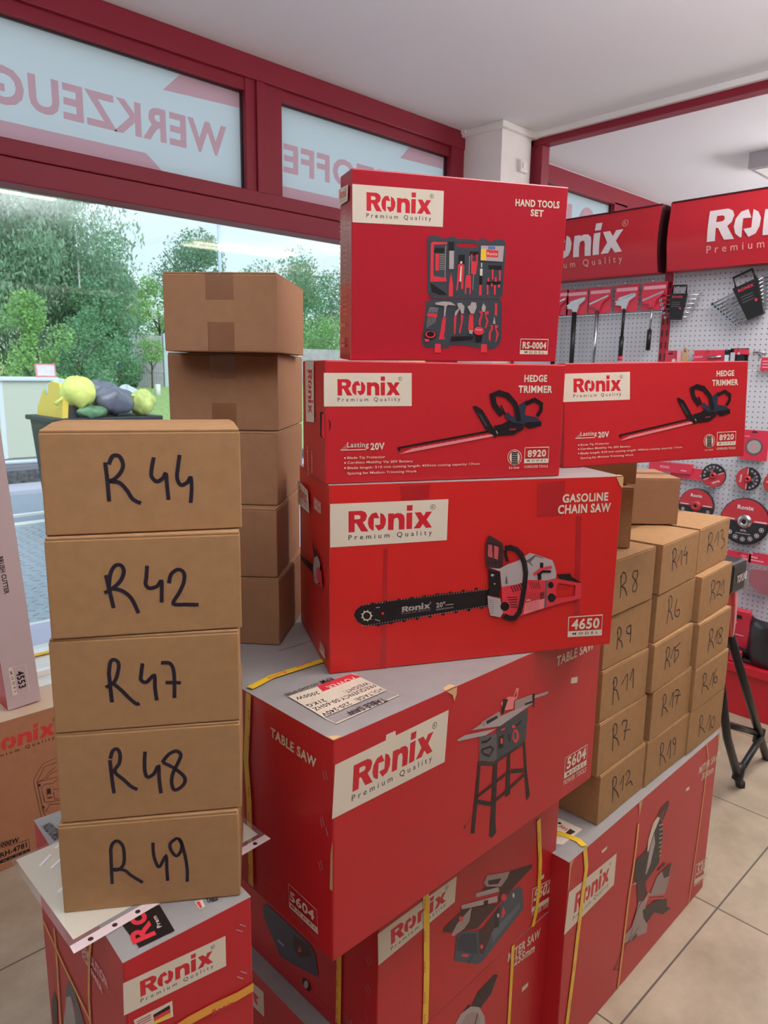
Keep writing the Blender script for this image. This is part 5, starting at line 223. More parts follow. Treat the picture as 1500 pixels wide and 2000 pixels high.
"R42":[["marker_writing","F","s","INK",4.6,[[65.1,77.2],[68.2,57.6],[71.6,35.9]]],["marker_writing","F","s","INK",4.6,[[67.5,59.5],[70.1,77.8],[75.7,87.7],[82.5,88.3],[85.5,80.8],[81.5,69.9],[72.6,61.1],[62.2,55.1]]],["marker_writing","F","s","INK",4.6,[[72.5,60.1],[82.5,56.8],[92.3,46.9],[99.6,28.0]]],["marker_writing","F","s","INK",4.6,[[112.1,86.5],[110.6,72.1],[109.4,63.7],[113.4,58.5],[122.1,60.3],[127.6,66.5],[127.4,52.4],[126.8,39.6]]],["marker_writing","F","s","INK",4.6,[[136.2,63.3],[139.2,74.4],[147.3,80.0],[154.1,75.5],[153.7,64.2],[148.0,51.3],[140.4,37.4],[156.2,35.5],[170.0,34.3]]]],
"R47":[["marker_writing","F","s","INK",4.6,[[66.1,76.2],[66.8,57.6],[67.8,36.9]]],["marker_writing","F","s","INK",4.6,[[66.0,73.2],[68.5,88.6],[73.0,92.1],[78.0,87.0],[76.4,74.5],[71.5,63.1],[61.6,57.0]]],["marker_writing","F","s","INK",4.6,[[70.5,61.2],[78.8,52.8],[88.7,40.2],[96.3,32.7],[99.8,33.4]]],["marker_writing","F","s","INK",4.6,[[105.8,85.2],[103.4,70.7],[103.0,63.8],[109.1,60.4],[118.6,68.6],[119.0,51.8],[120.4,35.4]]],["marker_writing","F","s","INK",4.6,[[127.5,84.3],[136.7,83.7],[140.9,77.9],[142.3,68.0],[142.1,52.1],[141.5,37.2]]],["marker_writing","F","s","INK",4.6,[[131.7,58.4],[150.0,56.7]]]],
"R48":[["marker_writing","F","s","INK",4.6,[[62.3,82.0],[63.2,59.4],[64.7,36.5]]],["marker_writing","F","s","INK",4.6,[[62.8,84.0],[66.0,93.8],[71.4,96.4],[74.6,89.0],[73.1,76.9],[67.1,66.2],[77.3,53.9],[85.8,43.8],[92.8,39.0]]],["marker_writing","F","s","INK",4.6,[[104.6,90.1],[103.2,76.3],[103.3,61.9],[106.2,55.0],[113.7,58.8],[119.6,68.7],[119.8,52.0],[121.2,31.0]]],["marker_writing","F","s","INK",4.6,[[124.3,73.4],[133.0,84.0],[142.3,87.7],[147.5,81.7],[143.4,70.7],[137.5,58.7],[134.8,46.4],[137.4,34.6],[145.8,37.0],[151.3,44.9],[149.2,53.5],[137.7,65.0],[125.2,73.3]]]],
"R49":[["marker_writing","F","s","INK",4.2,[[61.8,83.1],[61.1,59.1],[60.8,36.6]]],["marker_writing","F","s","INK",4.2,[[61.1,82.0],[63.8,93.0],[70.1,97.4],[76.2,90.5],[77.7,77.7],[75.8,62.6],[67.9,55.8],[61.9,57.8],[76.5,54.9],[84.8,46.2],[98.5,34.4]]],["marker_writing","F","s","INK",4.2,[[113.5,90.4],[113.5,73.9],[116.2,60.8],[120.3,55.2],[128.7,69.7],[129.0,51.7],[129.4,33.5]]],["marker_writing","F","s","INK",4.2,[[142.9,93.8],[134.9,87.0],[135.6,76.7],[141.9,68.3],[147.7,75.4],[149.2,85.5],[145.1,93.6],[149.2,84.2],[152.9,64.6],[154.5,46.3],[153.8,29.4]]]],
"R8":[["marker_writing","F","s","INK",3.6,[[64.0,92.7],[69.9,68.2],[70.7,37.8]]],["marker_writing","F","s","INK",3.6,[[65.6,82.4],[73.2,97.6],[87.7,91.5],[91.9,73.8],[75.0,65.5],[89.8,57.4],[103.4,36.9]]],["marker_writing","F","s","INK",3.6,[[147.1,88.7],[129.2,90.4],[124.1,79.4],[144.4,63.5],[152.0,48.1],[141.5,39.2],[130.1,44.0],[133.2,58.8],[146.8,69.9],[150.3,83.0],[147.1,88.7]]]],
"R9":[["marker_writing","F","s","INK",3.6,[[58.3,88.9],[61.0,70.9],[61.4,37.6]]],["marker_writing","F","s","INK",3.6,[[56.5,78.9],[62.5,91.3],[73.9,85.0],[74.6,67.4],[65.5,62.8],[80.3,52.0],[88.3,35.1]]],["marker_writing","F","s","INK",3.6,[[120.5,84.3],[104.0,81.3],[104.6,68.8],[119.1,63.4],[123.0,73.1],[120.5,84.3],[124.1,62.2],[124.4,38.9]]]],
"R11":[["marker_writing","F","s","INK",3.6,[[54.0,93.9],[55.7,68.5],[57.0,28.8]]],["marker_writing","F","s","INK",3.6,[[50.1,84.4],[55.9,98.6],[67.4,91.7],[67.9,75.5],[57.5,69.7],[73.6,59.4],[86.4,31.9]]],["marker_writing","F","s","INK",3.6,[[93.5,69.5],[117.6,89.5],[121.7,46.4]]],["marker_writing","F","s","INK",3.6,[[133.4,68.4],[146.5,95.7],[153.1,42.2]]]],
"R7":[["marker_writing","F","s","INK",3.6,[[66.8,105.9],[68.7,79.5],[71.4,43.5]]],["marker_writing","F","s","INK",3.6,[[62.8,100.0],[70.4,113.7],[84.2,105.1],[83.9,85.0],[70.6,80.7],[90.0,68.0],[102.6,46.5]]],["marker_writing","F","s","INK",3.6,[[110.1,97.8],[112.4,106.2],[135.0,100.2],[132.7,78.5],[128.6,49.9]]],["marker_writing","F","s","INK",3.6,[[120.6,77.2],[156.1,70.1]]]],
"R12":[["marker_writing","F","s","INK",3.6,[[64.2,95.8],[67.0,68.1],[71.0,32.0]]],["marker_writing","F","s","INK",3.6,[[59.9,91.9],[68.9,101.4],[80.8,92.7],[80.2,73.9],[70.1,70.6],[86.5,55.9],[102.5,31.6]]],["marker_writing","F","s","INK",3.6,[[104.4,65.6],[118.0,84.9],[119.5,43.7]]],["marker_writing","F","s","INK",3.6,[[128.2,80.7],[139.2,89.8],[151.9,80.7],[150.3,67.7],[134.5,50.9],[160.5,51.7],[174.8,33.8]]]],
"R14":[["marker_writing","F","s","INK",3.6,[[65.4,104.2],[68.3,79.8],[70.6,49.8]]],["marker_writing","F","s","INK",3.6,[[61.1,99.5],[70.7,108.8],[85.7,102.5],[85.4,84.1],[71.5,77.4],[85.7,71.1],[101.8,53.1]]],["marker_writing","F","s","INK",3.6,[[102.6,69.8],[124.4,95.8],[129.4,55.4]]],["marker_writing","F","s","INK",3.6,[[151.3,102.5],[141.1,85.4],[145.6,79.0],[164.8,79.4],[160.2,85.9],[166.2,65.7],[164.0,50.8]]]],
"R6":[["marker_writing","F","s","INK",3.6,[[74.0,101.1],[76.3,70.2],[72.4,35.0]]],["marker_writing","F","s","INK",3.6,[[67.4,98.8],[79.3,109.3],[91.9,100.9],[92.5,77.9],[76.3,70.2],[93.2,62.4],[110.6,37.0]]],["marker_writing","F","s","INK",3.6,[[128.8,90.7],[121.3,71.2],[123.4,49.4],[142.5,39.0],[155.0,45.8],[147.6,57.3],[128.9,57.8]]]],
"R15":[["marker_writing","F","s","INK",3.6,[[74.3,99.3],[75.8,75.7],[75.3,44.7]]],["marker_writing","F","s","INK",3.6,[[69.2,94.9],[79.9,105.5],[91.9,98.3],[92.5,78.7],[78.1,73.1],[92.8,64.9],[106.2,43.4]]],["marker_writing","F","s","INK",3.6,[[105.5,67.2],[126.3,94.8],[131.6,49.8]]],["marker_writing","F","s","INK",3.6,[[162.1,96.9],[135.8,92.2],[130.5,83.8],[152.7,77.6],[156.0,62.7],[142.3,54.7],[132.1,47.7]]]],
"R17":[["marker_writing","F","s","INK",3.6,[[63.0,101.7],[63.6,77.6],[62.4,50.0]]],["marker_writing","F","s","INK",3.6,[[55.0,100.3],[65.4,110.9],[77.9,102.9],[79.1,84.5],[66.3,76.7],[82.5,67.3],[98.8,49.6]]],["marker_writing","F","s","INK",3.6,[[105.5,67.7],[123.4,98.4],[125.9,52.8]]],["marker_writing","F","s","INK",3.6,[[134.7,94.9],[140.6,100.4],[160.2,91.7],[156.5,75.6],[150.1,55.0]]],["marker_writing","F","s","INK",3.6,[[135.1,84.5],[177.3,75.2]]]],
"R19":[["marker_writing","F","s","INK",3.6,[[77.1,92.2],[80.7,64.1],[81.7,32.7]]],["marker_writing","F","s","INK",3.6,[[73.9,87.2],[82.5,98.4],[94.0,90.0],[93.3,71.7],[82.1,65.6],[101.3,52.1],[118.8,26.4]]],["marker_writing","F","s","INK",3.6,[[123.1,47.9],[136.7,86.7],[143.8,29.4]]],["marker_writing","F","s","INK",3.6,[[164.7,85.0],[153.0,82.9],[157.6,68.6],[171.3,65.6],[169.9,81.0],[172.2,52.6],[172.6,28.9]]]],
"R13":[["marker_writing","F","s","INK",3.6,[[72.9,103.6],[73.9,79.7],[72.0,48.8]]],["marker_writing","F","s","INK",3.6,[[63.6,93.2],[80.1,106.9],[98.7,99.5],[96.3,79.0],[77.4,73.2],[99.9,66.4],[122.2,46.9]]],["marker_writing","F","s","INK",3.6,[[123.5,71.5],[149.0,100.8],[155.9,57.0]]],["marker_writing","F","s","INK",3.6,[[167.1,98.0],[183.5,101.6],[191.1,91.3],[186.7,76.5],[209.3,66.7],[212.4,50.6],[188.3,42.2]]]],
"R21":[["marker_writing","F","s","INK",3.6,[[79.8,97.5],[83.7,67.7],[80.5,39.3]]],["marker_writing","F","s","INK",3.6,[[73.4,92.7],[86.2,106.5],[105.3,98.4],[104.9,79.7],[84.2,73.8],[107.0,64.7],[124.2,44.0]]],["marker_writing","F","s","INK",3.6,[[119.2,89.3],[134.9,94.4],[152.4,82.3],[142.8,67.4],[129.6,53.4],[153.0,52.5],[180.2,40.1]]],["marker_writing","F","s","INK",3.6,[[161.4,63.4],[183.5,88.7],[190.9,44.2]]]],
"R18":[["marker_writing","F","s","INK",3.6,[[82.7,87.2],[84.1,61.4],[81.2,32.4]]],["marker_writing","F","s","INK",3.6,[[75.0,84.9],[88.0,98.5],[104.8,90.0],[105.7,70.6],[86.3,65.1],[106.5,55.5],[126.8,30.7]]],["marker_writing","F","s","INK",3.6,[[123.6,51.0],[141.8,82.8],[142.7,39.4]]],["marker_writing","F","s","INK",3.6,[[175.0,81.0],[158.0,83.1],[156.6,68.3],[180.4,49.0],[182.6,33.1],[161.9,36.4],[155.8,51.1],[175.5,59.1],[182.8,72.5],[175.0,81.0]]]],
"R16":[["marker_writing","F","s","INK",3.6,[[61.2,92.8],[62.6,66.6],[59.2,39.5]]],["marker_writing","F","s","INK",3.6,[[52.3,89.0],[64.3,100.4],[81.4,91.1],[81.1,71.7],[64.7,65.9],[90.6,53.6],[109.9,36.6]]],["marker_writing","F","s","INK",3.6,[[111.9,49.2],[133.8,84.3],[135.9,35.2]]],["marker_writing","F","s","INK",3.6,[[156.0,91.0],[144.1,72.5],[145.0,52.3],[162.1,42.6],[170.5,51.3],[160.0,63.3],[147.1,60.5]]]],
"R10":[["marker_writing","F","s","INK",3.6,[[74.4,87.6],[75.8,60.5],[75.6,31.7]]],["marker_writing","F","s","INK",3.6,[[67.5,83.3],[76.9,97.7],[92.1,88.1],[91.8,68.2],[78.4,61.8],[101.3,49.2],[120.3,28.9]]],["marker_writing","F","s","INK",3.6,[[127.3,42.3],[150.2,75.0],[155.7,23.1]]],["marker_writing","F","s","INK",3.6,[[172.5,60.5],[163.1,47.8],[169.8,29.5],[183.6,24.6],[190.8,38.2],[183.4,59.1],[172.5,60.5]]]],
"GN":[["printed_logo","F","l","","Q2","K",[[370.5,375.4],[667.9,377.8],[674.9,481.2],[378.6,470.3]]],["line_drawing","F","s","K2",1.7,[[648.5,321.7],[623.5,324.3],[586.0,319.5],[554.0,276.5],[554.2,259.0],[568.9,125.1]]],["line_drawing","F","s","K2",1.8,[[647.4,306.2],[622.4,308.8],[591.4,308.7],[565.5,268.3],[566.2,236.4],[575.4,150.8],[581.5,128.4]]],["line_drawing","F","s","K2",1.8,[[624.5,293.9],[598.6,279.5],[591.6,268.2],[566.6,262.6]]],["line_drawing","F","s","K2",1.8,[[633.0,279.9],[607.6,275.8],[594.3,263.5]]],["line_drawing","F","s","K2",1.7,[[563.7,263.8],[574.4,158.4],[582.9,147.5],[596.9,168.2],[637.0,154.3]]],["line_drawing","F","s","K2",1.7,[[572.2,233.9],[585.3,246.1],[611.2,238.9],[630.8,248.7]]],["line_drawing","F","s","K2",1.7,[[576.1,225.2],[582.4,183.5],[594.5,178.2],[637.9,166.6]]],["line_drawing","F","s","K2",1.8,[[591.7,227.5],[602.4,224.8],[602.5,203.4],[591.6,204.4],[591.7,227.5]]],["line_drawing","F","s","K2",1.8,[[611.3,217.5],[640.6,207.0]]],["line_drawing","F","s","K2",1.7,[[612.1,206.4],[613.4,180.7],[638.2,171.9]]],["line_drawing","F","s","K2",1.7,[[566.6,262.6],[631.3,255.6]]],["line_drawing","F","p","K2",[[574.4,247.8],[572.9,244.4],[569.9,244.0],[567.0,246.9],[566.1,251.2],[567.6,254.6],[570.6,255.0],[573.5,252.1]],[]],["line_drawing","F","p","K2",[[580.7,164.6],[579.2,161.2],[576.1,160.9],[573.3,163.8],[572.3,168.3],[573.8,171.6],[576.9,171.9],[579.8,169.0]],[]],["line_drawing","F","p","K2",[[593.1,225.1],[601.4,223.1],[601.1,205.7],[593.4,207.2]],[]],["line_drawing","F","s","K2",4.1,[[590.9,194.0],[606.3,191.0]]],["printed_text","F","t","K","000W",[439.1,85.5],[494.2,79.2],16.1,1],["printed_text","F","t","K","RH-4781",[436.1,48.4],[516.8,49.3],17.7,1],["printed_text","F","s","K2",1.7,[[437.4,82.8],[523.7,72.8],[524.3,40.3]]],["printed_text","F","p","K",[[434.0,40.7],[524.3,39.2],[525.0,29.1],[433.1,28.9]],[]],["printed_text","F","t","BR","M O D E L",[442.0,31.4],[519.0,30.3],5.4,2]],
"BC":[["title_lettering","F","t","K","BRUSH CUTTER",[42.4,509.7],[44.5,386.5],14,1],["model_badge","F","s","W",1.3,[[22.5,143.1],[72.9,138.4],[72.7,42.5],[22.7,46.8],[22.5,143.1]]],["model_badge","F","p","W",[[21.2,143.0],[33.4,142.1],[35.5,44.9],[22.6,46.0]],[]],["model_badge","F","t","K","M O D E L",[24.3,129.7],[28.6,53.3],6,2],["model_badge","F","t","K","4553",[41.8,122.0],[43.6,62.2],22,1]],
"HT2":[["logo_label","F","l","W","R","K",[[-2.2,127.5],[151.7,128.3],[150.3,182.7],[-2.4,181.0]]],["title_lettering","F","t","W","HEDGE",[365.6,170.5],[411.7,171.2],11.2,1],["title_lettering","F","t","W","TRIMMER",[354.6,151.5],[423.7,151.8],11.9,1],["model_badge","F","s","W",1.3,[[374.0,54.1],[423.4,54.2],[423.7,26.3],[374.1,26.8],[374.0,54.1]]],["model_badge","F","p","W",[[374.4,33.9],[423.6,33.7],[423.7,26.3],[374.1,26.8]],[]],["model_badge","F","t","W","8920",[379.9,37.4],[418.3,37.9],11.7,1],["model_badge","F","t","K","M O D E L",[379.3,28.8],[419.6,28.8],3.2,2],["model_badge","F","t","W","CORDLESS TOOLS",[374.3,17.5],[423.5,17.5],4.3,2],["model_badge","F","p","W",[[368.2,37.0],[367.7,32.6],[365.8,28.7],[362.8,25.6],[358.7,23.7],[354.2,23.1],[349.6,23.9],[345.5,26.0],[342.0,29.2],[339.7,33.3],[338.8,37.7],[339.3,42.0],[341.2,45.9],[344.2,49.0],[348.2,50.9],[352.7,51.5],[357.3,50.8],[361.4,48.7],[364.9,45.5],[367.2,41.4]],[]],["model_badge","F","p","F",[[367.1,37.1],[366.7,33.0],[364.9,29.3],[362.1,26.4],[358.3,24.6],[354.2,24.1],[350.0,24.8],[346.1,26.8],[343.0,29.8],[340.9,33.5],[339.9,37.6],[340.4,41.7],[342.1,45.4],[345.0,48.3],[348.6,50.0],[352.7,50.6],[356.9,49.8],[360.8,47.8],[364.0,44.9],[366.1,41.2]],[]],["model_badge","F","p","W",[[364.0,36.8],[363.5,32.2],[361.4,28.4],[358.1,25.9],[354.1,25.1],[350.1,26.0],[346.5,28.8],[344.0,32.7],[343.0,37.3],[343.5,41.8],[345.6,45.6],[348.8,48.0],[352.8,48.9],[356.8,47.9],[360.5,45.3],[363.0,41.4]],[]],["model_badge","F","p","K",[[346.9,47.0],[358.9,46.8],[360.2,24.3],[348.2,24.6]],[]],["model_badge","F","s","W",0.6,[[347.9,43.7],[358.4,43.5]]],["model_badge","F","s","W",0.7,[[348.1,40.5],[358.5,40.2]]],["model_badge","F","s","W",0.6,[[348.2,37.1],[358.7,36.9]]],["model_badge","F","s","W",0.6,[[348.4,33.8],[358.9,33.6]]],["model_badge","F","s","W",0.7,[[348.6,30.5],[359.1,30.2]]],["model_badge","F","s","W",0.6,[[348.7,27.1],[359.3,26.9]]],["model_badge","F","t","W","Li-ion",[343.3,17.0],[363.6,16.8],4.3,2],["printed_text","F","t","W","Lasting",[37.7,61.0],[75.2,60.9],8.3,2],["printed_text","F","t","W","20V",[78.5,56.1],[103.9,56.7],10.8,1],["printed_text","F","s","W",1.4,[[25.9,56.6],[71.0,56.7]]],["printed_text","F","s","W",0.6,[[27.4,58.7],[38.7,58.5]]],["printed_text","F","s","W",0.6,[[30.0,61.1],[38.7,61.0]]],["printed_text","F","s","W",0.5,[[32.5,63.4],[38.6,63.3]]],["printed_text","F","s","W",0.6,[[35.2,65.9],[38.6,65.8]]],["printed_text","F","t","W","Blade Tip Protector",[38.1,41.7],[104.8,42.0],3.9,0],["printed_text","F","t","W","Cordless Mobility Via 20V Battery",[38.2,33.7],[155.5,33.6],3.9,0],["printed_text","F","t","W","Blade length: 510 mm cutting length: 450mm cutting capacity 17mm",[38.2,24.8],[283.4,25.9],3.9,0],["printed_text","F","t","W","Spacing for Medium Trimming Work",[38.3,15.9],[163.1,16.0],3.9,0],["printed_text","F","p","W",[[32.6,44.6],[35.2,44.6],[35.3,42.1],[32.6,42.1]],[]],["printed_text","F","p","W",[[32.6,36.6],[35.3,36.6],[35.3,34.1],[32.6,34.2]],[]],["printed_text","F","p","W",[[32.6,28.1],[35.3,28.0],[35.3,25.5],[32.8,25.6]],[]],["product_picture","F","s","K",3.2,[[128.1,58.2],[303.3,85.1]]],["product_picture","F","s","K",2.5,[[127.0,58.6],[132.2,53.0]]],["product_picture","F","p","P",[[130.3,47.4],[309.2,75.5],[306.8,79.7],[152.1,56.2]],[]],["product_picture","F","p","G",[[152.2,54.8],[155.1,57.7],[158.2,55.2]],[]],["product_picture","F","p","G",[[162.6,56.4],[165.5,59.3],[168.7,56.9]],[]],["product_picture","F","p","G",[[173.2,58.0],[176.1,61.0],[179.2,58.5]],[]],["product_picture","F","p","G",[[183.7,59.6],[186.7,62.6],[189.8,60.1]],[]],["product_picture","F","p","G",[[194.3,61.3],[197.3,64.2],[200.5,61.8]],[]],["product_picture","F","p","G",[[205.0,62.9],[208.0,65.9],[211.1,63.4]],[]],["product_picture","F","p","G",[[215.7,64.5],[218.6,67.5],[221.9,65.1]],[]],["product_picture","F","p","G",[[226.5,66.2],[229.5,69.2],[232.7,66.7]],[]],["product_picture","F","p","G",[[237.2,67.8],[240.2,70.8],[243.6,68.3]],[]],["product_picture","F","p","G",[[248.2,69.6],[251.2,72.5],[254.4,70.0]],[]],["product_picture","F","p","G",[[259.0,71.2],[262.1,74.2],[265.4,71.7]],[]],["product_picture","F","p","G",[[270.0,72.8],[273.1,75.9],[276.3,73.4]],[]],["product_picture","F","p","G",[[281.0,74.6],[284.1,77.6],[287.4,75.1]],[]],["product_picture","F","p","G",[[292.1,76.3],[295.2,79.3],[298.5,76.7]],[]],["product_picture","F","p","K",[[265.2,127.9],[271.4,128.8],[284.5,122.2],[306.3,91.8],[316.6,80.1],[313.7,72.5],[292.4,88.1],[267.5,124.1]],[]],["product_picture","F","p","D",[[274.0,118.4],[282.8,112.8],[296.4,93.7],[292.2,93.7]],[]],["product_picture","F","p","K",[[307.2,93.6],[326.6,97.3],[337.2,103.0],[368.3,98.9],[367.9,87.3],[349.5,77.9],[316.8,76.3]],[]],["product_picture","F","p","N",[[334.2,118.2],[345.7,108.7],[355.5,129.7],[372.6,139.2],[371.0,127.8],[369.8,112.4],[392.3,108.4],[404.1,100.6],[404.6,92.7],[380.0,89.1],[366.2,97.0],[346.2,99.1],[328.2,108.8]],[]],["product_picture","F","s","K",9.7,[[323.6,112.6],[307.6,129.7],[303.5,146.6],[315.2,150.8],[332.6,146.7],[348.8,131.5],[353.9,118.2],[358.2,100.9]]],["product_picture","F","s","K",3.7,[[320.5,129.7],[330.1,112.6]]],["product_picture","F","s","K",7.1,[[368.6,131.5],[388.1,139.2],[402.1,131.5],[401.7,120.0],[394.4,110.3]]],["product_picture","F","p","K",[[370.5,98.9],[404.0,101.5],[404.9,93.7],[380.1,88.1],[369.8,93.1]],[]],["product_picture","F","t","Q","RONIX",[340.4,85.6],[353.5,86.5],2.6,1],["product_picture","F","s","W",1.5,[[313.0,85.0],[316.6,80.1]]]],
}
# ---------------- room shell ----------------
HC = 3.02; VW = 3.09; U1 = 7.2; U0 = -2.6; V0 = -3.4
def TV(v): return Matrix(((1, 0, 0, 0), (0, 0, -1, v), (0, 1, 0, 0), (0, 0, 0, 1)))
def TU(u): return Matrix(((0, 0, -1, u), (-1, 0, 0, 0), (0, 1, 0, 0), (0, 0, 0, 1)))
def TZ(z): return Matrix.Translation((0, 0, z))
TX2 = Matrix(((0, 0, 1, 0), (1, 0, 0, 0), (0, 1, 0, 0), (0, 0, 0, 1)))  # facing +u
tile = mat('floor_tile', (176, 166, 154), .42, .4)
n = tile.node_tree; b = n.nodes['Principled BSDF']; t = n.nodes.new('ShaderNodeTexCoord'); mp = n.nodes.new('ShaderNodeMapping'); br = n.nodes.new('ShaderNodeTexBrick')
mp.inputs['Location'].default_value = (-.0 - .283/.606*0, 0, 0); br.offset = 0; br.inputs['Scale'].default_value = 1; br.inputs['Brick Width'].default_value = .606; br.inputs['Row Height'].default_value = .6143; br.inputs['Mortar Size'].default_value = .0028; br.inputs['Mortar Smooth'].default_value = .1
mp.inputs['Location'].default_value = (-(1.495 - .606*2), -(.687 - .6143), 0)
n.links.new(t.outputs['Object'], mp.inputs[0]); n.links.new(mp.outputs[0], br.inputs['Vector'])
no = n.nodes.new('ShaderNodeTexNoise'); no.inputs['Scale'].default_value = 5; no.inputs['Detail'].default_value = 8; no.inputs['Roughness'].default_value = .65; n.links.new(t.outputs['Object'], no.inputs['Vector'])
rp = n.nodes.new('ShaderNodeValToRGB'); rp.color_ramp.elements[0].position = .3; rp.color_ramp.elements[1].position = .75; rp.color_ramp.elements[0].color = (*lin((156, 140, 118)), 1); rp.color_ramp.elements[1].color = (*lin((188, 172, 150)), 1)
n.links.new(no.outputs['Fac'], rp.inputs[0]); n.links.new(rp.outputs[0], br.inputs['Color1']); n.links.new(rp.outputs[0], br.inputs['Color2']); br.inputs['Mortar'].default_value = (*lin((92, 82, 72)), 1); n.links.new(br.outputs['Color'], b.inputs['Base Color'])
CEIL = mat('ceiling_paint', (232, 230, 234), .9, .1); WALLM = mat('white_wall_paint', (238, 232, 230), .85, .2, noise=.03, scale=8)
FRAME = mat('window_frame_red', (140, 30, 50), .5, .4); WHITE = mat('white_trim', (236, 232, 228), .6)
def slab(name, x0, x1, y0, y1, z0, z1, M, **k):
    mb = MB(); mb.box(x0, x1, y0, y1, z0, z1, M); return struct(mb.build(name, **k))
slab('floor', U0, U1, V0, VW, -.1, 0, tile); slab('ceiling', U0, U1, V0, VW, HC, HC+.1, CEIL)
DIM = mat('far_wall_goods', (120, 104, 98), .9, .1, noise=.3, scale=3)
slab('wall_left', U0-.1, U0, V0, VW, 0, HC, DIM); slab('wall_right', U1, U1+.1, V0, VW, 0, HC, WALLM); slab('wall_back', U0, U1, V0-.1, V0, 0, HC, DIM)
slab('wall_window', U0, U1, VW, VW+.14, 0, .30, WALLM)
slab('trim_1', 3.594, 3.879, 2.805, VW, 0, HC, WALLM)   # pillar
mb = MB(); mb.box(3.56, 3.91, 2.775, VW, HC-.035, HC, WHITE); struct(mb.build('trim_2', bevel=.004))
mb = MB(); mb.box(3.885, 3.91, V0, 2.775, HC-.03, HC, WHITE); mb.box(3.55, 3.594, 3.05, VW, HC-.02, HC, WHITE); struct(mb.build('trim_3'))
# partition frame
mb = MB(); mb.box(3.91, 3.99, V0, 2.845, 2.952, HC, FRAME); mb.box(3.91, 3.99, 2.745, 2.805, 0, 2.952, FRAME); mb.box(3.91, 3.99, 2.805, 2.845, 0, HC, FRAME); struct(mb.build('trim_4', bevel=.004))
# window frames and glass
def frame(mb, x0, x1, z0, z1, d0=VW-.0, d1=VW+.1, M=FRAME): mb.box(x0, x1, d0, d1, z0, z1, M)
panes = [(-1.6, -.28), (-.08, 2.045), (2.252, 3.472), (3.99, 5.4), (5.6, 7.1)]
mb = MB(); frame(mb, U0, 3.594, 2.92, HC, VW-.01); frame(mb, U0, 3.594, 2.868, 2.922, VW+.012)
frame(mb, U0, 3.594, 2.276, 2.366, VW-.02); frame(mb, U0, 3.594, 2.372, 2.436, VW-.006); frame(mb, U0, 3.594, 2.36, 2.38, VW+.02)
frame(mb, 3.478, 3.594, 2.43, 2.93, VW-.004); frame(mb, 3.40, 3.594, .40, 2.28, VW-.004)
for a_, b_ in zip(panes[:-1], panes[1:]):
    if a_[1] < 3.4: frame(mb, a_[1], b_[0], 2.43, 2.93, VW+.006); frame(mb, a_[1]+.055, a_[1]+.10, 2.43, 2.92, VW-.008)
frame(mb, U0, -1.6, .4, 2.93); struct(mb.build('window_1', bevel=.004))
mb = MB(); frame(mb, 3.879, U1, 2.90, HC); frame(mb, 3.879, U1, 2.276, 2.44); frame(mb, 3.879, 3.99, .4, 2.92); frame(mb, 5.4, 5.6, 2.4, 2.92); frame(mb, 7.1, U1, .4, 2.92); struct(mb.build('window_2', bevel=.004))
mb = MB(); frame(mb, U0, U1, .30, .41, VW, VW+.1, WHITE); mb.box(U0, 3.594, VW-.02, VW, .405, .413, PAL['Y']); struct(mb.build('trim_5', bevel=.003))
FROST = translucent('frosted_glass', (190, 200, 204), .22, (246, 247, 250)); PINKF = translucent('pink_window_film', (224, 164, 172), .22, (250, 205, 212))
def frosted(idx, x0, x1, z0, z1, word, right, pitch, tri, band):
    mb = MB(); mb.box(x0-.02, x1+.02, VW+.05, VW+.056, z0-.02, z1+.02, FROST)
    for q in ((x0, x1, z1-.004, z1+.003), (x0, x1, z0-.003, z0+.003), (x0-.003, x0+.003, z0, z1), (x1-.004, x1+.003, z0, z1)): mb.box(q[0], q[1], VW+.035, VW+.05, q[2], q[3], BLACK)
    T = TV(VW+.05)
    if word: put_text(mb, word, (right-pitch*len(word), 2.572), (right, 2.572), .128, T, .0008, PINKF, 1, mirror=True)
    mb.flat(tri, T, .0006, PINKF); mb.flat(band, T, .0006, PINKF)
    o = mb.build('window_%d' % idx); struct(o); o.visible_shadow = True
frosted(3, -.08, 2.045, 2.436, 2.868, 'WERKZEUGE', 1.967, .1235, [(1.655, 2.780), (2.045, 2.80), (2.045, 2.868), (1.745, 2.868)], [(-.08, 2.436), (1.654, 2.436), (1.565, 2.508), (-.08, 2.508)])
frosted(4, 2.252, 3.472, 2.436, 2.868, 'BAUSTOFFE', 3.40, .1235, [(3.10, 2.79), (3.472, 2.80), (3.472, 2.868), (3.18, 2.868)], [(2.252, 2.436), (2.95, 2.436), (2.86, 2.50), (2.252, 2.50)])
frosted(5, 3.99, 5.4, 2.44, 2.90, '', 5.2, .17, [(4.80, 2.58), (4.885, 2.58), (4.885, 2.822), (4.80, 2.822)], [(3.99, 2.44), (5.4, 2.44), (5.4, 2.46), (3.99, 2.46)])
mb = MB(); mb.disc((5.10, 2.71), .125, TV(VW+.05), .0006, PINKF, 24); struct(mb.build('window_10'))
frosted(6, 5.6, 7.1, 2.44, 2.90, '', 5.2, .17, [(7, 2.8), (7.1, 2.8), (7.1, 2.9), (7.05, 2.9)], [(5.6, 2.44), (7.1, 2.44), (7.1, 2.46), (5.6, 2.46)])
frosted(7, -1.6, -.28, 2.436, 2.868, '', 0, .1, [(-1.5, 2.8), (-1.4, 2.8), (-1.4, 2.86), (-1.5, 2.86)], [(-1.6, 2.436), (-.28, 2.436), (-.28, 2.5), (-1.6, 2.5)])
GL = glassy('window_glass', (.93, .97, .97), .05)
mb = MB(); mb.box(U0, 3.41, VW+.05, VW+.056, .40, 2.29, GL); struct(mb.build('window_8')); mb = MB(); mb.box(3.99, 7.1, VW+.05, VW+.056, .40, 2.29, GL); struct(mb.build('window_9'))
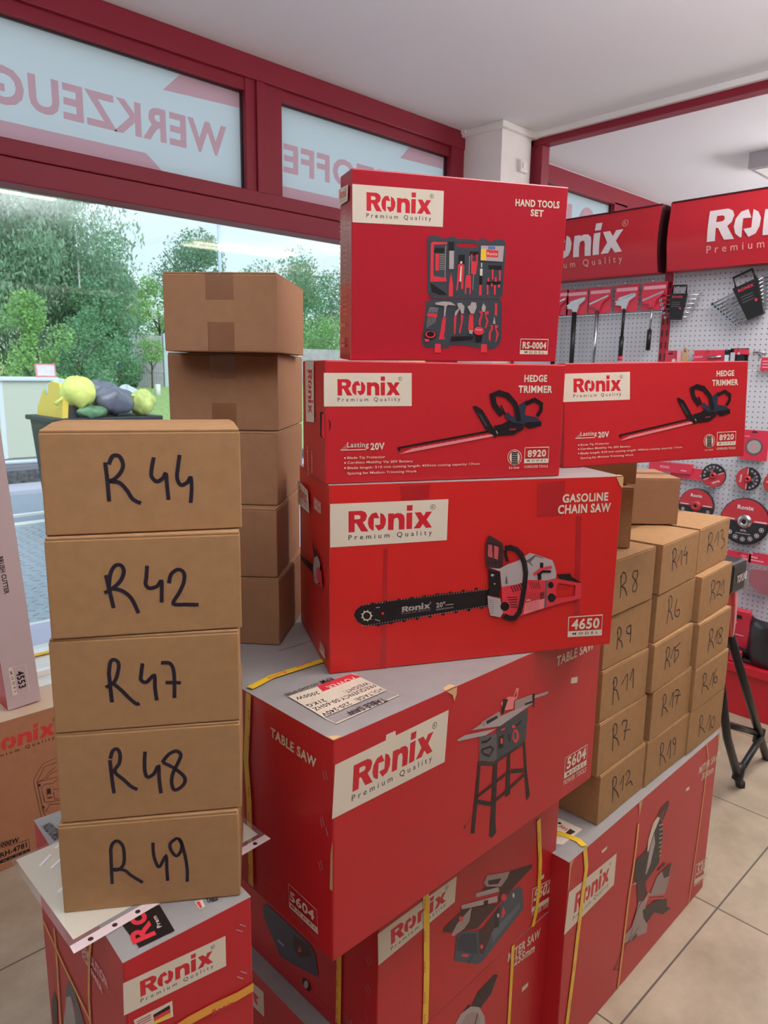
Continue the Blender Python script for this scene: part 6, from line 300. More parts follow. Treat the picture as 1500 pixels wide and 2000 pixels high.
# marble display ledge inside the window
MARB = mat('pale_marble', (224, 220, 210), .3, .5, noise=.05, scale=7)
mb = MB(); mb.box(U0, 3.5, 2.56, VW, .36, .40, MARB); mb.box(U0, 3.5, 2.60, VW, 0, .36, WALLM); mb.box(U0, 3.5, 2.86, 2.885, .40, .425, WHITE); struct(mb.build('trim_6', bevel=.003))
mb = MB(); mb.box(-.035, .035, -.012, .012, 0, .07, WHITE); mb.box(-.02, .02, -.02, -.012, .02, .05, WHITE)
o = mb.build('junction_box', loc=(3.79, 2.793, 2.78), bevel=.003); tag(o, 'small white junction box on the white pillar below the ceiling', 'junction box')
mb = MB(); mb.box(-.22, .22, -.16, .16, -.10, 0, mat('lamp_grey', (176, 172, 176), .5)); mb.box(-.19, .19, -.13, .13, -.105, -.10, WHITE)
o = mb.build('ceiling_unit', loc=(5.38, 1.86, HC), bevel=.01); tag(o, 'grey box unit on the ceiling of the room behind the red frame', 'ceiling unit')
# unseen panels and trays added to light the shop; the twin tube is real
LP = mat('added_panel_glow', (255, 240, 228), .5); LP.node_tree.nodes['Principled BSDF'].inputs['Emission Color'].default_value = (1, .88, .8, 1); LP.node_tree.nodes['Principled BSDF'].inputs['Emission Strength'].default_value = 2.0
for nme, l_, a_, b_, p_, k_ in LIGHTS:
    r = empty('added_ceiling_light', (l_[0], l_[1], HC)); tag(r, 'added white fill light panel on the shop ceiling, outside the view', 'ceiling light', 'added fill light panels')
    mb = MB(); mb.box(-a_/2-.03, a_/2+.03, -b_/2-.03, b_/2+.03, -.06, 0, WHITE); ho_ = mb.build('housing', r)
    mb = MB(); mb.box(-a_/2, a_/2, -b_/2, b_/2, -.064, -.06, LP); mb.build('diffuser', ho_)
for l_, sx_, sy_ in [(q_[0], .9, .6) for q_ in UPL]:
    r = empty('added_uplight_tray', l_); tag(r, 'added white tray shining up to brighten the ceiling, outside the view', 'added fill lamp', 'added uplight trays')
    mb = MB(); mb.box(-sx_, sx_, -sy_, sy_, -.05, -.01, WHITE); mb.build('tray', r)
    for q in (-1, 1): mb = MB(); mb.tube([(q*sx_*.9, 0, -.02), (q*sx_*.9, 0, HC-l_[2])], .006, STEEL, 6); mb.build('rod', r)
TUBE = mat('tube_glow', (255, 236, 200), .5); TUBE.node_tree.nodes['Principled BSDF'].inputs['Emission Color'].default_value = (1, .93, .72, 1); TUBE.node_tree.nodes['Principled BSDF'].inputs['Emission Strength'].default_value = 9.0
r = empty('tube_light', (4.82, -1.15, HC)); tag(r, 'twin fluorescent tube lamp whose reflection shows in the window glass', 'ceiling light')
mb = MB(); mb.box(-.68, .68, -.2, .2, -.05, 0, WHITE); mb.build('housing', r)
for q, dy in ((-.11, -.04), (.11, .04)): mb = MB(); mb.tube([(-.64, q-dy*0-.06, -.08), (.64, q+.08, -.08)], .016, TUBE, 8); mb.build('tube', r)
# ---------------- cartons ----------------
def faceT(f, w, d, h):
    if f == 'F': return Matrix(((1, 0, 0, -w/2), (0, 0, -1, -d/2), (0, 1, 0, 0), (0, 0, 0, 1)))
    if f == 'L': return Matrix(((0, 0, -1, -w/2), (-1, 0, 0, d/2), (0, 1, 0, 0), (0, 0, 0, 1)))
    return Matrix(((1, 0, 0, -w/2), (0, 1, 0, -d/2), (0, 0, 1, h), (0, 0, 0, 1)))
def k2(p): return (p[0]/1000, p[1]/1000)
SPLIT = ('packing_tape', 'packing_strap', 'staples', 'title_lettering')
def prints(root, key, w, d, h, body=None):
    groups = []; cnt = 0; idx = {}
    for it in ART.get(key, []):
        part, f = it[0], it[1]; k = it[2]; T = faceT(f, w, d, h); cnt += 1; e = .0004 + cnt*.00002
        if part == 'packing_strap': e += .0012
        if part in SPLIT or (part == 'printed_text' and sum(q[0] == part and q[1] == f for q in ART[key]) < 5):
            if part == 'packing_strap' and k == 't':
                p = Vector(it[5]); g = min((q for q in groups if q[0] == part and q[1] == f), key=lambda q: min((Vector(v)-p).length for v in q[3]))[2]
            else:
                g = MB(); L = it[5] if k == 's' else [it[5]] if k == 't' else it[4]
                if k == 's':
                    L = [[a[0]+(b[0]-a[0])*t/12, a[1]+(b[1]-a[1])*t/12] for a, b in zip(it[5][:-1], it[5][1:]) for t in range(13)]
                groups.append((part, f, g, L))
        else:
            if (part, f) not in idx: idx[(part, f)] = MB(); groups.append((part, f, idx[(part, f)], []))
            g = idx[(part, f)]
        if k == 'p': g.flat([k2(p) for p in it[4]], T, e, PAL[it[3]], [[k2(p) for p in hh] for hh in it[5]])
        elif k == 's': g.ribbon([tuple(p) for p in smooth([k2(p) for p in it[5]])] if it[3] == 'INK' else [k2(p) for p in it[5]], it[4]/1000, T, e, PAL[it[3]])
        elif k == 't': put_text(g, it[4], k2(it[5]), k2(it[6]), it[7]/1000, T, e, PAL[it[3]], it[8])
        elif k == 'l': put_logo(g, [k2(p) for p in it[6]], T, e, PAL[it[3]] if it[3] else None, PAL[it[4]], PAL[it[5]])
    for part, f, g, L in groups:
        if g.f: g.build({'staples': 'staple'}.get(part, part), body if part == 'staples' and body else root)
def carton(key, label, side=RED, top=None, cat='cardboard box', name='printed_carton', group=None, seam='x', torn=()):
    x, y, z, rx, ry, rz, w, d, h = BOX[key]
    r = empty(name, (x, y, z), (rx, ry, rz)); tag(r, label, cat, group)
    mb = MB(); mb.box(-w/2, w/2, -d/2, d/2, .0004, h, side, top=top); body = mb.build('carton_body', r, bevel=.0022)
    if torn:
        for f, pts in torn: tb = MB(); tb.flat([k2(p) for p in pts], faceT(f, w, d, h), .0011, KRAFTE); tb.build('torn_corner', body)
    prints(r, key, w, d, h, body); return r
TAPE = glassy('clear_tape', (.97, .93, .90), .10, .2)
def kraft(key, label, group, seam='x', tape=True, fronttape=False, M=KRAFT, box=None, ajar=0, writing=None):
    x, y, z, rx, ry, rz, w, d, h = box or BOX[key]
    r = empty('cardboard_box', (x, y, z), (rx, ry, rz)); tag(r, label, 'cardboard box', group)
    t = .0032
    mb = MB(); mb.box(-w/2, w/2, -d/2, d/2, .0008, h-t, M); mb.build('box_body', r, bevel=.0018)
    for s in (-1, 1):
        fb = MB(); R = Matrix.Identity(4)
        if seam == 'x':
            y0, y1 = ((-d/2+.001, -.0015) if s < 0 else (.0015, d/2-.001))
            if ajar: R = Matrix.Translation((0, s*d/2, h-t)) @ Matrix.Rotation(-s*ajar, 4, 'X') @ Matrix.Translation((0, -s*d/2, -(h-t)))
            fb.box(-w/2+.001, w/2-.001, y0, y1, h-t, h-.0002, M, T=R)
        else:
            x0, x1 = ((-w/2+.001, -.0015) if s < 0 else (.0015, w/2-.001)); fb.box(x0, x1, -d/2+.001, d/2-.001, h-t, h-.0002, M)
        fb.build('top_flap', r, bevel=.0008)
    if tape:
        tb = MB()
        if seam == 'x': tb.box(-w/2, w/2, -.024, .024, h-.0001, h+.0002, TAPE)
        else:
            tb.box(-.024, .024, -d/2, d/2, h-.0001, h+.0002, TAPE)
            if fronttape: tb.box(-.024, .024, -d/2-.0004, -d/2-.0001, h-.045, h, TAPE); tb.box(-.022, .024, -d/2-.0004, -d/2-.0001, 0, .05, TAPE)
        tb.build('packing_tape', r)
    if key: prints(r, key, w, d, h)
    return r
carton('M305', 'long red mitre saw carton marked 305mm on the floor under the numbered kraft boxes', top=TOPG, torn=[('F', [(330, 534), (352, 534), (345, 515), (340, 490), (335, 515)]), ('F', [(0, 534), (18, 534), (6, 520), (4, 470), (0, 460)]), ('F', [(845, 534), (861, 534), (861, 420), (856, 500)])])
carton('MS255', 'red mitre saw carton marked 255mm at the bottom of the central stack', top=TOPG)
carton('T5602', 'red carton printed with a benchtop table saw, marked 5602, under the big table saw carton', top=TOPG)
carton('TS', 'large red TABLE SAW carton marked 5604 with a silver top carrying the chain saw carton', top=TOPG, torn=[('T', [(0, 0), (16, 0), (12, 8), (0, 14)]), ('T', [(232, 0), (262, 0), (258, 12), (240, 9)]), ('F', [(236, 354), (262, 354), (262, 342), (256, 330), (252, 343)]), ('L', [(654, 120), (660, 120), (660, 200), (656, 180)])])
carton('CS', 'wide red GASOLINE CHAIN SAW carton marked 4650 under the hedge trimmer carton', side=mat('carton_orange_red', (204, 36, 34), .38, .45), top=TOPG, torn=[('F', [(528, 321), (543, 321), (543, 300), (536, 306), (532, 314)]), ('T', [(528, 0), (543, 0), (543, 14), (534, 10)])])
carton('HT1', 'red HEDGE TRIMMER carton marked 8920 carrying the hand tools carton')
carton('HT2', 'red HEDGE TRIMMER carton marked 8920 standing farther right, nothing on its top')
carton('HTL', 'upright red HAND TOOLS SET carton marked RS-0004, topmost of the central stack', side=mat('carton_gloss_red', (176, 30, 46), .25, .55, coat=.4))
carton('BL', 'tall red demolition hammer carton with a flag sticker under the boxes R44 to R49', top=TOPG)
carton('GN', 'brown generator carton marked RH-4781 at the left below the window', side=mat('generator_kraft', (172, 120, 88), .75, .2, noise=.04, scale=40), top=mat('generator_top', (206, 178, 150), .8))
BCM = mat('brush_cutter_grey', (188, 168, 166), .5)
x, y, z, rx, ry, rz, w, d, h = BOX['BC']; r = empty('printed_carton', (x, y, z), (rx, ry, rz)); tag(r, 'tall grey and red BRUSH CUTTER carton marked 4553 standing on the generator carton', 'cardboard box')
mb = MB(); mb.box(-w/2, w/2, -d/2, d/2, .0004, h, RED); o = mb.build('carton_body', r, bevel=.002)
mb = MB(); mb.box(-w/2+.001, w/2-.001, -d/2-.0006, -d/2-.0002, .001, h-.001, BCM); mb.build('grey_front_panel', r)
for it in ART['BC']: pass
x_ = BOX['BC'][7]; prints(r, 'BC', w, d+.0012, h)
NB = {'R44': 'topmost of the left stack, its flaps slightly open', 'R42': 'second from the top of the left stack', 'R47': 'third from the top of the left stack', 'R48': 'fourth from the top of the left stack', 'R49': 'lowest of the left stack, resting on a plastic sleeve'}
for k, s in NB.items(): kraft(k, 'kraft cardboard box handwritten %s %s, %s' % (k[0], k[1:], s), 'marker numbered boxes of the left stack', ajar=.03 if k == 'R44' else 0)
for c, ks in (('nearest column', ['R12', 'R7', 'R11', 'R9', 'R8']), ('middle column', ['R19', 'R17', 'R15', 'R6', 'R14']), ('far column', ['R10', 'R16', 'R18', 'R21', 'R13'])):
    for i, k in enumerate(ks): kraft(k, 'kraft cardboard box handwritten %s %s, %s, %s' % (k[0], k[1:], c, ['lowest', 'second from below', 'third from below', 'second from the top', 'topmost'][i]), 'marker numbered boxes on the mitre saw carton')
for i, k in enumerate(['B5', 'B4', 'B3', 'B2', 'B1']):
    kraft(k, 'brown box with taped front, %s of the stack by the window' % ['lowest', 'second from below', 'middle one', 'second from the top', 'topmost'][i], 'unmarked boxes stacked before the window', seam='y', fronttape=True, M=KRAFT2)
def cornerbox(bx, by, z, yaw, w, d, h):   # right front bottom corner given
    c = Vector((bx, by, 0)) + Matrix.Rotation(yaw, 3, 'Z') @ Vector((-w/2, d/2, 0)); return (c.x, c.y, z, 0, 0, yaw, w, d, h)
ZR = 1.1935
kraft(None, 'plain dark brown box lying on top of boxes R 14 and R 13', 'unmarked boxes on the numbered boxes', M=KRAFT2, box=cornerbox(1.948, .855, ZR+.001, -.76, .245, .20, .130))
kraft(None, 'plain kraft box standing on box R 8 beside the chain saw carton', 'unmarked boxes on the numbered boxes', box=cornerbox(1.589, .806, ZR+.001, -.72, .20, .17, .147), tape=False)
kraft(None, 'thin plain kraft box wedged under the right hedge trimmer carton', 'unmarked boxes on the numbered boxes', box=cornerbox(1.625, .822, ZR+.1495, -.70, .23, .17, .0745), tape=False)
# plastic sleeve with papers under R49
SLV = glassy('sleeve_plastic', (.97, .97, .98), .10, .1, .10)
r = empty('document_sleeve', (.40, .905, .9143)); tag(r, 'clear punched document sleeve holding cream paper, sticking out under box R 49', 'document sleeve')
mb = MB(); pts = [(-.146, .112), (-.145, -.118), (.152, -.097), (.150, .118)]
mb.flat([(-.14, .107), (-.137, -.095), (.144, -.075), (.144, .113)], TZ(0), .0004, mat('cream_paper', (232, 224, 200), .7)); mb.build('paper_sheet', r)
mb = MB(); mb.flat(pts, TZ(0), .0008, SLV)
mb.flat([(-.145, -.118), (.152, -.097), (.151, -.083), (-.144, -.103)], TZ(0), .0009, mat('sleeve_strip', (226, 206, 206), .3))
for i in range(9):
    f = .08+i*.105; mb.disc((-.145+f*.297, -.1105+f*.021), .0035, TZ(0), .001, PAL['K2'], 10)
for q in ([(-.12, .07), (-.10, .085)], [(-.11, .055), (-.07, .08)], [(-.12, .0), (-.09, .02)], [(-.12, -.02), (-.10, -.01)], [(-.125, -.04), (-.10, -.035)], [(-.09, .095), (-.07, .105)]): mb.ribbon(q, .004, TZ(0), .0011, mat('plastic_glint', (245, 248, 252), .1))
mb.build('plastic_sleeve', r)
# ---------------- pegboard shelving ----------------
UB = 3.74
PEG = mat('pegboard_white', (196, 198, 206), .45, .4)
n = PEG.node_tree; b = n.nodes['Principled BSDF']; t = n.nodes.new('ShaderNodeTexCoord'); s = n.nodes.new('ShaderNodeSeparateXYZ'); n.links.new(t.outputs['Object'], s.inputs[0])
def mth(op, a, bv=None):
    q = n.nodes.new('ShaderNodeMath'); q.operation = op
    n.links.new(a, q.inputs[0])
    if bv is not None:
        if isinstance(bv, (int, float)): q.inputs[1].default_value = bv
        else: n.links.new(bv, q.inputs[1])
    return q.outputs[0]
def cell(o): return mth('SUBTRACT', mth('FRACT', mth('MULTIPLY', o, 1/.0245)), .5)
dd = mth('ADD', mth('POWER', cell(s.outputs['Y']), 2), mth('POWER', cell(s.outputs['Z']), 2)); lt = mth('LESS_THAN', dd, .018)
mxn = n.nodes.new('ShaderNodeMix'); mxn.data_type = 'RGBA'; n.links.new(lt, mxn.inputs['Factor']); mxn.inputs['A'].default_value = (*lin((200, 202, 210)), 1); mxn.inputs['B'].default_value = (*lin((96, 98, 112)), 1); n.links.new(mxn.outputs['Result'], b.inputs['Base Color'])
SIGN = mat('sign_red', (194, 34, 48), .3, .5); UPR = mat('upright_red', (176, 30, 50), .4)
LOGOV = mat('sign_lettering', (226, 214, 218), .4)
def bay(v0, v1, label):
    r = empty('shelving_unit', (UB, (v0+v1)/2, 0)); tag(r, label, 'shelving unit', 'pegboard shelving units'); ox, oy = UB, (v0+v1)/2
    def B(name, *boxes, bevel=0):
        mb = MB()
        for x0, x1, y0, y1, z0, z1, M in boxes: mb.box(x0-ox, x1-ox, y0-oy, y1-oy, z0, z1, M)
        return mb.build(name, r, bevel=bevel)
    zs = [.26, .455, .75, 1.045, 1.34, 1.634, 1.927, 2.22]
    for a_, c_ in zip(zs[:-1], zs[1:]): B('pegboard_panel', (UB, UB+.012, v0+.024, v1-.024, a_+.001, c_-.001, PEG), bevel=.003)
    B('plinth', (3.485, UB, v0, v1, 0, .215, SIGN), bevel=.003); B('base_shelf', (3.462, UB, v0, v1, .217, .26, SIGN), bevel=.004)
    for vv in (v0, v1):
        s_ = 1 if vv == v0 else -1
        up_ = B('upright', (UB-.004, UB+.05, min(vv, vv+s_*.022), max(vv, vv+s_*.022), 0, 2.46, UPR))
        mb = MB()
        for i in range(30): z_ = .3+i*.06; mb.box(UB-.006-ox, UB-.003-ox, vv+s_*.012-.003-oy, vv+s_*.012+.003-oy, z_, z_+.034, BLACK)
        mb.build('slot_strip', up_)
    mb = MB(); N = 10; vs = []; zc = (2.118+2.44)/2; hh = .161
    pr = [(3.655 - .03*cos(pi/2*(i/N*2-1)), zc+hh*(i/N*2-1)) for i in range(N+1)]
    for vv in (v0+.025, v1-.025): vs += [(px-ox, vv-oy, pz) for px, pz in pr]
    mb.add(vs, [(i, i+1, N+2+i, N+1+i) for i in range(N)], SIGN, True)
    for vv in (v0+.025, v1-.025): mb.add([(px-ox, vv-oy, pz) for px, pz in pr] + [(UB-ox, vv-oy, zc+hh), (UB-ox, vv-oy, zc-hh)], [tuple(range(N+3))], mat('sign_end_dark', (60, 16, 26), .5))
    mb.box(3.65-ox, UB-ox, v0+.025-oy, v1-.025-oy, zc+hh-.002, zc+hh+.004, mat('sign_end_dark', (60, 16, 26), .5)); mb.box(3.65-ox, UB-ox, v0+.025-oy, v1-.025-oy, zc-hh-.004, zc-hh+.002, UPR)
    sg = mb.build('header_sign', r)
    # lettering wraps the curved front
    lm = MB(); vc = (v0+v1)/2
    put_logo(lm, [(-(vc+.38), 2.137), (-(vc-.38), 2.137), (-(vc-.38), 2.423), (-(vc+.38), 2.423)], TU(0), 0, None, LOGOV, mat('sign_small_text', (236, 168, 158), .4))
    import bmesh
    bm = bmesh.new(); bv = [bm.verts.new(v) for v in lm.v]; seen = set()
    for f, mi_ in zip(lm.f, lm.mi):
        if len(set(f)) < 3: continue
        try: fc = bm.faces.new([bv[i] for i in f]); fc.material_index = mi_
        except ValueError: pass
    for i in range(1, 16): bmesh.ops.bisect_plane(bm, geom=bm.verts[:]+bm.edges[:]+bm.faces[:], plane_co=(0, 0, zc-hh+hh*2*i/16), plane_no=(0, 0, 1))
    bm.verts.index_update(); lm.v = [tuple(v.co) for v in bm.verts]; lm.f = [tuple(v.index for v in f.verts) for f in bm.faces]; lm.mi = [f.material_index for f in bm.faces]; lm.sm = [False]*len(lm.f); bm.free()
    out = []
    for (x_, y_, z_) in lm.v:
        f = (z_-zc)/hh; px = 3.655-.03*cos(pi/2*max(-1, min(1, f)))-.0035; out.append((px-ox, y_-oy, z_))
    lm.v = out; lm.build('sign_lettering', sg)
bay(.82, 1.80, 'red and white pegboard shelving unit, the nearer one hung with wrenches and discs')
bay(1.80, 2.78, 'red and white pegboard shelving unit, the farther one hung with scrapers')
PK = mat('card_pink_red', (214, 52, 78), .35); PKL = mat('card_light', (240, 170, 184), .35); TW = TU(UB-.03)
def hung(name, label, cat, v, z, group=None, u=UB-.03):
    r = empty(name, (u, v, z)); return tag(r, label, cat, group)
def TLo(): return Matrix(((0, 0, -1, 0), (-1, 0, 0, 0), (0, 1, 0, 0), (0, 0, 0, 1)))   # local frame: x right in view, y up, z towards the viewer
TL = TLo()
def hook(r, z=.0, ln=.05):
    mb = MB(); mb.tube([(UB-r.location.x+.0, 0, z), (-.02, 0, z), (-.028, 0, z+.012)], .0022, STEEL, 6); mb.build('hook', r)
def card(mb, x0, x1, y0, y1, M=PK, d=0): mb.prism([(x0, y0), (x1, y0), (x1, y1), (x0, y1)], TL, d, d+.0015, M)
def scraper(v, z, label, head, kind):
    r = hung('floor_scraper', label, 'scraper', v, z, 'scrapers hanging on the far unit'); hook(r, .0)
    mb = MB(); card(mb, -.068, .068, -.135, .005); mb.flat([(-.06, -.03), (.06, -.03), (.06, -.012), (-.06, -.012)], TL, .0022, PKL); mb.build('backing_card', r)
    mb = MB(); mb.prism([(-.055, -.10), (-.035, -.062), (.04, -.045), (.058, -.05), (.055, -.06), (.02, -.085), (.006, -.125), (-.014, -.125), (-.02, -.105)], TL, .004, .016, head); mb.ribbon([(-.055, -.085), (.058, -.045)], .008, TL, .0165, STEEL); mb.build('blade_head', r)
    mb = MB()
    if kind == 'long_black': mb.tube([TL @ Vector((-.006, -.12, .012)), TL @ Vector((-.006, -.52, .012))], .0135, BLACK, 10)
    elif kind == 'long_silver': mb.tube([TL @ Vector((-.004, -.12, .012)), TL @ Vector((-.012, -.52, .012))], .0105, STEEL, 10)
    elif kind == 'short_black': mb.tube([TL @ Vector((-.002, -.12, .012)), TL @ Vector((-.004, -.27, .012))], .008, BLACK, 10)
    else: mb.tube([TL @ Vector((.0, -.12, .012)), TL @ Vector((-.004, -.24, .012))], .006, STEEL, 10)
    hd_ = mb.build('handle', r)
    if kind in ('short_black', 'short_silver'):
        mb = MB(); y0 = -.265 if kind == 'short_black' else -.235
        mb.tube([TL @ Vector((-.004, y0, .012)), TL @ Vector((-.005, y0-.105, .012))], .012, BLACK, 10)
        if kind == 'short_black': mb.tube([TL @ Vector((-.005, y0-.105, .012)), TL @ Vector((-.005, y0-.128, .012))], .013, PK, 10)
        mb.build('grip', hd_)
HS = mat('cast_silver', (206, 204, 208), .35, .5, .3)
scraper(2.44, 2.068, 'carded scraper half hidden behind the hand tools carton', PK, 'long_black')
scraper(2.315, 2.066, 'carded scraper with silver head and long black handle', HS, 'long_black')
scraper(2.172, 2.068, 'carded scraper with red head and long silver handle', PK, 'long_silver')
scraper(2.015, 2.070, 'carded scraper with silver head and short black handle ending in red', HS, 'short_black')
scraper(1.86, 2.070, 'carded scraper with red head, thin silver shaft and black grip', PK, 'short_silver')
def wrenches(v, z, tilt, sc, n_, label, spread):
    r = hung('wrench_set', label, 'wrench set', v, z, None); R = TL @ Matrix.Rotation(tilt, 4, 'Z') @ Matrix.Scale(sc, 4)
    mb = MB(); mb.tube([(UB-r.location.x, 0, 0), (-.02, 0, 0)], .0022, STEEL, 6); mb.build('hook', r)
    mb = MB(); mb.tube([R @ Vector(p) for p in ((-.042, -.045, .01), (-.04, .005, .01), (.04, .005, .01), (.042, -.045, .01))], .006*sc, BLACK, 8)
    mb.prism([(-.052, -.04), (.052, -.04), (.036, -.19), (-.032, -.19)], R, .004, .024, BLACK)
    put_text(mb, 'RONIX', (-.032, -.066), (.032, -.066), .012, R, .0245, PK)
    for i in range(3): mb.ribbon([(-.03, -.09-i*.012), (.02, -.09-i*.012)], .004, R, .0245, PAL['D2'])
    mb.disc((.024, -.125), .006, R, .0246, PK, 10); mb.build('holder', r)
    for i in range(n_):
        f = i/(n_-1); y = -.052-f*.125; L1 = (.125-.055*f)*spread[0]; L2 = (.125-.055*f)*spread[1]
        mb = MB(); mb.tube([R @ Vector((-L1, y-.012*0+spread[2]*.5, .008)), R @ Vector((L2, y+spread[2]*.0+.006, .008))], .0032*sc, STEEL, 6)
        cxx, cyy = -L1, y+spread[2]*.5; ro = .010-.003*f; ring = [(cxx+ro*cos(2*pi*q/14), cyy+ro*sin(2*pi*q/14)) for q in range(14)]; mb.prism(ring, R, .004, .012, STEEL); mb.disc((cxx, cyy), ro*.5, R, .0123, BLACK, 10)
        ro = .011-.003*f; cxx, cyy = L2, y+.006
        mb.prism([(cxx-.006, cyy-ro*.7), (cxx+ro, cyy-ro), (cxx+ro*1.4, cyy-ro*.5), (cxx+ro*.5, cyy-ro*.2), (cxx+ro*.5, cyy+ro*.3), (cxx+ro*1.4, cyy+ro*.6), (cxx+ro, cyy+ro), (cxx-.006, cyy+ro*.7)], R, .003, .012, STEEL); mb.build('wrench', r)
wrenches(1.722, 2.043, radians(-3), .86, 6, 'small set of combination wrenches in an upright black holder', (.95, 1.0, 0))
wrenches(1.42, 2.075, radians(22), 1.12, 9, 'large set of combination wrenches in a tilted black holder', (1.2, .62, -.02))
# row above the right hedge trimmer carton
def pack(name, label, cat, v, z, w, h, M, extra, group='small packs in the middle row'):
    r = hung(name, label, cat, v, z, group); hook(r, -.006)
    mb = MB(); card(mb, -w/2, w/2, -h, 0, M); mb.build('backing_card', r); mb = MB(); extra(mb, w, h); mb.build('contents', r); return r
pack('blister_pack', 'pink blister pack with white disc beside the red upright', 'blister pack', 1.735, 1.728, .075, .10, PK, lambda mb, w, h: (mb.prism([(w/2-.004, -h), (w/2+.016, -h), (w/2+.012, -.004), (w/2-.004, 0)], TL, .004, .02, PKL), mb.disc((.012, -.052), .011, TL, .004, WHITE, 16), mb.flat([(-.02, -.02), (.005, -.02), (.005, -.012), (-.02, -.012)], TL, .003, BLACK)))
r = hung('paint_brush', 'upside-down paint brush with a pale wooden handle', 'brush', 1.664, 1.742); hook(r, -.012)
mb = MB(); mb.prism([(-.010, -.11), (.010, -.11), (.014, -.06), (.011, -.01), (0, 0), (-.011, -.01), (-.014, -.06)], TL, 0, .012, mat('brush_wood', (196, 160, 122), .6)); mb.disc((0, -.02), .004, TL, .0125, BLACK, 10); mb.build('handle', r)
mb = MB(); mb.prism([(-.022, -.155), (.022, -.155), (.014, -.11), (-.014, -.11)], TL, 0, .014, STEEL); mb.build('ferrule', r)
pack('blister_pack', 'wide red pack holding a grey metal tube', 'blister pack', 1.548, 1.728, .15, .09, PK, lambda mb, w, h: (mb.tube([TL @ Vector((.0, -.036, .01)), TL @ Vector((.065, -.032, .01))], .006, STEEL, 8), put_text(mb, 'RONIX', (-.07, -.038), (-.028, -.036), .009, TL, .002, PKL)))
pack('blister_pack', 'narrow black pack with a pale blue window', 'blister pack', 1.455, 1.729, .034, .10, BLACK, lambda mb, w, h: mb.prism([(-.010, -.08), (.008, -.08), (.008, -.025), (-.012, -.025)], TL, .003, .012, mat('pale_blue', (200, 220, 235), .3)))
pack('blister_pack', 'black and red pack of small tools at an angle', 'blister pack', 1.403, 1.735, .085, .06, BLACK, lambda mb, w, h: (mb.prism([(-.02, -.03), (.05, -.03), (.042, -.005), (-.02, -.002)], TL, .003, .014, PK), mb.prism([(-.035, -.09), (-.015, -.09), (-.015, -.02), (-.035, -.02)], TL, .003, .016, HS), mb.prism([(-.005, -.09), (.035, -.09), (.03, -.035), (-.005, -.03)], TL, .003, .02, BLACK), mb.disc((.005, -.025), .006, TL, .0205, HS, 10)))
r = hung('display_hook', 'empty bent wire hook on the pegboard right of the small packs', 'hook', 1.318, 1.712)
mb = MB(); mb.tube([(UB-r.location.x, -.01, 0), (-.01, -.01, 0), (-.02, -.01, .01)], .0025, STEEL, 6); mb.tube([(UB-r.location.x-.006, -.03, .002), (UB-r.location.x-.006, .03, .006)], .003, STEEL, 6); mb.tube([(UB-r.location.x-.006, -.005, 0), (UB-r.location.x-.006, -.005, -.022)], .003, STEEL, 6); mb.build('wire', r)
pack('blister_pack', 'pink red hanging pack at the right edge below the empty hook', 'blister pack', 1.262, 1.692, .075, .062, PK, lambda mb, w, h: [mb.ribbon([(-.03, -.018-i*.014), (.03, -.018-i*.014)], .005, TL, .003, PKL) for i in range(3)])
pack('blade_pack', 'red carded circular blade with a black hang slot', 'blade pack', 1.288, 1.349, .125, .145, PK, lambda mb, w, h: (mb.disc((0, -.08), .040, TL, .003, PAL['D2'], 24), mb.disc((0, -.08), .032, TL, .0034, PAL['G'], 24), mb.disc((0, -.08), .008, TL, .0038, PAL['P'], 14), mb.flat([(-.018, -.012), (.012, -.012), (.002, -.004), (-.01, -.004)], TL, .003, BLACK), put_text(mb, 'RONIX', (-.055, -.034), (-.025, -.034), .006, TL, .003, PKL)))
for v_, z_, w_, h_, lb, cd in ((1.683, 1.155, .225, .05, 'flat red box with white lettering seen just under the hedge trimmer carton', ''), (1.59, 1.135, .19, .058, 'flat red box slightly lower and right of another red box', '')):
    r = hung('tool_case', lb, 'flat box', v_, z_, 'flat red boxes hanging behind the brown box'); hook(r, -.004)
    mb = MB(); mb.prism([(-w_/2, -h_), (w_/2, -h_), (w_/2, 0), (-w_/2, 0)], TL, 0, .03 if w_ > .2 else .01, PK); mb.build('case_body', r)
    mb = MB(); put_text(mb, 'RONIX', (-.05, -.03), (0, -.031), .012, TL, .0305 if w_ > .2 else .0105, PKL); mb.ribbon([(.06, -.034), (.09, -.035)], .006, TL, .0305 if w_ > .2 else .0105, PKL); mb.build('case_lettering', r)
DRD = mat('disc_red', (190, 52, 62), .4); DBK = mat('disc_black', (38, 38, 44), .45)
